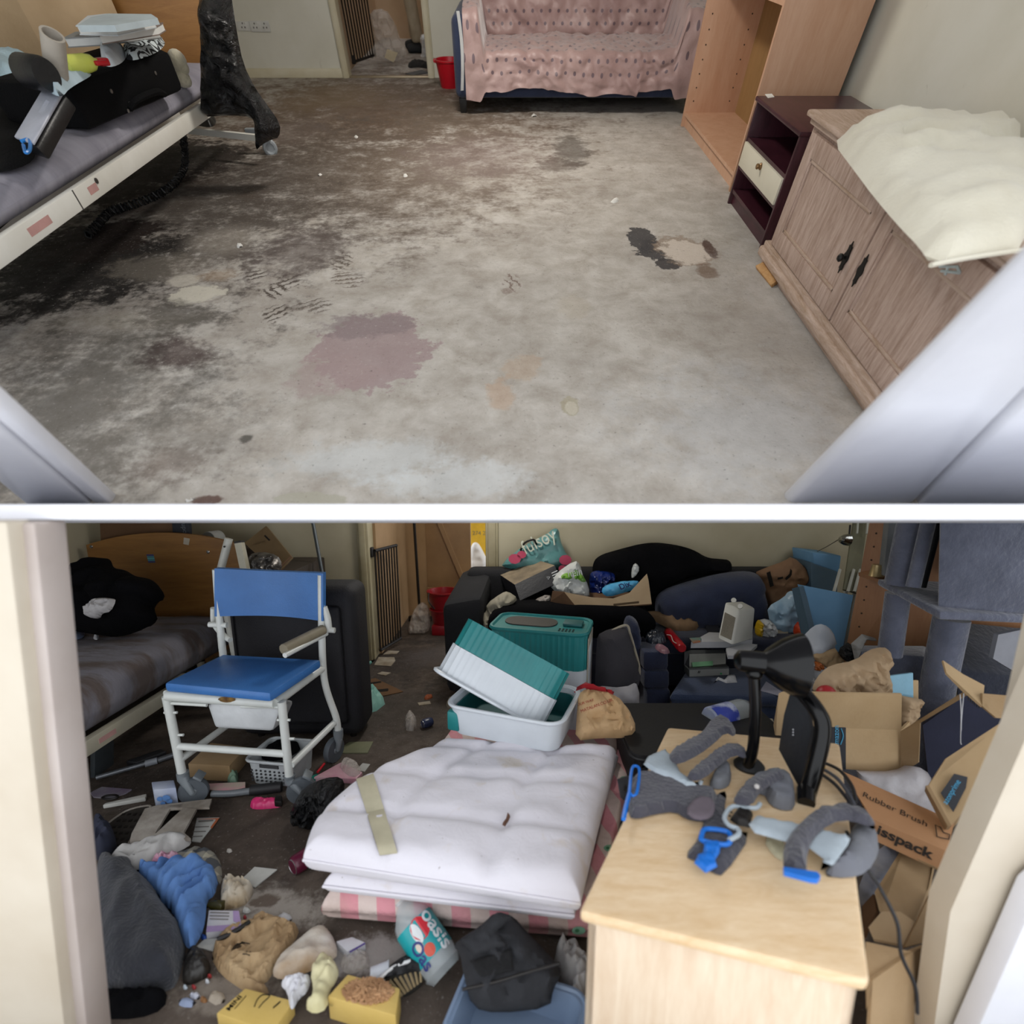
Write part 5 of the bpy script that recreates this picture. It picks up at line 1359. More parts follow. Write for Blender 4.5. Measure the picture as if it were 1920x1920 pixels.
for i, (c_, p) in enumerate((('6f7274', [(1656, 1079), (1668, 1082), (1690, 970), (1668, 970)]), ('5a2f30', [(1664, 1035), (1680, 1040), (1694, 985), (1676, 985)]), ('20222a', [(1662, 1077), (1672, 1080), (1682, 1030), (1676, 1030)]))): one('book', ['grey leaning folder on the bookcase shelf', 'dark red book leaning behind the grey folder', 'thin black book beside the gold pot'][i], 'book', qbox(p, ('y', 2.5 + i * .03), (.01, .05, 0), .002), mat('cover_' + c_, c_, .6))
PLU = mat('grey_plush', '585c6c', .98, '474b5a', 9, .8, 40, sheen=.5)
PLD = mat('dark_navy_plush', '2a2e3c', .98, '20242f', 7, .6, 40, sheen=.3)
tr = thing('cat_tree', 'blue grey plush cat tree with platforms, posts and a box house', 'cat tree', R.fl(1760, 1460))
def post(name, a, b, r, m=PLU): return part(tr, name, G().tube([D(*a), D(*b)], r, 16), m)
YC = 2.05
post('post', (1716, 930, YC + .1), (1681, 1096, YC + .1), pxr(21, YC))
post('post', (1752, 930, YC + .02), (1712, 1100, YC + .02), pxr(12, YC))
post('pole', (1768, 930, YC + .08), (1724, 1100, YC + .08), pxr(11, YC), mat('black_pole', '141416', .6))
part(tr, 'platform', G().hexa([D(1643, 1097, YC + .2), D(1762, 1163, YC - .15), D(1960, 1172, YC - .15), D(1900, 1110, YC + .25)], [D(1645, 1084, YC + .2), D(1762, 1146, YC - .15), D(1960, 1158, YC - .15), D(1900, 1095, YC + .25)], .012), PLU)
part(tr, 'box_house', G().hexa([D(1757, 1146, YC - .1), D(1960, 1158, YC - .14), D(1960, 1120, YC + .25), D(1790, 1110, YC + .25)], [D(1762, 920, YC - .1), D(1960, 900, YC - .14), D(1960, 900, YC + .25), D(1790, 920, YC + .25)], .02), PLU)
post('post', (1684, 1112, YC + .12), (1668, 1228, YC + .12), pxr(22, YC))
post('post', (1784, 1160, YC), (1746, 1345, YC), pxr(29, YC))
post('post', (1748, 1335, YC + .02), (1738, 1440, YC + .02), pxr(26, YC))
part(tr, 'step_box', G().hexa([D(1610, 1330, YC + .2), D(1735, 1345, YC + .1), D(1735, 1330, YC + .3), D(1614, 1320, YC + .34)], [D(1612, 1222, YC + .2), D(1735, 1230, YC + .1), D(1738, 1210, YC + .3), D(1616, 1209, YC + .34)], .015), PLU)
part(tr, 'lower_house', G().hexa([D(1792, 1450, YC + .05), D(1960, 1460, YC), D(1960, 1400, YC + .33), D(1800, 1390, YC + .33)], [D(1795, 1255, YC + .05), D(1960, 1280, YC), D(1960, 1180, YC + .33), D(1805, 1165, YC + .33)], .015), PLD)
part(tr, 'base', G().hexa([(1.3, 2.0, 0), (2.3, 2.0, 0), (2.3, 2.45, 0), (1.3, 2.45, 0)], [(1.3, 2.0, .04), (2.3, 2.0, .04), (2.3, 2.45, .04), (1.3, 2.45, .04)], .01), PLU)
pan(tr, 'side_panel', [(1862, 1235, 1.98), (1920, 1270, 1.98), (1920, 1180, 1.98), (1872, 1190, 1.98)], .02, mat('pale_grey_board', '8a8c94', .6))
# ================================================================== cluttered room: bedding, litter boxes, floor litter
def cv(ox, oy, s):
    return lambda *p: [(ox + p[i] / s, oy + p[i + 1] / s) for i in range(0, len(p), 2)]
c1, c2, c3, c4, c5, c6, c7 = cv(40, 1380, 3.2), cv(160, 1380, 6.4), cv(180, 1620, 5.647), cv(360, 1640, 4.8), cv(620, 1640, 3.84), cv(540, 1340, 3.0), cv(780, 1100, 4.0)
c8, d7, d8, d6, d5, d3, d2 = cv(1060, 1500, 2.909), cv(1380, 1300, 3.2), cv(1060, 1160, 3.097), cv(1480, 960, 4.364), cv(1180, 960, 4.174), cv(560, 960, 4.8), cv(280, 960, 3.2)
def bars(root, pl, rows, m, lift=.003):
    """illegible small print: rows of short strokes (x0, y0, x1, y1, height)"""
    for x0, y0, x1, y1, h in rows:
        part(root, 'print_line', poly([(x0, y0), (x1, y1), (x1, y1 - h), (x0, y0 - h)], pl, .0006, lift=lift), m)
def qz(pts, zt, zb): return [Vector((p.x, p.y, zb)) for p in (R.fl(x, y, zt) for x, y in pts)]
# pink striped quilt with printed animals
t = NT('pink_striped_cotton')
v = t.coord('Object')
sp = t.n('ShaderNodeSeparateXYZ'); t.l(v, sp.inputs[0])
st = t.math('GREATER_THAN', t.math('SINE', t.math('MULTIPLY', t.math('ADD', sp.outputs[0], t.math('MULTIPLY', sp.outputs[1], .25)), 52)), .0)
cc = t.mix(st, C('d6c4bd'), C('d9949d'))
cc = t.mix(t.math('MULTIPLY', t.ramp(t.noise(v, 5, 5), (.45, K4(0)), (.7, K4(1))), .55), cc, C('a58e80'))
t.l(cc, t.b.inputs['Base Color']); t.b.inputs['Roughness'].default_value = .9
t.bump(t.noise(v, 14, 5), .5, .03)
PINKQ = t.m
qt = thing('pink_quilt', 'pink striped quilt with green animal print folded under the white futon', 'quilt', R.fl(850, 1780))
gq = cushion(qz([(600, 1690), (1112, 1730), (1190, 1330), (872, 1330)], .13, .0), .188, 40, 30, .12, .014, 9)
part(qt, 'fold', gq, PINKQ, ang=2)
gq2 = cushion(qz([(1088, 1712), (1120, 1742), (1206, 1352), (1172, 1348)], .16, .12), .10, 16, 40, .2, .016, 9)
part(qt, 'fold', gq2, PINKQ, ang=2)
part(qt, 'fold', cushion(qz([(1120, 1345), (1196, 1345), (1182, 1275), (1140, 1275)], .26, .12), .16, 14, 20, .25, .02, 9), PINKQ, ang=2)
GRNP = mat('green_print', '7fae92', .8); GRND = mat('dark_green_print', '3f7a55', .8)
def critter(x, y, r, bv):
    decal(qt, 'print_patch', circ(x, y, r * 1.3, r * .8), bv, GRNP, .003)
    decal(qt, 'print_eye', circ(x - r * .3, y, r * .45, r * .35, 8), bv, GRND, .005)
bq, bq2 = bvh(gq), bvh(gq2)
for x, y, r in ((1142, 1590, 8), (1130, 1660, 8), (1170, 1460, 6)): critter(x, y, r, bq2)
for x, y, r in ((870, 1752, 13), (708, 1740, 14), (640, 1728, 9), (1065, 1770, 12), (1085, 1745, 10)): critter(x, y, r, bq)
# white futon, folded in two
t = NT('white_quilted_cotton')
v = t.coord('Object')
b1 = t.ramp(t.noise(v, 4.2, 3, .5), (.60, K4(0)), (.66, K4(1)))
b2 = t.ramp(t.noise(v, 9, 4, .55, .6), (.60, K4(0)), (.72, K4(1)))
cc = t.mix(t.math('MULTIPLY', b1, .45), C('d6d3da'), C('bfae90'))
cc = t.mix(t.math('MULTIPLY', b2, .35), cc, C('b9a68a'))
cc = t.mix(t.math('MULTIPLY', t.ramp(t.noise(v, 60, 2), (.74, K4(0)), (.78, K4(1))), .7), cc, C('5a4636'))
t.l(cc, t.b.inputs['Base Color']); t.b.inputs['Roughness'].default_value = .85; t.b.inputs['Sheen Weight'].default_value = .2
t.bump(t.noise(v, 18, 5, .55, .6), .16, .03)
FUT = t.m
ft = thing('futon_mattress', 'stained white quilted futon folded in two on the pink quilt', 'mattress', R.fl(850, 1720))
lo_ = part(ft, 'lower_fold', cushion(qz([(604, 1640), (1078, 1694), (1160, 1405), (840, 1392)], .28, .183), .11, 44, 34, .10, .012, 8, ((.5,), (.25,), .35), 3), FUT, ang=2)
gu = cushion(qz([(566, 1582), (1090, 1662), (1156, 1392), (846, 1375)], .40, .28), .13, 60, 60, .09, .012, 7, ((.3, .68), (.30, .62, .88), .30), 1, bul=(-.16, -.02, 0))
up_ = part(ft, 'upper_fold', gu, FUT, ang=2)
bu_ = bvh(gu)
cu4 = qz([(566, 1582), (1090, 1662), (1156, 1392), (846, 1375)], .40, .28 + .065)
part(up_, 'piping', G().tube([cu4[0].lerp(cu4[1], k / 20) + Vector((0, -.003, .0)) for k in range(21)], .005, 6), FUT)
cl4 = qz([(604, 1640), (1078, 1694), (1160, 1405), (840, 1392)], .28, .185 + .055)
part(lo_, 'piping', G().tube([cl4[0].lerp(cl4[1], k / 20) + Vector((0, -.003, 0)) for k in range(21)], .005, 6), FUT)
vs, fs = [], []
for k in range(19):
    f = k / 18
    for x, y in ((668 + 44 * f, 1462 + 142 * f), (700 + 45 * f, 1452 + 148 * f)):
        vs.append(hit(bu_, x, y, .004) or R.fl(x, y, .40))
for k in range(18): fs.append([2 * k, 2 * k + 1, 2 * k + 3, 2 * k + 2])
n_ = len(vs)
vs += [p + Vector((0, 0, .004)) for p in vs]
fs += [[i + n_ for i in f][::-1] for f in fs]
part(ft, 'elastic_strap', G().add(vs, fs), mat('elastic_cream', 'bdb69c', .8), 'cream elastic strap')
flT('dry_twig', 'small dry brown twig lying on the white futon', 'twig', mat('twig_brown', '6a4a3a', .9), c6(1205, 620, 1225, 590, 1235, 555, 1250, 575, 1240, 600, 1220, 630), .402, .012, sm=0, crease=.30)
# litter tray, its lid and the second litter box
TEAL = mat('teal_plastic', '1f7f80', .4, '1a7072', 4, .05)
TEALD = mat('teal_plastic_inside', '175a5c', .5)
WPL = mat('white_plastic', 'd2d8de', .35, 'c6ccd2', 4, .03)
GRIM = mat('grimy_white_plastic', 'b5afa4', .5, '8d8474', 14)
def rrect(L, W, r, n=6):
    o = []
    for cx, cy, a0 in ((L / 2 - r, W / 2 - r, 0), (-L / 2 + r, W / 2 - r, 90), (-L / 2 + r, -W / 2 + r, 180), (L / 2 - r, -W / 2 + r, 270)):
        for k in range(n + 1):
            a = math.radians(a0 + 90 * k / n)
            o.append((cx + r * math.cos(a), cy + r * math.sin(a)))
    return o
def shellbox(L, W, H, r, th, xf, taper=.94, ribs=0, open_top=True, z0=0):
    """rounded open box; optional fluted wall"""
    g = G()
    rings = []
    def ring(l, w_, r_, z, fl=0):
        p = rrect(l, w_, r_, 8)
        if fl:
            q = []
            for i in range(len(p)):
                a, b = p[i], p[(i + 1) % len(p)]
                d = math.hypot(b[0] - a[0], b[1] - a[1])
                k = max(1, int(d / .006))
                q += [(a[0] + (b[0] - a[0]) * j / k, a[1] + (b[1] - a[1]) * j / k) for j in range(k)]
            s_ = 0
            o = []
            for i, (x, y) in enumerate(q):
                if i: s_ += math.hypot(x - q[i - 1][0], y - q[i - 1][1])
                k = 1 - fl * abs(math.sin(s_ * math.pi / .028))
                o.append((x * k, y * k))
            p = o
        return [(x, y, z) for x, y in p]
    f_ = .03 if ribs else 0
    rings = [ring(L * taper, W * taper, r, z0, f_), ring(L, W, r, z0 + H, f_)]
    if open_top: rings += [ring(L - 2 * th, W - 2 * th, r * .9, z0 + H, f_), ring(L * taper - 2 * th, W * taper - 2 * th, r * .85, z0 + th, f_)]
    n = len(rings[0])
    if any(len(q) != n for q in rings):
        rings = rings[:2]
    vs = [p for q in rings for p in q]
    fs = [[i * n + j, i * n + (j + 1) % n, (i + 1) * n + (j + 1) % n, (i + 1) * n + j] for i in range(len(rings) - 1) for j in range(n)]
    fs += [list(range(n))[::-1], [(len(rings) - 1) * n + j for j in range(n)]]
    return g.add(vs, fs, xf)
ZF = .40
la0, la1, la2 = R.fl(838, 1374, ZF), R.fl(1004, 1408, ZF), R.fl(1080, 1378, ZF)
Lt = (la1 - la0).length + .10
yv = Vector((-(la1 - la0).y, (la1 - la0).x, 0)).normalized()
Wt = .36
ht = R.up(la0, 1322) - ZF
ctr = la0 + (la1 - la0).normalized() * (Lt / 2) + yv * (Wt / 2)
xft = frame3(ctr, la1 - la0)
lt = thing('litter_tray', 'white cat litter tray base standing on the white futon', 'litter tray', ctr)
part(lt, 'tray', shellbox(Lt, Wt, ht, .06, .008, xft), WPL)
part(lt, 'rim', G().tube([xft @ Vector((x, y, ht)) for x, y in rrect(Lt + .01, Wt + .01, .065, 6)], .009, 6, True), WPL)
part(lt, 'teal_end', G().box(-Lt / 2 - .002, -Lt / 2 + .055, -Wt / 2 + .004, -Wt / 2 + .05, .01, ht - .03, .01, xft), TEAL)
part(lt, 'teal_liner', shellbox(Lt - .03, Wt - .03, ht - .035, .05, .006, xft, z0=.012), TEALD)
# tilted fluted lid
ld_ = thing('litter_hood', 'tilted litter box hood, fluted teal above white, resting in the white tray', 'litter hood', R.fl(930, 1340, ZF + .1))
A_, B_ = D(812, 1266, 1.99), D(1022, 1360, 1.90)
xa = (B_ - A_).normalized()
dn = (D(868, 1166, 2.07) - A_).normalized()
Ll = (B_ - A_).length
Hl = (D(868, 1166, 2.07) - A_).length
ydir = dn.cross(xa).normalized()
Wl = .17
cl0 = A_ + xa * (Ll / 2) + ydir * (Wl / 2)
xfl = frame3(cl0, xa, dn)
part(ld_, 'white_skirt', shellbox(Ll, Wl, Hl * .52, .05, .006, xfl, 1.0, 1, False), WPL)
part(ld_, 'rim', G().tube([xfl @ Vector((x, y, 0)) for x, y in rrect(Ll + .02, Wl + .02, .055, 6)], .009, 6, True), WPL)
part(ld_, 'teal_hood', shellbox(Ll * .985, Wl * .985, Hl * .48, .05, .006, xfl, 1.0, 1, False, Hl * .525), TEAL)
for k in (-.33, .22): part(ld_, 'latch_slot', G().box(Ll * k, Ll * k + .03, -Wl / 2 - .0125, -Wl / 2 - .005, -.003, .004, .0, xfl), BLK)
# second litter box, standing behind
l2 = thing('litter_box', 'closed teal cat litter box with dark oval lid flap on top', 'litter box', R.fl(1000, 1290, ZF))
f0, f1 = D(917, 1180, 2.48), D(1082, 1215, 2.36)
xb = (f1 - f0); xb.z = 0
Lb = xb.length + .06
yb2 = Vector((-xb.y, xb.x, 0)).normalized()
zb0 = .186
zt2 = D(1000, 1185, 2.42).z
Wb = .30
xf2 = frame3(Vector((f0.x, f0.y, zb0)) + xb.normalized() * (Lb / 2 - .01) + yb2 * (Wb / 2), xb)
Hb = zt2 - zb0
Ht_ = (zt2 - .315) * .5
part(l2, 'white_base', shellbox(Lb, Wb, Hb - Ht_, .06, .006, xf2, 1, 0, False), WPL)
part(l2, 'teal_hood', shellbox(Lb * .99, Wb * .99, Ht_, .06, .006, xf2, 1, 1, False, Hb - Ht_), TEAL)
part(l2, 'rim', G().tube([xf2 @ Vector((x, y, Hb)) for x, y in rrect(Lb * .98, Wb * .98, .06, 6)], .012, 6, True), TEAL)
part(l2, 'oval_flap', G().prism([(x - Lb * .12, y + .02) for x, y in rrect(Lb * .55, Wb * .52, .07, 6)], Hb, Hb + .006, xf2), mat('flap_dark', '3a3634', .5), 'dark oval flap')
part(l2, 'scoop_bay', G().box(Lb * .22, Lb * .42, -.02, .07, Hb, Hb + .02, .008, xf2), TEALD)
for i in range(5):
    for j in range(3): part(l2, 'vent_hole', G().box(Lb * .20 + i * .018, Lb * .20 + i * .018 + .010, -.10 + j * .018, -.094 + j * .018, Hb, Hb + .0025, 0, xf2), BLK)
part(l2, 'door_frame', G().box(Lb / 2 - .002, Lb / 2 + .004, -Wb * .36, Wb * .36, .03, Hb * .95, .003, xf2), GRIM)
part(l2, 'doorway', G().box(Lb / 2 + .003, Lb / 2 + .006, -Wb * .28, Wb * .28, .06, Hb * .85, .002, xf2), WPL)
# dark cushion with piping, paper bag on the futon
DKC = mat('charcoal_fabric', '333136', .9, '2a282d', 5, .3, 90)
cu = thing('piped_cushion', 'charcoal cushion with cream whip stitched edge beside the litter box', 'cushion', R.fl(1160, 1290, .3))
cpl = ('d', 1150, 1285, 2.50, 12, 12)
co = [(1114, 1335), (1118, 1200), (1125, 1185), (1170, 1172), (1180, 1190), (1198, 1255), (1194, 1290), (1178, 1338), (1145, 1340)]
part(cu, 'cover', blob(co, cpl, .10, res=18, sm=1, wr=.1, back=.4), DKC)
Pc, nc = plane(cpl)
part(cu, 'stitched_edge', G().tube(smoothpath([R.on(x, y, Pc, nc) + nc * .01 for x, y in [(1122, 1205), (1140, 1186), (1172, 1172), (1180, 1188), (1188, 1215), (1197, 1250), (1196, 1270)]], 6), .007, 6), mat('cream_stitch', 'a59c8a', .9))
vbT('white_pillow_end', 'pale pillow end showing under the charcoal cushion', 'pillow', mat('pillow_pale', 'a5a2a4', .9), [(1105, 1310), (1115, 1285), (1170, 1290), (1200, 1275), (1196, 1375), (1165, 1388), (1112, 1385)], 2.36, .05, sm=1)
KRB = mat('kraft_paper', 'c2a27a', .8, 'ab895e', 5, .4, 26)
pb = thing('paper_bag', 'crumpled brown paper bag with red printed letters lying on the futon', 'bag', R.fl(1130, 1385, ZF))
bpl = ('l', 1130, 1388, ZF, 42)
gpb = blob([(1078, 1390), (1082, 1335), (1084, 1302), (1100, 1290), (1150, 1300), (1178, 1330), (1195, 1365), (1180, 1384), (1120, 1384)], bpl, .07, res=24, crease=.2, sm=1, wr=.25, back=.2)
part(pb, 'sack', gpb, KRB)
bpb = bvh(gpb)
Pk, nk = plane(bpl)
REDI = mat('red_ink', 'a3302c', .7)
part(pb, 'red_band', blob([(1078, 1300), (1082, 1288), (1098, 1279), (1152, 1297), (1148, 1306), (1096, 1290), (1076, 1297)], (Pk + nk * .03, nk), .05, res=12, sm=0), mat('red_lining', '9e1d28', .6), 'red lining at the bag mouth')
txtb(pb, 'MATALAN.CO.UK', (1090, 1336), (1150, 1314), bpb, REDI)
txtb(pb, 'OUR WAY', (1083, 1324), (1114, 1314), bpb, REDI)
decal(pb, 'red_mark', [(1166, 1325), (1174, 1323), (1179, 1333), (1171, 1333)], bpb, REDI)
# ------------------------------------------------ litter around the chair
PAP = mat('paper_grey_white', 'b9b9b4', .8, 'a6a5a0', 6)
PAPD = mat('paper_soiled', 'a89f8e', .9, '7e705c', 8, .3, 30)
def card(name, label, cat, m, pts, z=0.0, t=.004): return one(name, label, cat, poly(pts, ('z', z), t), m)
one('cardboard_box', 'closed brown cardboard box under the commode chair', 'box', tbox([(352, 1432), (430, 1436), (462, 1400), (395, 1392)], .088, .088), KRAFTI)
bk = thing('plastic_basket', 'white perforated plastic basket under the commode chair', 'basket', R.fl(520, 1470))
zk = .13
qk = [R.fl(x, y, zk) for x, y in ((450, 1428), (536, 1436), (600, 1388), (510, 1376))]
xk = frame3((qk[0] + qk[2]) / 2 - Vector((0, 0, zk)), qk[1] - qk[0])
Lk, Wk = (qk[1] - qk[0]).length, (qk[3] - qk[0]).length * .8
part(bk, 'tub', shellbox(Lk, Wk, zk, .03, .005, xk, .9), mat('basket_white', 'b9bec0', .4))
part(bk, 'rim', G().tube([xk @ Vector((x, y, zk)) for x, y in rrect(Lk + .012, Wk + .012, .035, 5)], .008, 6, True), mat('basket_white', 'b9bec0', .4))
for i in range(9):
    for j in range(4): part(bk, 'hole', G().box(-Lk * .4 + i * Lk * .1 - .004, -Lk * .4 + i * Lk * .1 + .004, -Wk / 2 - .001, -Wk / 2 + .004, .02 + j * .018, .028 + j * .018, 0, xk), mat('hole_shadow', '3b3c3e', .9))
part(bk, 'handle_slot', G().box(-.05, .05, -Wk / 2 - .003, -Wk / 2 + .004, .098, .115, 0, xk), mat('hole_shadow', '3b3c3e', .9))
flT('black_cloth_in_basket', 'black cloth bunched inside the white basket', 'cloth', BLKC, [(480, 1425), (530, 1428), (575, 1400), (520, 1392)], .09, .05)
one('tissue_box', 'blue and white printed carton standing beside the front castor', 'box', tbox([(287, 1481), (330, 1477), (326, 1462), (284, 1466)], .11, .11), mat('box_white_blue', 'b4bac6', .6, '8d97b4', 6))
tbx = bpy.data.objects['tissue_box']
ytb = R.fl(308, 1479, .11).y
for x, y, r in ((300, 1498, 6), (312, 1496, 8), (318, 1502, 6), (306, 1506, 5)): part(tbx, 'blue_print', poly([(x + r * math.cos(a), y + r * .7 * math.sin(a)) for a in [k * .8 for k in range(8)]], ('y', ytb - .012), .002), mat('print_blue', '5b86c0', .6))
mk1 = thing('metal_pole', 'grey telescopic metal pole lying under the bed', 'pole', R.fl(250, 1430))
part(mk1, 'tube', G().tube([R.fl(180, 1458, .02), R.fl(272, 1432, .02)], .012, 10), mat('dull_aluminium', '7a7d82', .4, m=.6))
part(mk1, 'collar', G().tube([R.fl(272, 1432, .02), R.fl(295, 1426, .02)], .018, 10), mat('collar_grey', '8b8f96', .4))
part(mk1, 'tube', G().tube([R.fl(295, 1426, .02), R.fl(330, 1414, .02)], .015, 10), mat('dull_aluminium', '7a7d82', .4))
one('stapler', 'small black and white gadget beside the pole under the bed', 'gadget', tbox([(236, 1426), (256, 1429), (312, 1408), (300, 1404)], .03, .03), mat('gadget_black', '2a2a2c', .5))
one('tablet', 'dark framed tablet standing on edge against the bed base', 'tablet', qbox([(169, 1478), (178, 1478), (178, 1386), (169, 1387)], ('y', 2.22), (0, .12, 0), .002), mat('tablet_dark', '3a3f42', .4))
ug = thing('vacuum_hose', 'grey vacuum wand with black grip lying before the chair castors', 'wand', R.fl(450, 1492))
part(ug, 'tube', G().tube(smoothpath([R.fl(x, y, .025) for x, y in ((398, 1488), (430, 1488), (470, 1483))], 4), .016, 10), mat('wand_grey', '6f7478', .3))
part(ug, 'grip', G().tube([R.fl(470, 1482, .026), R.fl(528, 1475, .026)], .025, 10), mat('grip_black', '1b1b1d', .6))
hb_ = thing('hair_brush', 'bright pink plastic brush on the floor by the castor', 'brush', R.fl(500, 1510))
part(hb_, 'handle', blob([(468, 1512), (472, 1504), (485, 1501), (526, 1500), (530, 1506), (528, 1514), (500, 1517), (475, 1518)], ('z', .0), .03, sm=1), mat('hot_pink', 'd0326f', .35))
part(hb_, 'head', tbox([(514, 1502), (528, 1503), (529, 1491), (516, 1490)], .045, .03), BLK)
card('magazine', 'folded leaflet with pink block lying behind the pink brush', 'magazine', mat('leaflet', 'b3aa98', .7, 'c98f98', 9), c2(1465, 600, 1480, 580, 1920, 560, 1920, 620, 1640, 680, 1470, 640), .035)
flT('green_glove', 'pale green rubber glove beside the white basket', 'glove', mat('sage_rubber', '7f9c84', .6), c2(1700, 590, 1720, 500, 1750, 440, 1790, 420, 1832, 440, 1840, 530, 1825, 590), 0, .05, sm=1)
card('magazine', 'purple printed magazine under the edge of the bed', 'magazine', mat('mag_purple', '6a5a70', .5, '8d8a90', 8), c2(60, 690, 200, 620, 560, 650, 480, 700, 300, 760, 100, 740), 0, .005)
one('scissors', 'black handled scissors on the purple magazine', 'scissors', G().tube(smoothpath([R.fl(x, y, .012) for x, y in c2(200, 740, 260, 715, 360, 710, 390, 730, 330, 755, 230, 755, 200, 740)], 4), .005, 6), BLK)
one('white_trim_strip', 'white plastic trim strip lying on the dirty floor', 'strip', tbox(c2(205, 830, 720, 740, 735, 690, 240, 800), .02, .02), mat('strip_white', 'b9b8b2', .5))
# dirty slatted shelf panels
RACK = mat('dirty_white_slats', 'a8a198', .6, '7a7166', 9, .2, 60)
rk = thing('slatted_rack', 'stack of dirty white plastic shelf panels lying on the floor', 'rack', R.fl(320, 1580))
for i in range(3):
    zz_ = .016 + i * .018
    for q in (c2(560, 1200, 840, 1200, 1020, 900, 1160, 880, 1180, 840, 720, 900), c2(850, 1200, 1180, 1190, 1340, 900, 1180, 890), c2(720, 900, 860, 860, 1520, 780, 1490, 880, 1180, 890), c2(540, 1290, 560, 1200, 1190, 1190, 1270, 1260)):
        part(rk, 'panel', poly(q, ('z', zz_), .012), RACK)
dt = thing('drainer_tray', 'dark perforated drainer tray with a pale rim on the floor', 'tray', R.fl(245, 1560))
part(dt, 'tray', poly(c2(330, 1350, 240, 1080, 480, 900, 740, 840, 800, 870, 700, 1000, 520, 1290), ('z', 0), .011), mat('tray_dark', '35302b', .6, '26221f', 12))
part(dt, 'rim', G().tube(smoothpath([R.fl(x, y, .011) for x, y in c2(390, 1350, 520, 1290, 620, 1080, 780, 870, 720, 840, 480, 905, 230, 1080)], 4), .005, 6), RACK)
for i in range(5):
    for j in range(5):
        x, y = c2(440 + j * 70 - i * 55, 930 + i * 75)[0]
        part(dt, 'slot', poly([(x, y), (x + 7, y - 1.2), (x + 5, y + 3), (x - 2, y + 4)], ('z', .0115), .001), BLK)
fy = thing('flyer', 'white flyer with an orange edge beside the dirty panels', 'flyer', R.fl(385, 1570))
part(fy, 'sheet', poly(c2(1280, 1270, 1340, 990, 1610, 985, 1380, 1280), ('z', 0.001), .003), PAP)
part(fy, 'orange_edge', poly(c2(1340, 1000, 1610, 985, 1520, 1110, 1500, 1100, 1570, 1000), ('z', .004), .001), mat('orange_print', 'b0603a', .7))
bars(fy, ('z', .0042), [(372, 1542, 400, 1540, 3), (366, 1552, 392, 1551, 2), (362, 1561, 386, 1560, 2), (360, 1570, 380, 1569, 2)], mat('grey_print', '76726c', .8), .0005)
flT('white_paper_bag', 'crumpled white paper bag lying over the dirty panels', 'bag', mat('white_paper_bag', 'bdbbb8', .8, 'a8a5a2', 5, .3, 26), c2(230, 1600, 420, 1380, 560, 1330, 640, 1340, 900, 1220, 1200, 1205, 1280, 1260, 1240, 1330, 1000, 1440, 780, 1560, 640, 1610, 440, 1620), .03, .05, crease=.22, sm=1, res=26)
flT('navy_cushion', 'dark navy round cushion half hidden behind the door jamb', 'cushion', mat('navy_fabric', '262a3c', .9), c2(100, 1080, 200, 1060, 320, 1140, 375, 1240, 380, 1380, 200, 1500, 100, 1480), .017, .12, sm=1)
PLA = NT('grey_plaid')
v = PLA.coord('Object')
sp = PLA.n('ShaderNodeSeparateXYZ'); PLA.l(v, sp.inputs[0])
a = PLA.math('GREATER_THAN', PLA.math('SINE', PLA.math('MULTIPLY', sp.outputs[0], 80)), .55)
b = PLA.math('GREATER_THAN', PLA.math('SINE', PLA.math('MULTIPLY', sp.outputs[1], 70)), .6)
PLA.l(PLA.mix(PLA.math('MULTIPLY', PLA.math('ADD', a, b), .4), C('4e5054'), C('b9b3a0')), PLA.b.inputs['Base Color'])
PLA.b.inputs['Roughness'].default_value = .9
flT('plaid_shirt', 'grey and cream plaid shirt under the blue shirt', 'shirt', PLA.m, c2(1000, 1560, 1130, 1420, 1300, 1350, 1500, 1390, 1600, 1460, 1640, 1600, 1640, 1760, 1550, 1820, 1300, 1700), .0, .045, crease=.17, sm=1)
flT('pink_striped_top', 'pink and white striped top beside the plaid shirt', 'clothing', mat('pink_stripes', 'b5688a', .9, 'd3b6c0', 16), c2(770, 1580, 920, 1490, 1080, 1465, 1160, 1510, 1100, 1570, 900, 1600), .03, .05, crease=.17, sm=1)
flT('blue_shirt', 'crumpled light blue shirt on the floor beside the charcoal coat', 'shirt', mat('light_blue_cotton', '5f86bf', .9, '5075ac', 5, .4, 30), c1(700, 815, 780, 800, 880, 790, 970, 775, 1050, 815, 1140, 795, 1185, 860, 1160, 960, 1112, 990, 1105, 1110, 1080, 1200, 1025, 1285, 985, 1265, 925, 1150, 910, 1050, 850, 1020, 790, 930, 715, 870), .03, .06, crease=.5, sm=1, res=48, fr=20, ani=70, w=.035)
flT('charcoal_coat', 'large charcoal wool coat heaped at the left door jamb', 'coat', mat('charcoal_wool', '2e3038', .95, '25272e', 14, .6, 90, sheen=.2), c1(440, 830, 510, 785, 560, 775, 620, 815, 690, 785, 700, 850, 760, 900, 820, 960, 850, 1030, 930, 1130, 985, 1200, 990, 1290, 960, 1400, 930, 1500, 880, 1530, 760, 1570, 640, 1590, 540, 1560, 440, 1500), 0, .13, crease=.10, sm=1, res=44, wr=.16, fr=9, ani=-50, w=.08)
flT('black_shoulder_bag', 'black leather bag lying at the hem of the charcoal coat', 'bag', mat('black_leather_b', '1c1a1a', .45, '26231f', 6), c1(960, 1480, 980, 1330, 1030, 1280, 1090, 1300, 1140, 1380, 1130, 1440, 1060, 1480, 1000, 1500), 0, .05, sm=1, wr=.12)
mbx = thing('medicine_box', 'white and lilac medicine carton on the floor by the blue shirt', 'box', R.fl(420, 1730))
LIL = mat('lilac_print', 'a78fb8', .6)
part(mbx, 'carton', tbox(c1(1108, 1180, 1125, 1045, 1305, 1048, 1320, 1130, 1290, 1165)[0:4], .03, .03, .001), mat('carton_white', 'c9c7cc', .6))
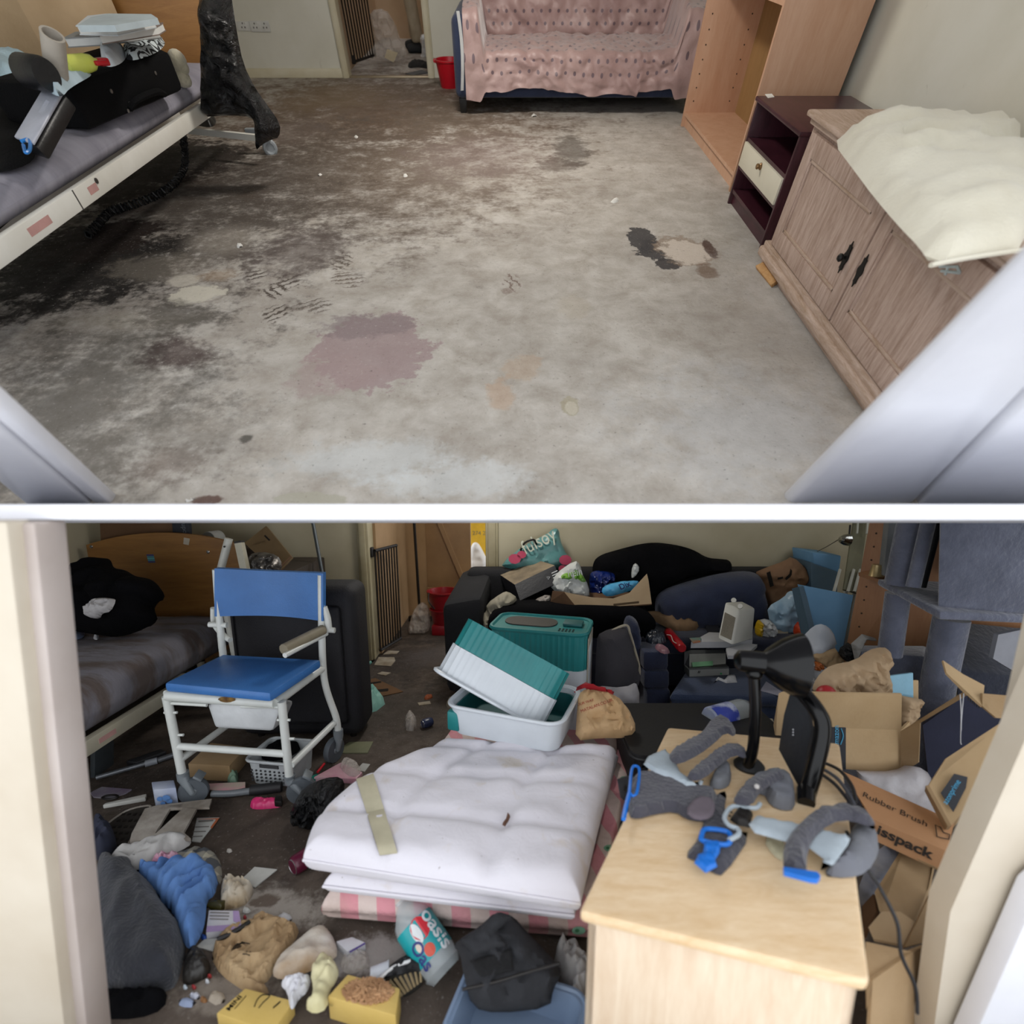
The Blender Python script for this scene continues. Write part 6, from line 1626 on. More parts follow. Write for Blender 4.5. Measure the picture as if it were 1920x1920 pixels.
part(mbx, 'lilac_panel', poly(c1(1270, 1050, 1305, 1050, 1318, 1128, 1272, 1112), ('z', .0305), .001), LIL)
part(mbx, 'lilac_panel', poly(c1(1115, 1142, 1318, 1130, 1300, 1160, 1110, 1178), ('z', .0305), .001), LIL)
bars(mbx, ('z', .0305), [(394, 1712, 430, 1713, 1.6), (393, 1718, 430, 1719, 1.6), (393, 1724, 428, 1725, 1.6)], mat('grey_print', '76726c', .8), .0008)
card('envelope', 'grey white envelope lying by the soiled tissue', 'envelope', PAP, c1(1300, 885, 1400, 790, 1535, 805, 1405, 910), .002)
flT('soiled_tissue', 'wad of soiled white tissue on the bare floor', 'tissue', mat('soiled_white', 'c4beb2', .9, 'a08a68', 7, .5, 40), c1(1190, 1030, 1205, 890, 1260, 880, 1395, 905, 1390, 960, 1330, 1030, 1200, 1045), 0, .06, crease=.26, sm=1)
one('beer_bottle', 'brown glass bottle half hidden under the soiled tissue', 'bottle', G().lathe([(0, 0), (.009, 0), (.009, .014), (.017, .03), (.017, .064), (.015, .066), (0, .066)], 14, frame3(R.fl(386, 1696, .018), (0, 0, 1), (1, -.08, 0))), mat('brown_glass', '3f3a1a', .15))
card('letter', 'folded letter sticking out beside the black bag', 'letter', PAP, c1(1050, 1270, 1100, 1225, 1230, 1215, 1170, 1300), .001)
KRS = mat('kraft_soiled', 'b39a76', .85, '8c7150', 6, .5, 30)
kp = thing('kraft_sack', 'flattened soiled brown paper sack with dark print on the floor', 'sack', R.fl(480, 1840))
gkp = blob(c1(1165, 1235, 1230, 1190, 1330, 1130, 1440, 1088, 1480, 1100, 1660, 1150, 1665, 1190, 1600, 1290, 1530, 1390, 1460, 1500, 1330, 1520, 1210, 1430, 1140, 1330), ('z', 0), .03, crease=.5, sm=1, res=28, fr=20, w=.02)
part(kp, 'sack', gkp, KRS, flat=True)
bkp = bvh(gkp)
part(kp, 'torn_flap', blob(c1(1130, 1320, 1180, 1330, 1260, 1430, 1400, 1480, 1500, 1520, 1440, 1600, 1320, 1520, 1200, 1440), ('z', 0), .04, crease=.22, sm=1), KRS)
part(kp, 'black_edge', G().tube(smoothpath([R.fl(x, y, .035) for x, y in c1(1175, 1222, 1240, 1195, 1320, 1150, 1370, 1115)], 5), .008, 6), BLK)
for i in range(5):
    a = [hit(bkp, x, y) for x, y in c1(1262 + i * 12, 1285 - i * 4, 1290 + i * 12, 1250 - i * 2, 1330 + i * 10, 1235 + i * 3)]
    if all(a): part(kp, 'print_arc', G().tube(smoothpath(a, 4), .0015, 4), BLK)
txtb(kp, 'E', c1(1372, 1320)[0], c1(1378, 1292)[0], bkp, BLK)
flT('soiled_pad', 'white absorbent pad with brown soiling on the paper sack', 'pad', mat('pad_soiled', 'd2cec6', .9, 'a5855e', 3.5, .4, 40), c4(715, 900, 760, 780, 900, 640, 1040, 530, 1180, 460, 1260, 540, 1310, 660, 1300, 760, 1080, 870, 900, 920, 790, 950), .02, .04, crease=.12, sm=1, res=30, fr=14)
flT('rubber_glove', 'cream latex glove lying crumpled by the soiled pad', 'glove', mat('cream_latex', 'd6cfa8', .5, 'c4bc90', 6), c4(1010, 1200, 1080, 1120, 1090, 1000, 1060, 900, 1130, 760, 1210, 730, 1290, 790, 1330, 880, 1290, 980, 1240, 1040, 1220, 1210, 1100, 1260), .062, .04, crease=.2, sm=1)
flT('white_tissue', 'folded white tissue beside the cream glove', 'tissue', mat('tissue_clean', 'd2d2d8', .9), c4(790, 990, 850, 940, 1000, 915, 1080, 930, 1040, 1060, 960, 1120, 910, 1220, 880, 1200, 860, 1060), .05, .03, crease=.22, sm=1)
YEL = mat('mustard_card', 'd0b36a', .6, 'c4a659', 4)
mb2 = thing('mini_box', 'flat mustard yellow box with black lettering at the room threshold', 'box', R.fl(480, 1890))
part(mb2, 'carton', tbox([(405, 1900), (460, 1852), (552, 1876), (510, 1935)], .05, .05), YEL)
txt(mb2, 'MINI', (430, 1896), (454, 1870), ('z', .05), BLK, bold=.02, lift=.001)
bars(mb2, ('z', .05), [(440, 1893, 462, 1868, 1.5), (512, 1892, 526, 1880, 3)], BLK, .001)
part(mb2, 'line_drawing', G().tube(smoothpath([R.fl(x, y, .051) for x, y in c4(560, 1190, 590, 1120, 640, 1080, 700, 1090, 640, 1150, 600, 1200)], 4), .0015, 4), BLK)
px_ = thing('pellet_box', 'mustard yellow box covered with wood pellets beside the trainer', 'box', R.fl(690, 1890))
part(px_, 'carton', tbox([(614, 1868), (652, 1826), (750, 1852), (742, 1905)], .08, .08), YEL)
txt(px_, 'O', (619, 1884), (624, 1885), ('y', R.fl(660, 1880, .04).y - .02), BLK)
bars(px_, ('z', .08), [(648, 1872, 654, 1866, 2), (712, 1882, 722, 1872, 3)], BLK, .001)
pel = G()
for i in range(420):
    a, r_ = random.random() * 6.28, random.random() ** .6
    x, y = 690 + math.cos(a) * r_ * 46, 1858 + math.sin(a) * r_ * 22
    p = R.fl(x, y, .083 + (1 - r_) * .02 * random.random())
    an = random.random() * 3.14
    d_ = Vector((math.cos(an), math.sin(an), random.uniform(-.3, .3))) * .008
    pel.tube([p - d_, p + d_], .0032, 5)
po = part(px_, 'wood_pellets', pel, mat('pellet_tan', 'b78f68', .9, '9a7350', 30), 'heap of tan wood pellets')
po['kind'] = 'stuff'
sh = thing('trainer_shoe', 'black trainer lying on its side with the tread showing', 'shoe', R.fl(755, 1860))
SHB_ = mat('shoe_black', '17171a', .7)
spl = ('l', 752, 1868, .0, 50, 10)
part(sh, 'upper', blob(c5(340, 750, 400, 680, 480, 610, 560, 570, 640, 590, 700, 620, 720, 680, 680, 720, 560, 720, 420, 760), spl, .05, sm=1, res=16, back=1), SHB_)
part(sh, 'sole', blob(c5(350, 760, 470, 660, 590, 625, 670, 700, 672, 780, 600, 850, 510, 895, 490, 800, 400, 770), spl, .03, sm=1, res=16, wr=.1), mat('tread_black', '26241f', .8))
Ps, ns_ = plane(spl)
for i in range(7):
    a_, b_ = c5(430 + i * 36, 760 - i * 14, 520 + i * 22, 870 - i * 16)
    part(sh, 'tread_rib', G().tube([R.on(*a_, Ps, ns_) + ns_ * .03, R.on(*b_, Ps, ns_) + ns_ * .026], .004, 5), mat('tread_tan', '8f7d5c', .8))
part(sh, 'white_line', G().tube(smoothpath([R.on(x, y, Ps, ns_) + ns_ * .035 for x, y in c5(360, 752, 440, 680, 520, 640, 580, 622)], 5), .005, 6), mat('white_rubber', 'd8d8d8', .6))
one('paper_cup', 'white paper cup lying beside the trainer', 'cup', G().lathe([(0, 0), (.022, 0), (.028, .05), (.030, .05), (.030, .054), (.024, .054), (.02, .004), (0, .004)], 18, frame3(R.fl(695, 1830, .03), (0, 0, 1), (1, .25, 0))), mat('cup_white', 'd0d4dc', .6))
nbx = thing('nail_box', 'white and purple carton under the front edge of the pink quilt', 'box', R.fl(655, 1785))
part(nbx, 'carton', tbox(c4(1300, 600, 1400, 690, 1560, 610, 1440, 560), .03, .03, .001), mat('carton_white2', 'cfd0d6', .6))
part(nbx, 'purple_edge', poly(c4(1420, 705, 1560, 625, 1555, 612, 1415, 692), ('z', .0305), .001), mat('purple_print', '5a4a90', .6))
flT('plastic_film', 'clear plastic film lying on the bare floor before the quilt', 'film', FILM, c4(1320, 780, 1420, 690, 1560, 680, 1620, 820, 1500, 880, 1380, 900), 0, .02, crease=.30, sm=1)
# big soft drink bottle
bo = thing('drink_bottle', 'large clear plastic drink bottle with turquoise label leaning on the futon', 'bottle', R.fl(820, 1850))
ba, bb = R.dp(826, 1806, 1.222), R.dp(750, 1692, R.fl(752, 1760).y - .01)
bax = bb - ba
rb = .062
Lb_ = bax.length * 1.05
xb_ = frame3(ba - bax.normalized() * .03, (1, .2, 0), bax)
t = NT('clear_pet'); t.b.inputs['Base Color'].default_value = C('d5dde0'); t.b.inputs['Roughness'].default_value = .08; t.b.inputs['Alpha'].default_value = .38
PET = t.m
part(bo, 'bottle', G().lathe([(0, 0), (rb * .8, 0), (rb, .02), (rb * .94, Lb_ * .12), (rb, Lb_ * .22), (rb, Lb_ * .75), (rb * .9, Lb_ * .85), (rb * .45, Lb_ * 1.0), (rb * .25, Lb_ * 1.06), (rb * .25, Lb_ * 1.1)], 28, xb_), PET)
lbz = part(bo, 'label', G().lathe([(rb * 1.01, Lb_ * .25), (rb * 1.015, Lb_ * .26), (rb * 1.015, Lb_ * .74), (rb * 1.01, Lb_ * .75)], 28, xb_), mat('turquoise_label', '16969c', .35), 'turquoise printed label')
def onlabel(name, fn, m, w=.06, h=.06, n=14, a0=0, zc=.5, el=True):
    vs, fs = [], []
    for k in range(n):
        t_ = 2 * math.pi * k / n
        vs.append((a0 + math.cos(t_) * w / rb, Lb_ * zc + math.sin(t_) * h))
    pts = [xb_ @ Vector((math.cos(a) * rb * 1.03, math.sin(a) * rb * 1.03, z)) for a, z in vs]
    part(lbz, name, G().add(pts, [list(range(n))]), m, flat=True)
cd = (R.o() - ba).normalized()
af = math.atan2((xb_.inverted().to_3x3() @ cd).y, (xb_.inverted().to_3x3() @ cd).x)
onlabel('emblem_disc', None, mat('emblem_red', 'c8202f', .4), .028, .032, a0=af + .1, zc=.62)
onlabel('emblem_glow', None, mat('emblem_white', 'd6dadc', .4), .014, .03, a0=af - .15, zc=.6)
onlabel('fruit_print', None, mat('fruit_red', 'c84a32', .4), .016, .018, a0=af - .05, zc=.34)
onlabel('fruit_print', None, mat('fruit_pale', 'd0c0b0', .4), .012, .016, a0=af - .35, zc=.45)
def ontext(s_, a0, zc, size, m):
    cu_ = bpy.data.curves.new('lettering', 'FONT'); cu_.body = s_; cu_.offset = .02
    ob = bpy.data.objects.new('lettering', cu_)
    me = bpy.data.meshes.new_from_object(ob)
    vs = [q.co.copy() for q in me.vertices]; fs = [list(p.vertices) for p in me.polygons]
    bpy.data.objects.remove(ob); bpy.data.meshes.remove(me)
    w_ = max(q.x for q in vs)
    g = G().add([xb_ @ Vector((math.cos(a0 + q.y * size / rb) * rb * 1.04, math.sin(a0 + q.y * size / rb) * rb * 1.04, Lb_ * zc - (q.x - w_ / 2) * size)) for q in vs], fs)
    part(lbz, 'lettering', g, m, flat=True)
NVI = mat('navy_logo', '1e2c70', .5)
ontext('oasis', af + .45, .48, .062, mat('logo_white', 'd8dce0', .5))
ontext('Oas', af - .75, .36, .05, NVI)
# blue grey litter tray with black padded bag
TRB = mat('slate_blue_tray', '7f92ac', .45, '7487a1', 4, .03)
tb2 = thing('litter_tray', 'slate blue plastic tray under the black padded bag', 'tray', R.fl(910, 1900))
xt2 = frame3(Vector((.012, 1.038, 0)), (1, -.32, 0))
part(tb2, 'tray', shellbox(.33, .215, .09, .04, .006, xt2, .86), TRB)
part(tb2, 'rim', G().tube([xt2 @ Vector((x, y, .09)) for x, y in rrect(.345, .23, .045, 5)], .008, 6, True), TRB)
bbg = thing('padded_bag', 'black padded fabric bag with velcro flap slumped in the slate tray', 'bag', R.fl(950, 1890))
BPF = mat('black_padded', '25262a', .9, '1b1c20', 6, .5, 70)
bpl3 = ('l', 950, 1895, .06, 50)
part(bbg, 'body', blob(c5(930, 560, 880, 510, 960, 440, 1080, 370, 1190, 260, 1320, 300, 1400, 400, 1520, 520, 1650, 660, 1660, 720, 1600, 830, 1580, 960, 1200, 1000, 1020, 960, 960, 740), bpl3, .16, sm=1, res=24, wr=.15, w=.07), BPF)
P3, n3 = plane(bpl3)
part(bbg, 'velcro_patch', blob(c5(1000, 620, 1300, 530, 1320, 690, 1090, 750), (P3 + n3 * .15, n3), .012, sm=0, w=.01), mat('velcro_black', '121214', 1, b=.9, bs=200))
part(bbg, 'flap', blob(c5(930, 470, 1090, 370, 1200, 270, 1310, 300, 1200, 400, 1270, 510, 1040, 580), (P3 + n3 * .15, n3), .02, sm=0, w=.02), BPF)
part(bbg, 'seam', G().tube(smoothpath([R.on(x, y, P3, n3) + n3 * .158 for x, y in c5(980, 810, 1200, 760, 1400, 700, 1620, 640)], 5), .004, 6), BLK)
flT('grey_towel', 'pale grey towel crumpled between the tray and the oak cabinet', 'towel', mat('pale_grey_towel', 'b3b1b0', .95, '9a9896', 6, .6, 50), c5(1600, 580, 1720, 560, 1840, 620, 1880, 760, 1870, 1000, 1700, 1040, 1720, 880, 1640, 760), 0, .09, crease=.22, sm=1)
# cans and small things by the futon
def can(name, label, p0, p1, z, r, m, endm):
    a, b = R.fl(*p0, z), R.fl(*p1, z)
    o = thing(name, label, 'can', a - Vector((0, 0, r)))
    L_ = (b - a).length
    xf_ = frame3(a, (0, 0, 1), b - a)
    part(o, 'body', G().lathe([(r * .8, 0), (r * .85, .002), (r, .012), (r, L_ - .012), (r * .85, L_ - .002), (r * .8, L_)], 24, xf_), m)
    part(o, 'end', G().lathe([(0, .006), (r * .7, .006), (r * .78, -.001), (r * .84, 0), (r * .84, .003)], 24, xf_), endm)
    return o
ALU = mat('aluminium', 'b9babb', .25, m=.9)
can('drink_can', 'maroon drink can lying against the white futon', (548, 1626), (600, 1592), .035, .036, mat('maroon_can', '5a1230', .3), ALU)
card('turquoise_card', 'turquoise card under the maroon can', 'card', mat('turquoise_card', '2a8fa6', .5), [(578, 1628), (600, 1612), (606, 1624), (592, 1630)], .003)
blobT('bin_bag', 'small black bin bag beside the chair castor and the futon', 'bin bag', BAGM, [(549, 1540), (551, 1505), (570, 1475), (610, 1458), (640, 1456), (648, 1475), (640, 1515), (622, 1548), (575, 1550)], ('l', 600, 1540, 0, 14), .09, back=.05, crease=.30, sm=1, res=22)
pk = thing('plastic_tray', 'pink and clear plastic tray with a red pen behind the bin bag', 'tray', R.fl(635, 1480))
part(pk, 'tray', tbox(d2(985, 1590, 1240, 1600, 1280, 1560, 1150, 1500, 1010, 1510)[:4], .03, .03), mat('pink_clear', 'b9788a', .3, 'c9a5ac', 8))
part(pk, 'pen', G().tube([R.fl(x, y, .045) for x, y in d2(1010, 1560, 1050, 1510)], .006, 8), RED)
part(pk, 'wrap', blob(d2(1140, 1540, 1160, 1480, 1240, 1500, 1280, 1560, 1220, 1600), ('z', .03), .03, crease=.26, sm=1), FILM)
one('bottle_top', 'green plastic bottle top beside the pink tray', 'bottle top', G().lathe([(0, 0), (.02, 0), (.02, .02), (0, .02)], 14, Matrix.Translation(R.fl(592, 1463))), mat('bottle_green', '147a68', .4))
card('green_folder', 'dull green folder lying behind the rear castor', 'folder', mat('dull_green', '77785c', .7), d2(1110, 1450, 1200, 1385, 1344, 1382, 1310, 1450), .0, .006)
card('small_card', 'white card on the floor between tray and futon', 'card', PAP, [(668, 1445), (680, 1432), (694, 1434), (684, 1448)])
# by the doorway
AQ = mat('aqua_film', '6fa89c', .35, '8fc0b4', 6, .5, 20)
flT('aqua_carrier_bag', 'pale aqua carrier bag slumped by the black suitcase', 'bag', AQ, d3(570, 1560, 620, 1590, 690, 1640, 790, 1720, 740, 1760, 690, 1800, 600, 1810, 560, 1780), 0, .10, crease=.26, sm=1)
vbT('aqua_rag', 'torn aqua plastic hanging by the suitcase corner', 'plastic', AQ, d3(555, 1300, 600, 1250, 612, 1290, 600, 1350, 690, 1330, 620, 1400, 608, 1636, 575, 1640), R.fl(640, 1300).y, .03, crease=.26, sm=0)
fc = thing('cardboard_flat', 'flattened brown cardboard with dark print near the doorway', 'cardboard', R.fl(720, 1300))
part(fc, 'sheet', poly(d3(570, 1530, 690, 1500, 940, 1620, 760, 1660, 640, 1580), ('z', .002), .005), mat('brown_flat', '6a4c30', .85))
bars(fc, ('z', .007), [(695, 1283, 715, 1280, 3), (708, 1298, 728, 1296, 5)], BLK, .0008)
for i, (lb, q) in enumerate((('folded newspaper lying at the doorway skirting', d3(680, 1380, 720, 1310, 860, 1310, 870, 1340, 830, 1390)), ('pale paper slip beneath the black safety gate', d3(760, 1285, 800, 1250, 905, 1255, 880, 1280)), ('white card on the dark floor past the suitcase', d3(705, 1460, 750, 1440, 830, 1450, 780, 1475)), ('beige strip of card in the middle of the passage', d3(1070, 1720, 1180, 1705, 1190, 1730, 1085, 1745)))): card('paper_scrap', lb, 'paper', PAPD, q, .001)
flT('orange_peel', 'orange scrap of peel in the middle of the passage', 'scrap', mat('peel_orange', 'a0522a', .7), d3(1125, 1690, 1140, 1660, 1200, 1650, 1210, 1670, 1170, 1690), 0, .02, sm=1)
flT('pebble_scrap', 'pale crumpled scrap before the litter tray corner', 'scrap', PAPD, d3(1320, 1760, 1350, 1700, 1430, 1690, 1440, 1730, 1380, 1770), 0, .04, crease=.26, sm=1)
flT('clear_cup', 'clear plastic tub with dark rim by the futon corner', 'tub', FILM, [(758, 1368), (760, 1345), (772, 1341), (782, 1350), (781, 1368), (770, 1372)], 0, .05, sm=1)
can('water_bottle_end', 'blue rimmed jar lying on the floor by the futon corner', (792, 1358), (810, 1352), .028, .028, mat('jar_dark_blue', '2a3350', .3), ALU)
# safety gate, broom, buckets in the hall
gt = thing('safety_gate', 'tall black barred safety gate folded open at the cluttered room doorway', 'gate', R.fl(712, 1238))
g0, g1 = R.fl(714, 1232), R.fl(752, 1208)
zt = D(705, 1033, g0.y).z
for z in (.06, zt): part(gt, 'rail', G().tube([g0 + Vector((0, 0, z)), Vector((g1.x, g1.y, z + (.0 if z < 1 else .0)))], .014, 8), BLK)
for i in range(9):
    p = g0.lerp(g1, i / 8)
    part(gt, 'bar', G().tube([Vector((p.x, p.y, .06)), Vector((p.x, p.y, zt))], .008, 6), BLK)
part(gt, 'latch', G().box(g0.x - .07, g0.x - .01, g0.y - .03, g0.y + .03, zt - .05, zt + .03, .01), BLK)
br_ = thing('broom', 'dark broom handle leaning against the hall wall', 'broom', R.fl(790, 1170))
part(br_, 'handle', G().tube([D(774, 940, 4.7), R.fl(788, 1165, .02)], .014, 8), BLK)
part(br_, 'head', G().box(-.12, .12, -.02, .02, 0, .06, .01, Matrix.Translation(R.fl(788, 1165))), BLK)
bk1 = thing('mop_bucket', 'red mop bucket stacked on a second bucket in the hall', 'bucket', R.fl(830, 1165))
for nm, yb_, yt_, w_ in (('lower_bucket', 1168, 1140, 26), ('upper_bucket', 1145, 1107, 30)):
    Yq = 4.55
    cb_ = D(832, yb_, Yq); tt = D(832, yt_, Yq)
    h_ = tt.z - cb_.z; r_ = pxr(w_, Yq)
    part(bk1, nm, G().lathe([(0, 0), (r_ * .75, 0), (r_, h_ * .95), (r_ * 1.06, h_ * .95), (r_ * 1.06, h_), (r_ * .95, h_), (r_ * .7, .02), (0, .02)], 24, Matrix.Translation(cb_)), mat('bucket_red_dark', '8d0f1c', .35))
OFFb = D(808, 1130, 4.4)
part(bk1, 'wire_handle', G().tube(smoothpath([D(804, 1112, 4.42), D(804, 1128, 4.35), D(815, 1142, 4.35)], 5), .006, 6), BLK)
part(bk1, 'stand', G().box(D(812, 1170, 4.55).x, D(852, 1170, 4.55).x, 4.45, 4.65, 0, max(.02, D(832, 1168, 4.55).z), .01), mat('bucket_red_dark', '8d0f1c', .35))
blobT('clear_bag_heap', 'heap of clear bags and rubbish by the hall gate', 'bag', FILM, d3(985, 1090, 1000, 980, 1050, 850, 1130, 800, 1180, 880, 1190, 1000, 1160, 1095, 1030, 1098), ('l', 785, 1187, 0, 12), .09, crease=.26, sm=1)

# crumbs, capsules and scraps on the floor by the left jamb
SC = [('red and white capsule by the kraft sack', 393, 1832, 5, 'a03030', 'capsule'), ('white capsule end by the kraft sack', 389, 1842, 5, 'c9cdd2', 'capsule'), ('red plastic scrap before the charcoal coat hem', 364, 1852, 6, '9a2a2e', 'scrap'),
      ('white tablet blister before the charcoal coat hem', 348, 1853, 6, 'b9c4cc', 'blister'), ('blue white wrapper at the threshold', 350, 1880, 17, '8f9cb8', 'wrapper'), ('white paper square above the blue wrapper', 366, 1868, 12, 'b9bcc8', 'paper'),
      ('brown crumpled leaf scrap at the threshold', 382, 1876, 9, '8a6038', 'scrap'), ('soiled white paper beside the mustard box', 408, 1872, 20, 'a89c8c', 'paper'), ('white foil scrap by the black cloth', 238, 1884, 7, 'b9c8d0', 'scrap'),
      ('orange plastic cap in the black cloth', 220, 1892, 13, 'c4501c', 'cap'), ('pale orange crumb on the grey cloth', 305, 1870, 6, 'c99a78', 'crumb'), ('white scrap on the bare floor before the can', 430, 1596, 6, 'b3aea6', 'scrap'),
      ('blue bottle top beside the medicine carton', 382, 1758, 8, '2a4fa0', 'bottle top'), ('white wire twist by the medicine carton', 462, 1708, 9, 'b9b9b4', 'wire'), ('red thread end by the medicine carton', 459, 1722, 4, 'a03038', 'thread'), ('torn white leaflet above the kraft sack', 535, 1722, 16, 'bdbdc0', 'leaflet')]
for i, (lb, x, y, r_, c_, ct_) in enumerate(SC):
    flT('floor_scrap' if ct_ != 'bottle top' else 'bottle_top', lb, ct_, mat('scrap_' + c_, c_, .6), [(x + r_ * (.7 + .4 * random.random()) * math.cos(a), y + r_ * .65 * (.7 + .4 * random.random()) * math.sin(a)) for a in [k * .9 for k in range(7)]], .001, .012, sm=0, res=8)
flT('black_fleece', 'black fleece lying at the foot of the left jamb', 'clothing', BLKC, c1(470, 1560, 560, 1550, 760, 1560, 880, 1530, 860, 1640, 700, 1700, 470, 1700), 0, .05, sm=1)
# ================================================================== things on and before the sofa, the right-hand cartons, the oak cabinet
ZO = D(1262, 1300, yo).z
fh = thing('fan_heater', 'white upright fan heater with two dials standing on the sofa litter', 'heater', D(1380, 1210, 2.7))
FHW = mat('heater_white', 'd3d2ca', .4, 'c8c7be', 4, .03)
YO = 0.0
F = lambda *p: [(1180 + p[i] / 4.174, 960 + p[i + 1] / 4.174, p[i + 2] + YO) for i in range(0, len(p), 3)]
ZSE = .425
YO = R.fl(1374, 1211, ZSE + .045).y - 2.66
ff = F(688, 990, 2.72, 808, 1046, 2.66, 862, 762, 2.74, 748, 702, 2.80)
sf = F(808, 1046, 2.66, 968, 995, 2.80, 988, 752, 2.88, 862, 762, 2.74)
bf, bs_ = [D(*p) for p in ff], [D(*p) for p in sf]
bk4 = bf[0] + (bs_[1] - bs_[0])
tb4 = bf[3] + (bs_[2] - bs_[3])
part(fh, 'case', G().hexa([bf[0], bf[1], bs_[1], bk4], [bf[3], bf[2], bs_[2], tb4], .014), FHW)
pf_ = ppl(ff)
for i in range(15):
    u0 = .16 + .68 * i / 14
    a = bf[0].lerp(bf[1], u0); b = bf[3].lerp(bf[2], u0)
    part(fh, 'grille_slot', G().tube([a.lerp(b, .12) + pf_[1] * .001, a.lerp(b, .74) + pf_[1] * .001], .0022, 5), mat('grille_brown', '8a8272', .7))
for x, y in ((1376, 1126), (1388, 1137)): part(fh, 'dial', G().lathe([(.016, 0), (.015, .012), (0, .013)], 16, frame3(R.on(x, y, *pf_), (1, 0, 0), pf_[1])), FHW)
can('drink_can', 'tall red energy drink can tilted among the sofa litter', (1252, 1184), (1279, 1216), ZSE + .03, .03, mat('red_can', 'a01420', .25, '8a1019', 3), ALU)
rc = bpy.data.objects['drink_can.001']
part(rc, 'white_swirl', G().tube(smoothpath([R.fl(x, y, ZSE + .066) for x, y in ((1250, 1190), (1258, 1192), (1262, 1202), (1268, 1206))], 5), .003, 5), mat('swirl_pale', 'b9a8a0', .5))
YO = R.fl(1292, 1269, ZO + .005).y - 2.60
DKB = mat('slate_card', '4a4c4c', .6)
gb2 = thing('gift_box', 'open slate box with pale inside holding a green bar on the blue cushion', 'box', D(1320, 1268, 2.62))
pan(gb2, 'lid_inside', F(470, 1225, 2.68, 755, 1200, 2.68, 755, 1105, 2.70, 470, 1112, 2.70), .01, mat('pale_liner', '9c9c94', .6))
pan(gb2, 'lid_top', F(430, 1095, 2.71, 470, 1112, 2.70, 755, 1105, 2.70, 738, 1078, 2.73, 480, 1080, 2.73), .01, DKB)
pan(gb2, 'lid_side', F(430, 1200, 2.68, 470, 1225, 2.68, 470, 1110, 2.70, 430, 1095, 2.71), .01, mat('near_black_card', '14151c', .5))
pan(gb2, 'tray_front', F(470, 1290, 2.60, 780, 1275, 2.60, 780, 1225, 2.60, 470, 1236, 2.60), .01, mat('tray_grey', '8a8b88', .5))
pan(gb2, 'tray_floor', F(470, 1236, 2.60, 780, 1225, 2.60, 755, 1200, 2.68, 470, 1225, 2.68), .01, DKB)
pan(gb2, 'tray_side', F(430, 1250, 2.66, 470, 1290, 2.60, 470, 1236, 2.60, 430, 1200, 2.66), .01, DKB)
pan(gb2, 'green_bar', F(495, 1212, 2.66, 655, 1200, 2.66, 652, 1166, 2.68, 490, 1176, 2.68), .03, mat('mint_green', '7fae86', .5, '5f9a6c', 5))
part(gb2, 'green_dot', ball(D(1352, 1263, 2.6 + YO), .006), mat('sticker_green', '1f9a52', .5))
for a in (F(535, 1262, 2.598, 541, 1262, 2.598, 546, 1243, 2.598, 540, 1243, 2.598), F(545, 1262, 2.598, 551, 1262, 2.598, 556, 1243, 2.598, 550, 1243, 2.598)): pan(gb2, 'logo_stroke', a, .001, BLK)
YO = 0.0
LP = mat('letter_white', 'b5b6ba', .8, 'a7a8ac', 6)
def qd(name, lb, cat, m, pts, z, t=.004): return card(name, lb, cat, m, [(1180 + pts[i] / 4.174, 960 + pts[i + 1] / 4.174) for i in range(0, len(pts), 2)], z, t)
qd('letter', 'loose letters spread under the fan heater', 'letter', LP, (480, 1065, 620, 985, 960, 1000, 960, 1045, 780, 1062), ZSE + .002, .04)
qd('letter', 'stack of envelopes beside the open slate box', 'letter', LP, (755, 1090, 910, 1050, 1000, 1060, 900, 1150, 770, 1150), ZSE, .02)
qd('letter', 'lilac lettered envelope at the foot of the desk lamp', 'letter', mat('lilac_white', 'b2b2c4', .8), (1025, 1400, 1070, 1330, 1192, 1410, 1170, 1440), ZO + .002)
qd('leaflet', 'orange and teal leaflet behind the red can', 'leaflet', mat('leaflet_teal', '3f8a86', .6, 'a85a2a', 6), (470, 990, 560, 985, 555, 1020, 500, 1030), ZSE + .045)
flT('torn_paper', 'torn white paper on the blue cushion front edge', 'paper', mat('torn_white', 'c4c6ca', .8), d5(660, 1340, 690, 1295, 740, 1320, 770, 1280, 830, 1280, 845, 1335, 760, 1340, 700, 1315), ZO + .002, .02, sm=0)
qd('black_folder', 'black folder with white label behind the fan heater', 'folder', mat('black_folder', '1d1e24', .6), (595, 900, 700, 880, 690, 970, 630, 985), ZSE + .01, .012)
flT('pink_soap_dish', 'pink plastic case beside the navy blocks', 'case', mat('dusty_pink_plastic', '8d6570', .4), d5(190, 1062, 230, 1042, 312, 1086, 318, 1108, 262, 1114), D(1230, 1222, yk).z, .025, sm=1)
blobT('long_paper_bag', 'long twisted brown paper bag in front of the navy cushion', 'bag', mat('kraft_dull', '80664a', .8, '6c5338', 5, .4, 26), d5(10, 780, 160, 785, 420, 770, 540, 790, 568, 860, 500, 955, 380, 960, 280, 900, 150, 830), ('d', 1290, 1188, 3.32, 50), .05, sm=1, crease=.25)
flT('dark_film', 'dark crumpled plastic film beside the red can', 'film', mat('dark_film', '1c2028', .2, '2c323c', 9, .8, 20), d5(120, 975, 240, 970, 290, 1010, 290, 1030, 140, 1035), D(1230, 1222, yk).z, .05, sm=1, crease=.3)
vbT('snack_bag', 'white snack bag with yellow end beside the fan heater', 'bag', mat('white_foil', 'bfc0c0', .3, 'a9aaaa', 5, .5, 18), d5(990, 850, 1080, 830, 1150, 890, 1140, 970, 1080, 1000, 1010, 1005), 3.25, .06, sm=1, crease=.25)
sbg = bpy.data.objects['snack_bag']
part(sbg, 'yellow_end', blob(d5(975, 925, 1000, 840, 1030, 850, 1030, 960, 1010, 1000), ('y', 3.23), .06, sm=1), mat('snack_yellow', 'c9a21c', .35))
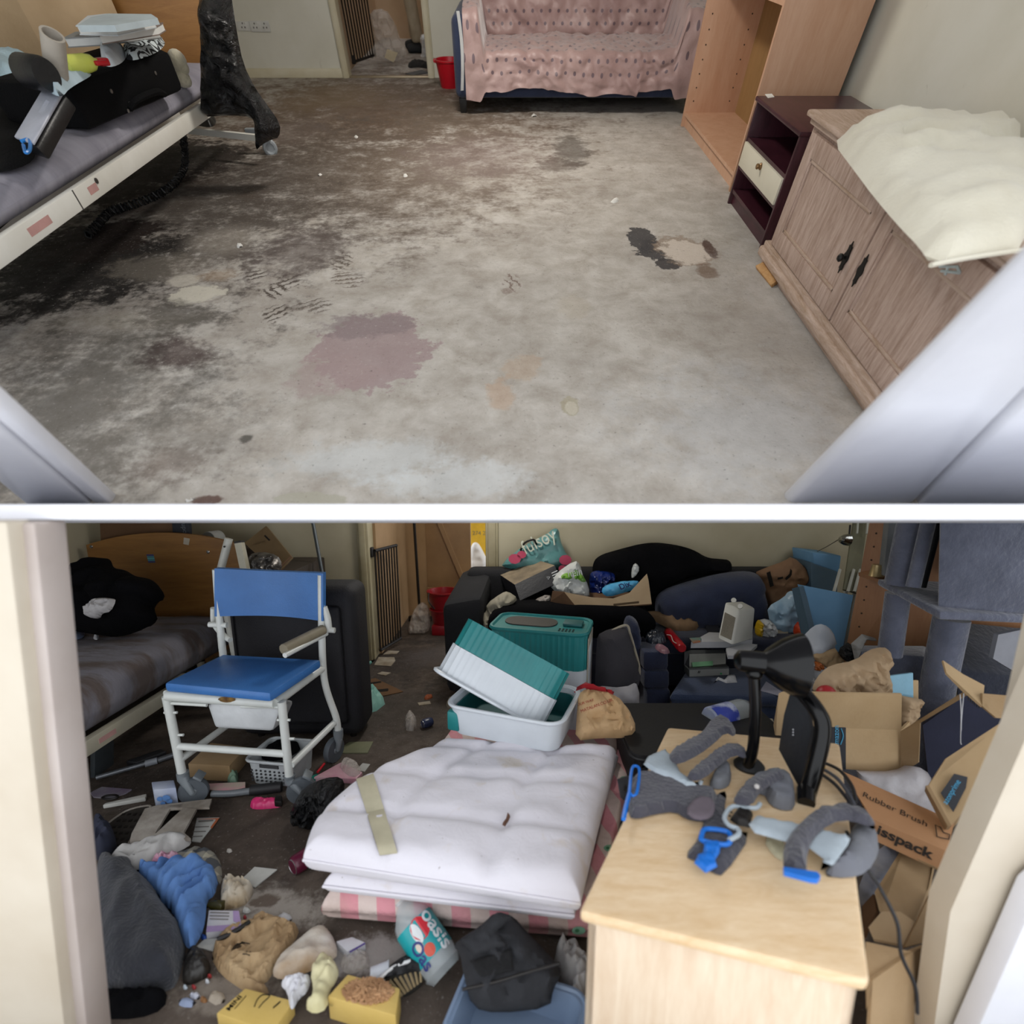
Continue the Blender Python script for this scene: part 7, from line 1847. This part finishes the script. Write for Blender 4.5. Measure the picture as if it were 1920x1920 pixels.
panT('name_card', 'buff paper card standing beside the snack bag', 'card', mat('buff_paper', 'a59c86', .8), F(1160, 1002, 3.24, 1250, 1002, 3.24, 1228, 820, 3.3, 1138, 836, 3.3), .004)
vbT('orange_bag', 'orange plastic bag behind the desk lamp shade', 'bag', mat('orange_poly', 'c4431c', .35, 'a83614', 5, .5, 18), d5(1275, 910, 1330, 840, 1400, 930, 1360, 1010, 1300, 1010), 3.22, .06, sm=1, crease=.25)
vbT('yellow_bag', 'yellow printed plastic bag above the orange bag', 'bag', mat('yellow_poly', 'b88a1c', .35, 'cfa94a', 6, .5, 18), d5(1195, 800, 1290, 785, 1350, 830, 1345, 960, 1255, 970), 3.38, .06, sm=1, crease=.25)
vbT('white_carrier_bag', 'white carrier bag puffed up beside the blue foam board', 'bag', mat('white_carrier', 'b2b6bd', .35, '9ea3ab', 5, .6, 16), d5(1320, 1030, 1400, 925, 1480, 870, 1560, 895, 1617, 980, 1605, 1050, 1590, 1300, 1600, 1915, 1400, 1915, 1380, 1300, 1340, 1120), 2.5, .09, sm=1, crease=.25)
vbT('cardboard_scrap', 'torn cardboard scrap below the white carrier bag', 'cardboard', KRAFTI, d5(1420, 1120, 1610, 1065, 1680, 1160, 1560, 1230, 1470, 1180), 2.415, .025, sm=0, w=.02)
vbT('black_pouch', 'black shiny pouch beside the cat tree base', 'pouch', BAGM, d5(1620, 1080, 1740, 1000, 1765, 1170, 1680, 1170), 2.395, .04, sm=1, crease=.25)
vbT('grey_leather_scrap', 'pale grey stiff fabric piece leaning by the cat tree', 'fabric', mat('pale_grey_leather', '82807c', .6), d5(1735, 1030, 1820, 955, 1920, 985, 1920, 1010, 1840, 1000, 1790, 1120, 1770, 1190), 2.27, .03, sm=0, w=.02)
for i, (x, y, c_) in enumerate(((1512, 1242, 'c9c2ba'), (1530, 1248, 'a85a24'), (1516, 1275, 'b9b4b0'), (1505, 1262, 'b0b4b8'))):
    vbT('snack_wrapper', ['white scrunched wrapper behind the lamp shade', 'orange scrunched wrapper behind the lamp shade', 'grey foil wrapper below the lamp shade', 'silver wrapper beside the lamp shade'][i], 'wrapper', mat('wrapper_' + c_, c_, .3, b=.6, bs=20), circ(x, y, 13, 9, 8), 2.412, .03, crease=.3)
# big clear bottle, hose, net basket by the oak cabinet
wb = thing('water_bottle', 'big clear water bottle with blue and white label lying behind the oak cabinet', 'bottle', D(1390, 1370, 2.2))
w0, w1 = D(1330, 1350, 2.04), D(1400, 1330, 2.12)
xw = frame3(w0, (0, 0, 1), w1 - w0)
Lw = (w1 - w0).length
part(wb, 'bottle', G().lathe([(0, 0), (.05, 0), (.056, .02), (.056, Lw * .85), (.045, Lw), (.02, Lw * 1.1), (.016, Lw * 1.15)], 24, xw), PET)
part(wb, 'label', G().lathe([(.057, Lw * .05), (.0575, Lw * .06), (.0575, Lw * .55), (.057, Lw * .56)], 24, xw), mat('blue_white_label', 'b3bad0', .4, '2f3f9a', 9, 0, lo=.45, hi=.55))
for i, (a, b) in enumerate((((1406, 1352, 2.155), (1448, 1354, 2.155)), ((1390, 1365, 2.09), (1450, 1367, 2.09)))):
    h_ = thing('ribbed_hose', ['ribbed pale hose lying behind the desk lamp neck', 'second ribbed pale hose below the first behind the lamp'][i], 'hose', D(*b))
    pa_, pb_2 = D(*a), D(*b)
    part(h_, 'hose', G().tube([pa_.lerp(pb_2, k / 60) for k in range(61)], [.017 if k % 2 else .013 for k in range(61)], 10), mat('hose_cream', 'b9b5a6', .5))
nb2 = thing('net_basket', 'black lidded mesh basket standing on the floor behind the oak cabinet', 'basket', (.82, 1.97, 0))
NBM = mat('mesh_black', '101014', .6)
xnb = Matrix.Translation((.82, 1.97, 0))
part(nb2, 'tub', shellbox(.66, .42, .40, .04, .006, xnb, .92, 0, False), NBM)
part(nb2, 'lid', shellbox(.69, .45, .02, .045, .006, xnb, 1.0, 0, False, .40), NBM)
part(nb2, 'rim', G().tube([xnb @ Vector((x, y, .40)) for x, y in rrect(.69, .45, .045, 5)], .008, 6, True), NBM)
can('purple_can', 'small purple can on the floor behind the oak cabinet', (1243, 1388), (1256, 1383), .03, .03, mat('purple_metal', '3a1f7a', .3), ALU)
vbT('black_strap_bundle', 'black webbing strap bundle hanging beside the oak cabinet edge', 'strap', mat('webbing_black', '15151a', .8), d8(300, 935, 400, 905, 420, 980, 470, 1060, 320, 1040, 310, 990), 1.36, .03, sm=0, back=.6)
card('white_leaflet', 'white folded leaflet behind the lamp neck', 'leaflet', LP, [(1375, 1392), (1402, 1378), (1408, 1396), (1388, 1400)], .0)
# ------------------------------------------------ cartons
az = thing('parcel_box', 'open cardboard parcel box with black tape and blue lettering beside the cat tree', 'box', D(1650, 1452, 1.850))
KA = mat('parcel_card', 'bfa47e', .8, 'b0946c', 3, .1, 60)
pan(az, 'front_panel', [(1552, 1440, 1.860), (1686, 1449, 1.860), (1690, 1368, 1.860), (1548, 1364, 1.860)], .008, KA)
pan(az, 'front_flap', [(1548, 1364, 1.860), (1690, 1369, 1.860), (1691, 1302, 1.800), (1524, 1299, 1.800)], .008, KA)
pan(az, 'side_panel', [(1688, 1449, 1.860), (1721, 1430, 1.965), (1721, 1338, 1.965), (1690, 1369, 1.860)], .008, KA)
pan(az, 'back_panel', [(1560, 1380, 1.975), (1721, 1385, 1.975), (1723, 1330, 1.975), (1560, 1328, 1.975)], .008, KRAFTI)
pan(az, 'back_flap', [(1640, 1330, 1.975), (1722, 1330, 1.975), (1722, 1276, 1.980), (1660, 1276, 1.980)], .008, KA)
pan(az, 'side_flap', [(1450, 1360, 1.900), (1460, 1300, 1.850), (1470, 1296, 1.850), (1548, 1364, 1.860), (1548, 1390, 1.860), (1454, 1384, 1.900)], .008, KA)
pan(az, 'base_panel', [(1552, 1440, 1.860), (1686, 1449, 1.860), (1721, 1430, 1.965), (1580, 1425, 1.965)], .008, KRAFTI)
TAPE = mat('black_tape', '2c2f36', .5)
pan(az, 'tape', [(1556, 1441, 1.858), (1586, 1443, 1.858), (1586, 1364, 1.858), (1552, 1363, 1.858)], .001, TAPE)
BLUI = mat('sky_ink', '4fb0dc', .5)
txt(az, 'amazon', (1572, 1399), (1572, 1360), ('y', 1.857), BLUI, lift=.002)
part(az, 'smile', G().tube(smoothpath([D(1576, 1396, 1.855), D(1581, 1380, 1.855), D(1577, 1366, 1.855)], 5), .002, 5), BLUI)
sp_ = ppl([(1688, 1449, 1.86), (1721, 1430, 1.965), (1721, 1338, 1.965)])
part(az, 'smile', G().tube(smoothpath([R.on(x, y, *sp_) + Vector((.004, -.004, 0)) for x, y in ((1690, 1400), (1696, 1420), (1702, 1422), (1708, 1404))], 5), .004, 5), BLK)
kp2 = blobT('packing_paper', 'crumpled brown packing paper bulging out of the parcel box', 'paper', mat('packing_kraft', 'b39b7d', .8, '9c8262', 5, .3, 24), d6(180, 1480, 200, 1400, 250, 1320, 340, 1250, 540, 1215, 640, 1130, 770, 1100, 825, 1140, 800, 1230, 780, 1290, 812, 1370, 780, 1500, 460, 1510), ('y', 1.955), .06, sm=1, crease=.35, res=34, fr=22)
blobT('packing_paper', 'smaller wad of brown packing paper at the parcel box corner', 'paper', mat('packing_kraft', 'a1835f', .8), d6(910, 1500, 1090, 1535, 1050, 1640, 960, 1780, 880, 1770), ('y', 1.945), .03, sm=0, crease=.3)
one('red_ball', 'red plastic lid peeping out of the parcel box', 'lid', ball(D(1549, 1302, 1.868), .038), mat('coral_red', 'b02a30', .4))
panT('blue_card', 'pale blue card stuck in the back of the parcel box', 'card', mat('pale_blue_card', '8fc0d8', .6), [(1664, 1340, 1.965), (1713, 1340, 1.965), (1712, 1262, 1.97), (1664, 1268, 1.97)], .008)
tc = thing('torn_box', 'big torn cardboard box with dark inside leaning by the right jamb', 'box', D(1800, 1450, 1.6))
pan(tc, 'torn_flap', [(1768, 1238, 1.75), (1806, 1264, 1.7), (1846, 1285, 1.65), (1842, 1324, 1.6), (1808, 1295, 1.65), (1775, 1262, 1.7)], .008, KA)
for i in range(6): pan(tc, 'barcode_bar', [(1815 + i * 4, 1300 + i * 3, 1.645), (1816.5 + i * 4, 1301 + i * 3, 1.645), (1816.5 + i * 4, 1314 + i * 3, 1.63), (1815 + i * 4, 1313 + i * 3, 1.63)], .001, BLK)
pan(tc, 'right_flap', [(1842, 1300, 1.62), (1935, 1308, 1.6), (1935, 1350, 1.55), (1868, 1346, 1.56), (1842, 1324, 1.6)], .008, KRAFTI)
pan(tc, 'left_wall', [(1688, 1372, 1.85), (1776, 1316, 1.72), (1812, 1294, 1.66), (1816, 1302, 1.64), (1725, 1356, 1.78), (1722, 1430, 1.82), (1690, 1450, 1.85)], .008, KRAFTI)
pan(tc, 'inner_wall', [(1730, 1360, 1.9), (1815, 1300, 1.85), (1935, 1380, 1.8), (1925, R.pr((1.8, 1.8, 0))[1], 1.8), (1750, R.pr((1.6, 1.9, 0))[1], 1.9)], .01, mat('navy_dark_cloth', '23263a', .9))
for p in ([(1800, 1302, 1.62), (1802, 1340, 1.6), (1801, 1390, 1.58), (1803, 1395, 1.58)], [(1807, 1300, 1.62), (1803, 1345, 1.6), (1802, 1370, 1.59)]): part(tc, 'loose_thread', G().tube(smoothpath([D(*q) for q in p], 4), .0015, 4), LP)
pb4 = thing('printed_parcel', 'cardboard parcel with black torn label and blue lettering by the jamb', 'box', D(1790, 1548, 1.4))
PQ = [(1742, 1472, 1.45), (1774, 1422, 1.5), (1900, 1340, 1.5), (1850, 1470, 1.4), (1784, 1548, 1.36)]
pan(pb4, 'front_panel', PQ, .008, KA)
pan(pb4, 'side_panel', [(1742, 1472, 1.45), (1740, 1482, 1.5), (1778, 1556, 1.4), (1784, 1548, 1.36)], .01, KRAFTI)
pan(pb4, 'back_panel', [(1742, 1480, 1.56), (1774, 1432, 1.6), (1900, 1350, 1.6), (1850, 1480, 1.5), (1784, 1556, 1.46)], .008, KRAFTI)
pp_ = ppl([PQ[0], PQ[2], PQ[4]])
part(pb4, 'label', poly(d7(1225, 600, 1305, 485, 1385, 505, 1375, 570, 1300, 715), pp_, .002, lift=.006), TAPE)
txt(pb4, 'azonprime', d7(1262, 672)[0], d7(1345, 535)[0], pp_, BLUI, lift=.010)
rb_ = thing('long_box', 'long orange brown carton with black lettering slanting behind the oak cabinet', 'box', D(1755, 1625, 1.3))
ORC = mat('orange_brown_card', 'b98c64', .7, 'ab7d55', 3, .08, 60)
fa = flat4((1580, 1446, 1.62), (1790, 1540, 1.42), (1776, 1596, 1.34), (1636, 1536, 1.45))
fb_ = flat4((1636, 1536, 1.45), fa[2], (1758, 1632, 1.31), (1640, 1576, 1.42))
pan(rb_, 'top_face', fa, .006, ORC)
pan(rb_, 'front_face', fb_, .006, ORC)
pan(rb_, 'under_face', [(1640, 1576, 1.43), (1758, 1632, 1.32), (1785, 1600, 1.5), (1660, 1540, 1.62)], .006, KRAFTI)
txt(rb_, 'Rubber Brush', (1617, 1494), (1737, 1551), ppl([fa[0], fa[1], fa[3]]), mat('dark_ink', '2a2018', .7), hs=.95)
txt(rb_, 'isspack', (1643, 1562), (1748, 1612), ppl([fb_[0], fb_[1], fb_[3]]), mat('dark_ink', '2a2018', .7), hs=.8, bold=.03)
pbr = ppl([fa[0], fa[1], fa[3]])
part(rb_, 'brush_drawing', G().tube([R.on(x, y, *pbr) + pbr[1] * .004 for x, y in ((1753, 1548), (1762, 1552), (1768, 1562), (1780, 1566), (1778, 1575), (1764, 1572), (1756, 1570))], .0018, 4, True), mat('dark_ink', '2a2018', .7))
blobT('white_rubbish_bag', 'translucent white rubbish bag squeezed between the parcels', 'bag', mat('milky_poly', 'b9b7bc', .35, 'a29c9c', 6, .6, 16), d7(700, 470, 830, 480, 980, 480, 1080, 430, 1175, 490, 1165, 570, 1225, 730, 1240, 1100, 900, 1000, 860, 700), ('y', 1.80), .05, back=1.6, sm=1, crease=.3)
blobT('checked_shirt_bag', 'pale checked cloth bundle hanging beside the oak cabinet', 'cloth', mat('pale_check', 'a9acb4', .8, '8f97ab', 14), d7(740, 1130, 860, 900, 990, 945, 985, 1010, 880, 1115, 840, 1210, 760, 1310, 735, 1240), ('y', 1.45), .04, sm=1, crease=.2)
lc2 = thing('open_carton', 'open brown carton with curled flaps on the floor beside the oak cabinet', 'box', R.fl(1700, 1760))
F7 = lambda *p: [(1380 + p[i] / 3.2, 1300 + p[i + 1] / 3.2, p[i + 2]) for i in range(0, len(p), 3)]
pan(lc2, 'panel', F7(840, 1210, 1.28, 1000, 950, 1.42, 1195, 1025, 1.4, 1165, 1180, 1.3, 1080, 1370, 1.22, 870, 1325, 1.2), .008, KRAFTI)
pan(lc2, 'flap', F7(800, 1420, 1.16, 880, 1325, 1.2, 990, 1325, 1.22, 1080, 1385, 1.2, 1010, 1525, 1.12, 830, 1490, 1.12), .008, KRAFT)
pan(lc2, 'panel', F7(770, 1290, 1.3, 840, 1215, 1.3, 860, 1325, 1.22, 800, 1420, 1.18, 775, 1480, 1.18), .008, CDK)
pan(lc2, 'flap', F7(1010, 1525, 1.1, 1080, 1385, 1.18, 1170, 1190, 1.28, 1180, 1480, 1.15), .008, KRAFTI)
lc3 = thing('low_carton', 'brown carton with scored flaps standing lowest beside the oak cabinet', 'box', R.fl(1690, 1900))
pan(lc3, 'top_panel', F7(780, 1490, 1.08, 1060, 1550, 1.05, 820, 1720, .98, 785, 1890, .95, 780, 1700, 1.0), .008, KRAFT)
pan(lc3, 'front_panel', F7(820, 1720, .98, 1060, 1550, 1.05, 960, (R.pr((.66, .94, 0))[1] - 1300) * 3.2, .94, 780, (R.pr((.6, .92, 0))[1] - 1300) * 3.2, .92), .008, KRAFTI)
pan(lc3, 'side_panel', F7(1060, 1550, 1.05, 1130, 1520, 1.12, 1090, (R.pr((.7, 1.02, 0))[1] - 1300) * 3.2, 1.02, 960, (R.pr((.66, .94, 0))[1] - 1300) * 3.2, .94), .008, KRAFTI)
one('power_cable', 'black power cable hanging from the oak cabinet over the cartons', 'cable', G().tube(smoothpath([R.fl(1588, 1560, .605), R.fl(1606, 1600, .605), D(1634, 1640, .985), D(1650, 1665, .98), D(1682, 1730, .96), D(1690, 1790, .95), D(1716, 1850, .94), D(1720, 1900, .93)], 6), .0042, 8), mat('cable_black', '16161a', .5))
# ------------------------------------------------ oak bedside cabinet in the foreground
OAK = wood('oiled_oak', 'dfc6a3', 'ceae84', (2, 9, 9), .5, 3, 1.3, .05)
OAKF = wood('oiled_oak_upright', 'dac8b0', 'ccb499', (9, 9, 1), .5, 3, 1.2, .05)
ZC6 = .60
co4 = [R.fl(x, y, ZC6) for x, y in ((1085, 1706), (1632, 1838), (1575, 1392), (1252, 1362))]
oc_ = thing('oak_cabinet', 'oak bedside cabinet with rounded top edge carrying a lamp and leg braces', 'cabinet', sum(co4, Vector()) / 4 - Vector((0, 0, ZC6)))
part(oc_, 'top', G().hexa([p - Vector((0, 0, .034)) for p in co4], co4, .013), OAK)
cc_ = sum(co4, Vector()) / 4
ins = [cc_ + (p - cc_) * .95 for p in co4]
part(oc_, 'front_panel', G().hexa([Vector((p.x, p.y, 0)) for p in (ins[0], ins[1], ins[1].lerp(ins[2], .04), ins[0].lerp(ins[3], .04))], [Vector((p.x, p.y, ZC6 - .034)) for p in (ins[0], ins[1], ins[1].lerp(ins[2], .04), ins[0].lerp(ins[3], .04))], .003), OAKF)
part(oc_, 'side_panel', G().hexa([Vector((p.x, p.y, 0)) for p in (ins[1].lerp(ins[0], .04), ins[1], ins[2], ins[2].lerp(ins[3], .04))], [Vector((p.x, p.y, ZC6 - .034)) for p in (ins[1].lerp(ins[0], .04), ins[1], ins[2], ins[2].lerp(ins[3], .04))], .003), OAKF)
part(oc_, 'side_panel', G().hexa([Vector((p.x, p.y, 0)) for p in (ins[0], ins[0].lerp(ins[1], .04), ins[3].lerp(ins[2], .04), ins[3])], [Vector((p.x, p.y, ZC6 - .034)) for p in (ins[0], ins[0].lerp(ins[1], .04), ins[3].lerp(ins[2], .04), ins[3])], .003), OAKF)
part(oc_, 'back_panel', G().hexa([Vector((p.x, p.y, 0)) for p in (ins[3].lerp(ins[0], .03), ins[2].lerp(ins[1], .03), ins[2], ins[3])], [Vector((p.x, p.y, ZC6 - .034)) for p in (ins[3].lerp(ins[0], .03), ins[2].lerp(ins[1], .03), ins[2], ins[3])], .003), OAKF)
# desk lamp
LB = mat('lamp_black_gloss', '050506', .2, '070708', 4, 0, spec=.3)
YL = 1.36
dl = thing('desk_lamp', 'black bell shaded desk lamp on a curved neck standing on the oak cabinet', 'lamp', R.fl(1410, 1452, ZC6))
part(dl, 'base', G().lathe([(0, 0), (.043, 0), (.045, .008), (.036, .018), (.018, .024), (0, .024)], 28, Matrix.Translation(R.fl(1404, 1438, ZC6))), mat('lamp_base_black', '18181a', .7))
part(dl, 'neck', G().tube(smoothpath([R.fl(1402, 1438, ZC6 + .012), D(1412, 1400, YL), D(1416, 1330, YL), D(1414, 1268, YL)], 6), .0165, 12), LB)
h0, h1 = D(1382, 1238, YL + .01), D(1500, 1248, YL - .02)
hx_ = frame3(h0, (0, 0, 1), h1 - h0)
Lh = (h1 - h0).length
part(dl, 'shade', G().lathe([(0, -.008), (.018, -.006), (.03, .004), (.032, .02), (.032, Lh * .42), (.045, Lh * .5), (.07, Lh * .68), (.088, Lh * .88), (.094, Lh), (.090, Lh), (.083, Lh * .86), (.03, Lh * .5), (0, Lh * .45)], 32, hx_), LB)
part(dl, 'joint', ball(D(1414, 1262, YL), .024, sz=.8), LB)
part(dl, 'bulb', ball(h0 + (h1 - h0) * .82, .036), mat('bulb_white', 'c9c6bc', .3))
# black upright frame
st_ = thing('tablet_stand', 'black plastic upright screen with thick rounded edge beside the desk lamp', 'screen', R.fl(1510, 1505, ZC6))
YM = 1.28
part(st_, 'edge_frame', G().tube(smoothpath([D(1492, 1285, YM + .1), D(1530, 1330, YM + .02), D(1543, 1368, YM - .01), D(1528, 1440, YM - .03), D(1514, 1488, YM - .04)], 6), .022, 12), LB)
pan(st_, 'screen_back', [(1484, 1290, YM + .12), (1512, 1320, YM + .05), (1520, 1370, YM + .02), (1500, 1480, YM), (1460, 1405, YM + .1), (1470, 1340, YM + .12)], .012, mat('screen_grey_black', '26272b', .35))
part(st_, 'foot', G().tube([D(1512, 1480, YM - .04), R.fl(1512, 1506, ZC6 + .010)], [.024, .022], 12), LB)
for i in range(3): part(st_, 'vent_dot', ball(D(1487, 1368 + i * 5, YM + .045), .002), LP)
for i, p in enumerate(([(1545, 1430), (1575, 1445), (1598, 1475), (1605, 1505)], [(1540, 1440), (1570, 1460), (1592, 1490), (1602, 1510)], [(1535, 1448), (1565, 1470), (1590, 1500), (1600, 1515)])):
    one('lead', ['black lead with yellow plug curling off the oak cabinet', 'grey lead beside the yellow plugged lead', 'thin black lead lowest on the oak cabinet'][i], 'cable', G().tube(smoothpath([R.fl(x, y, ZC6 + .012 + .01 * math.sin(k)) for k, (x, y) in enumerate(p)], 6), .005, 8), mat('lead_%d' % i, ['16161a', '4a4c54', '1c1c22'][i], .5))
part(bpy.data.objects['lead'], 'yellow_plug', G().tube([R.fl(1536, 1438, ZC6 + .012), R.fl(1547, 1442, ZC6 + .012)], .0075, 8), mat('plug_yellow', 'c9a030', .5))
# leg braces
STR = mat('grey_strap_felt', '45444d', .98, '3a3942', 9, .7, 90, sheen=.3)
FOM = mat('grey_foam', '74767a', .95, '666870', 6, .3, 60)
PLT = mat('pale_grey_plate', 'a9b4bc', .45, '9ea9b1', 4)
BBL = mat('buckle_blue', '0f6fd0', .35)
k1 = thing('leg_brace', 'grey strapped leg brace with blue buckle at the left of the oak cabinet', 'brace', R.fl(1290, 1500, ZC6))
k2 = thing('leg_brace', 'grey strapped leg brace with pale hinge plate at the right of the oak cabinet', 'brace', R.fl(1510, 1600, ZC6))
def soft(root, name, pts, z, t, m, **k): part(root, name, blob(pts, ('z', ZC6 + z), t, sm=k.pop('sm', 1), w=k.pop('w', .012), res=20, wr=.12, crease=.05, back=.05, **k), m, ang=.75)
soft(k1, 'foam_pad', d8(830, 960, 880, 870, 930, 840, 965, 880, 960, 960, 920, 990, 860, 990), .004, .03, FOM)
soft(k1, 'shell_plate', d8(440, 870, 480, 800, 580, 760, 640, 830, 670, 900, 745, 955, 805, 935, 795, 965, 700, 975, 600, 920, 520, 900, 470, 860), .03, .012, PLT, sm=0)
soft(k1, 'strap', d8(600, 780, 690, 720, 790, 670, 850, 580, 905, 565, 990, 630, 985, 690, 930, 660, 870, 720, 780, 790, 660, 850, 610, 830), .07, .02, STR)
soft(k1, 'strap', d8(700, 910, 780, 840, 900, 745, 990, 730, 1062, 780, 1050, 815, 980, 790, 900, 850, 800, 935, 730, 945), .05, .02, STR)
soft(k1, 'strap', d8(375, 930, 460, 900, 560, 930, 700, 970, 860, 1010, 890, 1040, 870, 1180, 780, 1180, 700, 1165, 640, 1120, 520, 1135, 420, 1165, 365, 1150, 370, 1050), .006, .03, STR)
soft(k1, 'felt_patch', d8(690, 1120, 760, 1030, 850, 1040, 875, 1090, 850, 1160, 760, 1175), .036, .008, mat('felt_mauve', '6a6068', .98))
def ringT(root, pts, z, r, m): part(root, 'buckle', G().tube(smoothpath([R.fl(x, y, ZC6 + z) for x, y in pts + pts[:1]], 4)[:-1], r, 8, True), m, 'bright blue buckle')
ringT(k1, d8(372, 1010, 385, 880, 405, 855, 430, 880, 418, 1000, 395, 1030), .03, .0045, BBL)
part(k1, 'buckle', G().tube([R.fl(x, y, ZC6 + .03) for x, y in d8(372, 1015, 352, 1090, 338, 1165)], .006, 8), BBL, 'bright blue buckle')
soft(k2, 'foam_pad', d8(1010, 1015, 1070, 960, 1200, 915, 1290, 930, 1330, 985, 1335, 1110, 1260, 1115, 1190, 1085, 1150, 1010, 1060, 1035), .004, .045, FOM)
soft(k2, 'strap', d8(970, 1060, 1010, 990, 1100, 930, 1210, 890, 1290, 915, 1200, 960, 1130, 1010, 1080, 1090, 1000, 1080), .045, .02, STR)
part(k2, 'white_rivet', ball(R.fl(*d8(1112, 975)[0], ZC6 + .068), .007), mat('rivet_white', 'd0ccc8', .5))
soft(k2, 'strap', d8(690, 1380, 780, 1270, 830, 1080, 890, 1010, 940, 1000, 920, 1120, 960, 1230, 1090, 1245, 920, 1495, 860, 1480, 760, 1410), .004, .016, STR)
soft(k2, 'hinge_block', d8(955, 1170, 1000, 1110, 1090, 1140, 1070, 1215, 1000, 1200), .022, .02, BLK, sm=0)
part(k2, 'hinge_frame', G().tube(smoothpath([R.fl(x, y, ZC6 + .035) for x, y in d8(1130, 1075, 1100, 1100, 975, 1090, 925, 1150, 950, 1200, 1000, 1220, 1005, 1255, 950, 1285)], 4), .006, 8), PLT)
soft(k2, 'cup', d8(1480, 1490, 1600, 1380, 1640, 1250, 1720, 1180, 1812, 1270, 1824, 1360, 1755, 1475, 1640, 1510), .004, .05, FOM, w=.03)
soft(k2, 'lining', d8(1150, 1290, 1220, 1210, 1280, 1300, 1270, 1420, 1200, 1370), .002, .012, mat('cream_lining', 'b9b296', .8))
soft(k2, 'hinge_plate', d8(1065, 1195, 1110, 1145, 1340, 1190, 1660, 1265, 1640, 1315, 1560, 1425, 1480, 1465, 1500, 1395, 1420, 1335, 1100, 1245), .05, .010, PLT, sm=0)
soft(k2, 'strap', d8(1265, 1465, 1265, 1320, 1330, 1220, 1440, 1115, 1600, 1080, 1720, 1110, 1795, 1165, 1800, 1235, 1740, 1195, 1600, 1165, 1480, 1230, 1405, 1340, 1400, 1495, 1320, 1485), .062, .022, STR)
part(k2, 'buckle', poly(d8(1262, 1468, 1460, 1498, 1478, 1520, 1460, 1540, 1420, 1535, 1268, 1494), ('z', ZC6 + .062), .012), BBL, 'bright blue buckle')
ringT(k2, d8(790, 1262, 815, 1222, 935, 1235, 960, 1275, 930, 1312, 800, 1290), .030, .006, BBL)
part(k2, 'buckle', blob(d8(805, 1295, 905, 1305, 895, 1360, 870, 1400, 882, 1440, 815, 1478, 748, 1420, 765, 1380, 800, 1365), ('z', ZC6 + .026), .012, sm=0, w=.008), BBL, 'bright blue buckle')
for (x, y) in d8(965, 1125, 955, 1145, 975, 1155): part(k2, 'hinge_hole', ball(R.fl(x, y, ZC6 + .04), .003), BLK)

# ------------------------------------------------ repeats share a group
GRP = {('book', 1): 'books stacked in the suitcase', ('book', 0): 'books on the bookcase shelf', ('floor_scrap', 1): 'scraps on the bare concrete', ('floor_scrap', 0): 'scraps on the littered floor', ('letter', 0): 'letters among the litter',
       ('navy_block', 0): 'navy foam blocks beside the quilt', ('grab_post', 0): 'posts beside the headboard', ('wall_socket', 1): 'sockets on the cream wall', ('paper_scrap', 0): 'paper scraps by the doorway', ('storage_box', 0): 'storage boxes in the corner',
       ('snack_wrapper', 0): 'wrappers behind the lamp shade', ('lead', 0): 'leads on the oak cabinet', ('leg_brace', 0): 'leg braces on the oak cabinet', ('ribbed_hose', 0): 'ribbed hoses behind the lamp', ('packing_paper', 0): 'packing paper in the parcel box', ('magazine', 0): 'magazines under the chair and bed', ('drink_can', 0): 'drink cans in the cluttered room'}
for o in bpy.data.objects:
    if o.parent is None and 'category' in o:
        k = (o.name.split('.')[0], 1 if abs(o.matrix_world[2][1]) > .2 else 0)
        if k in GRP: o['group'] = GRP[k]
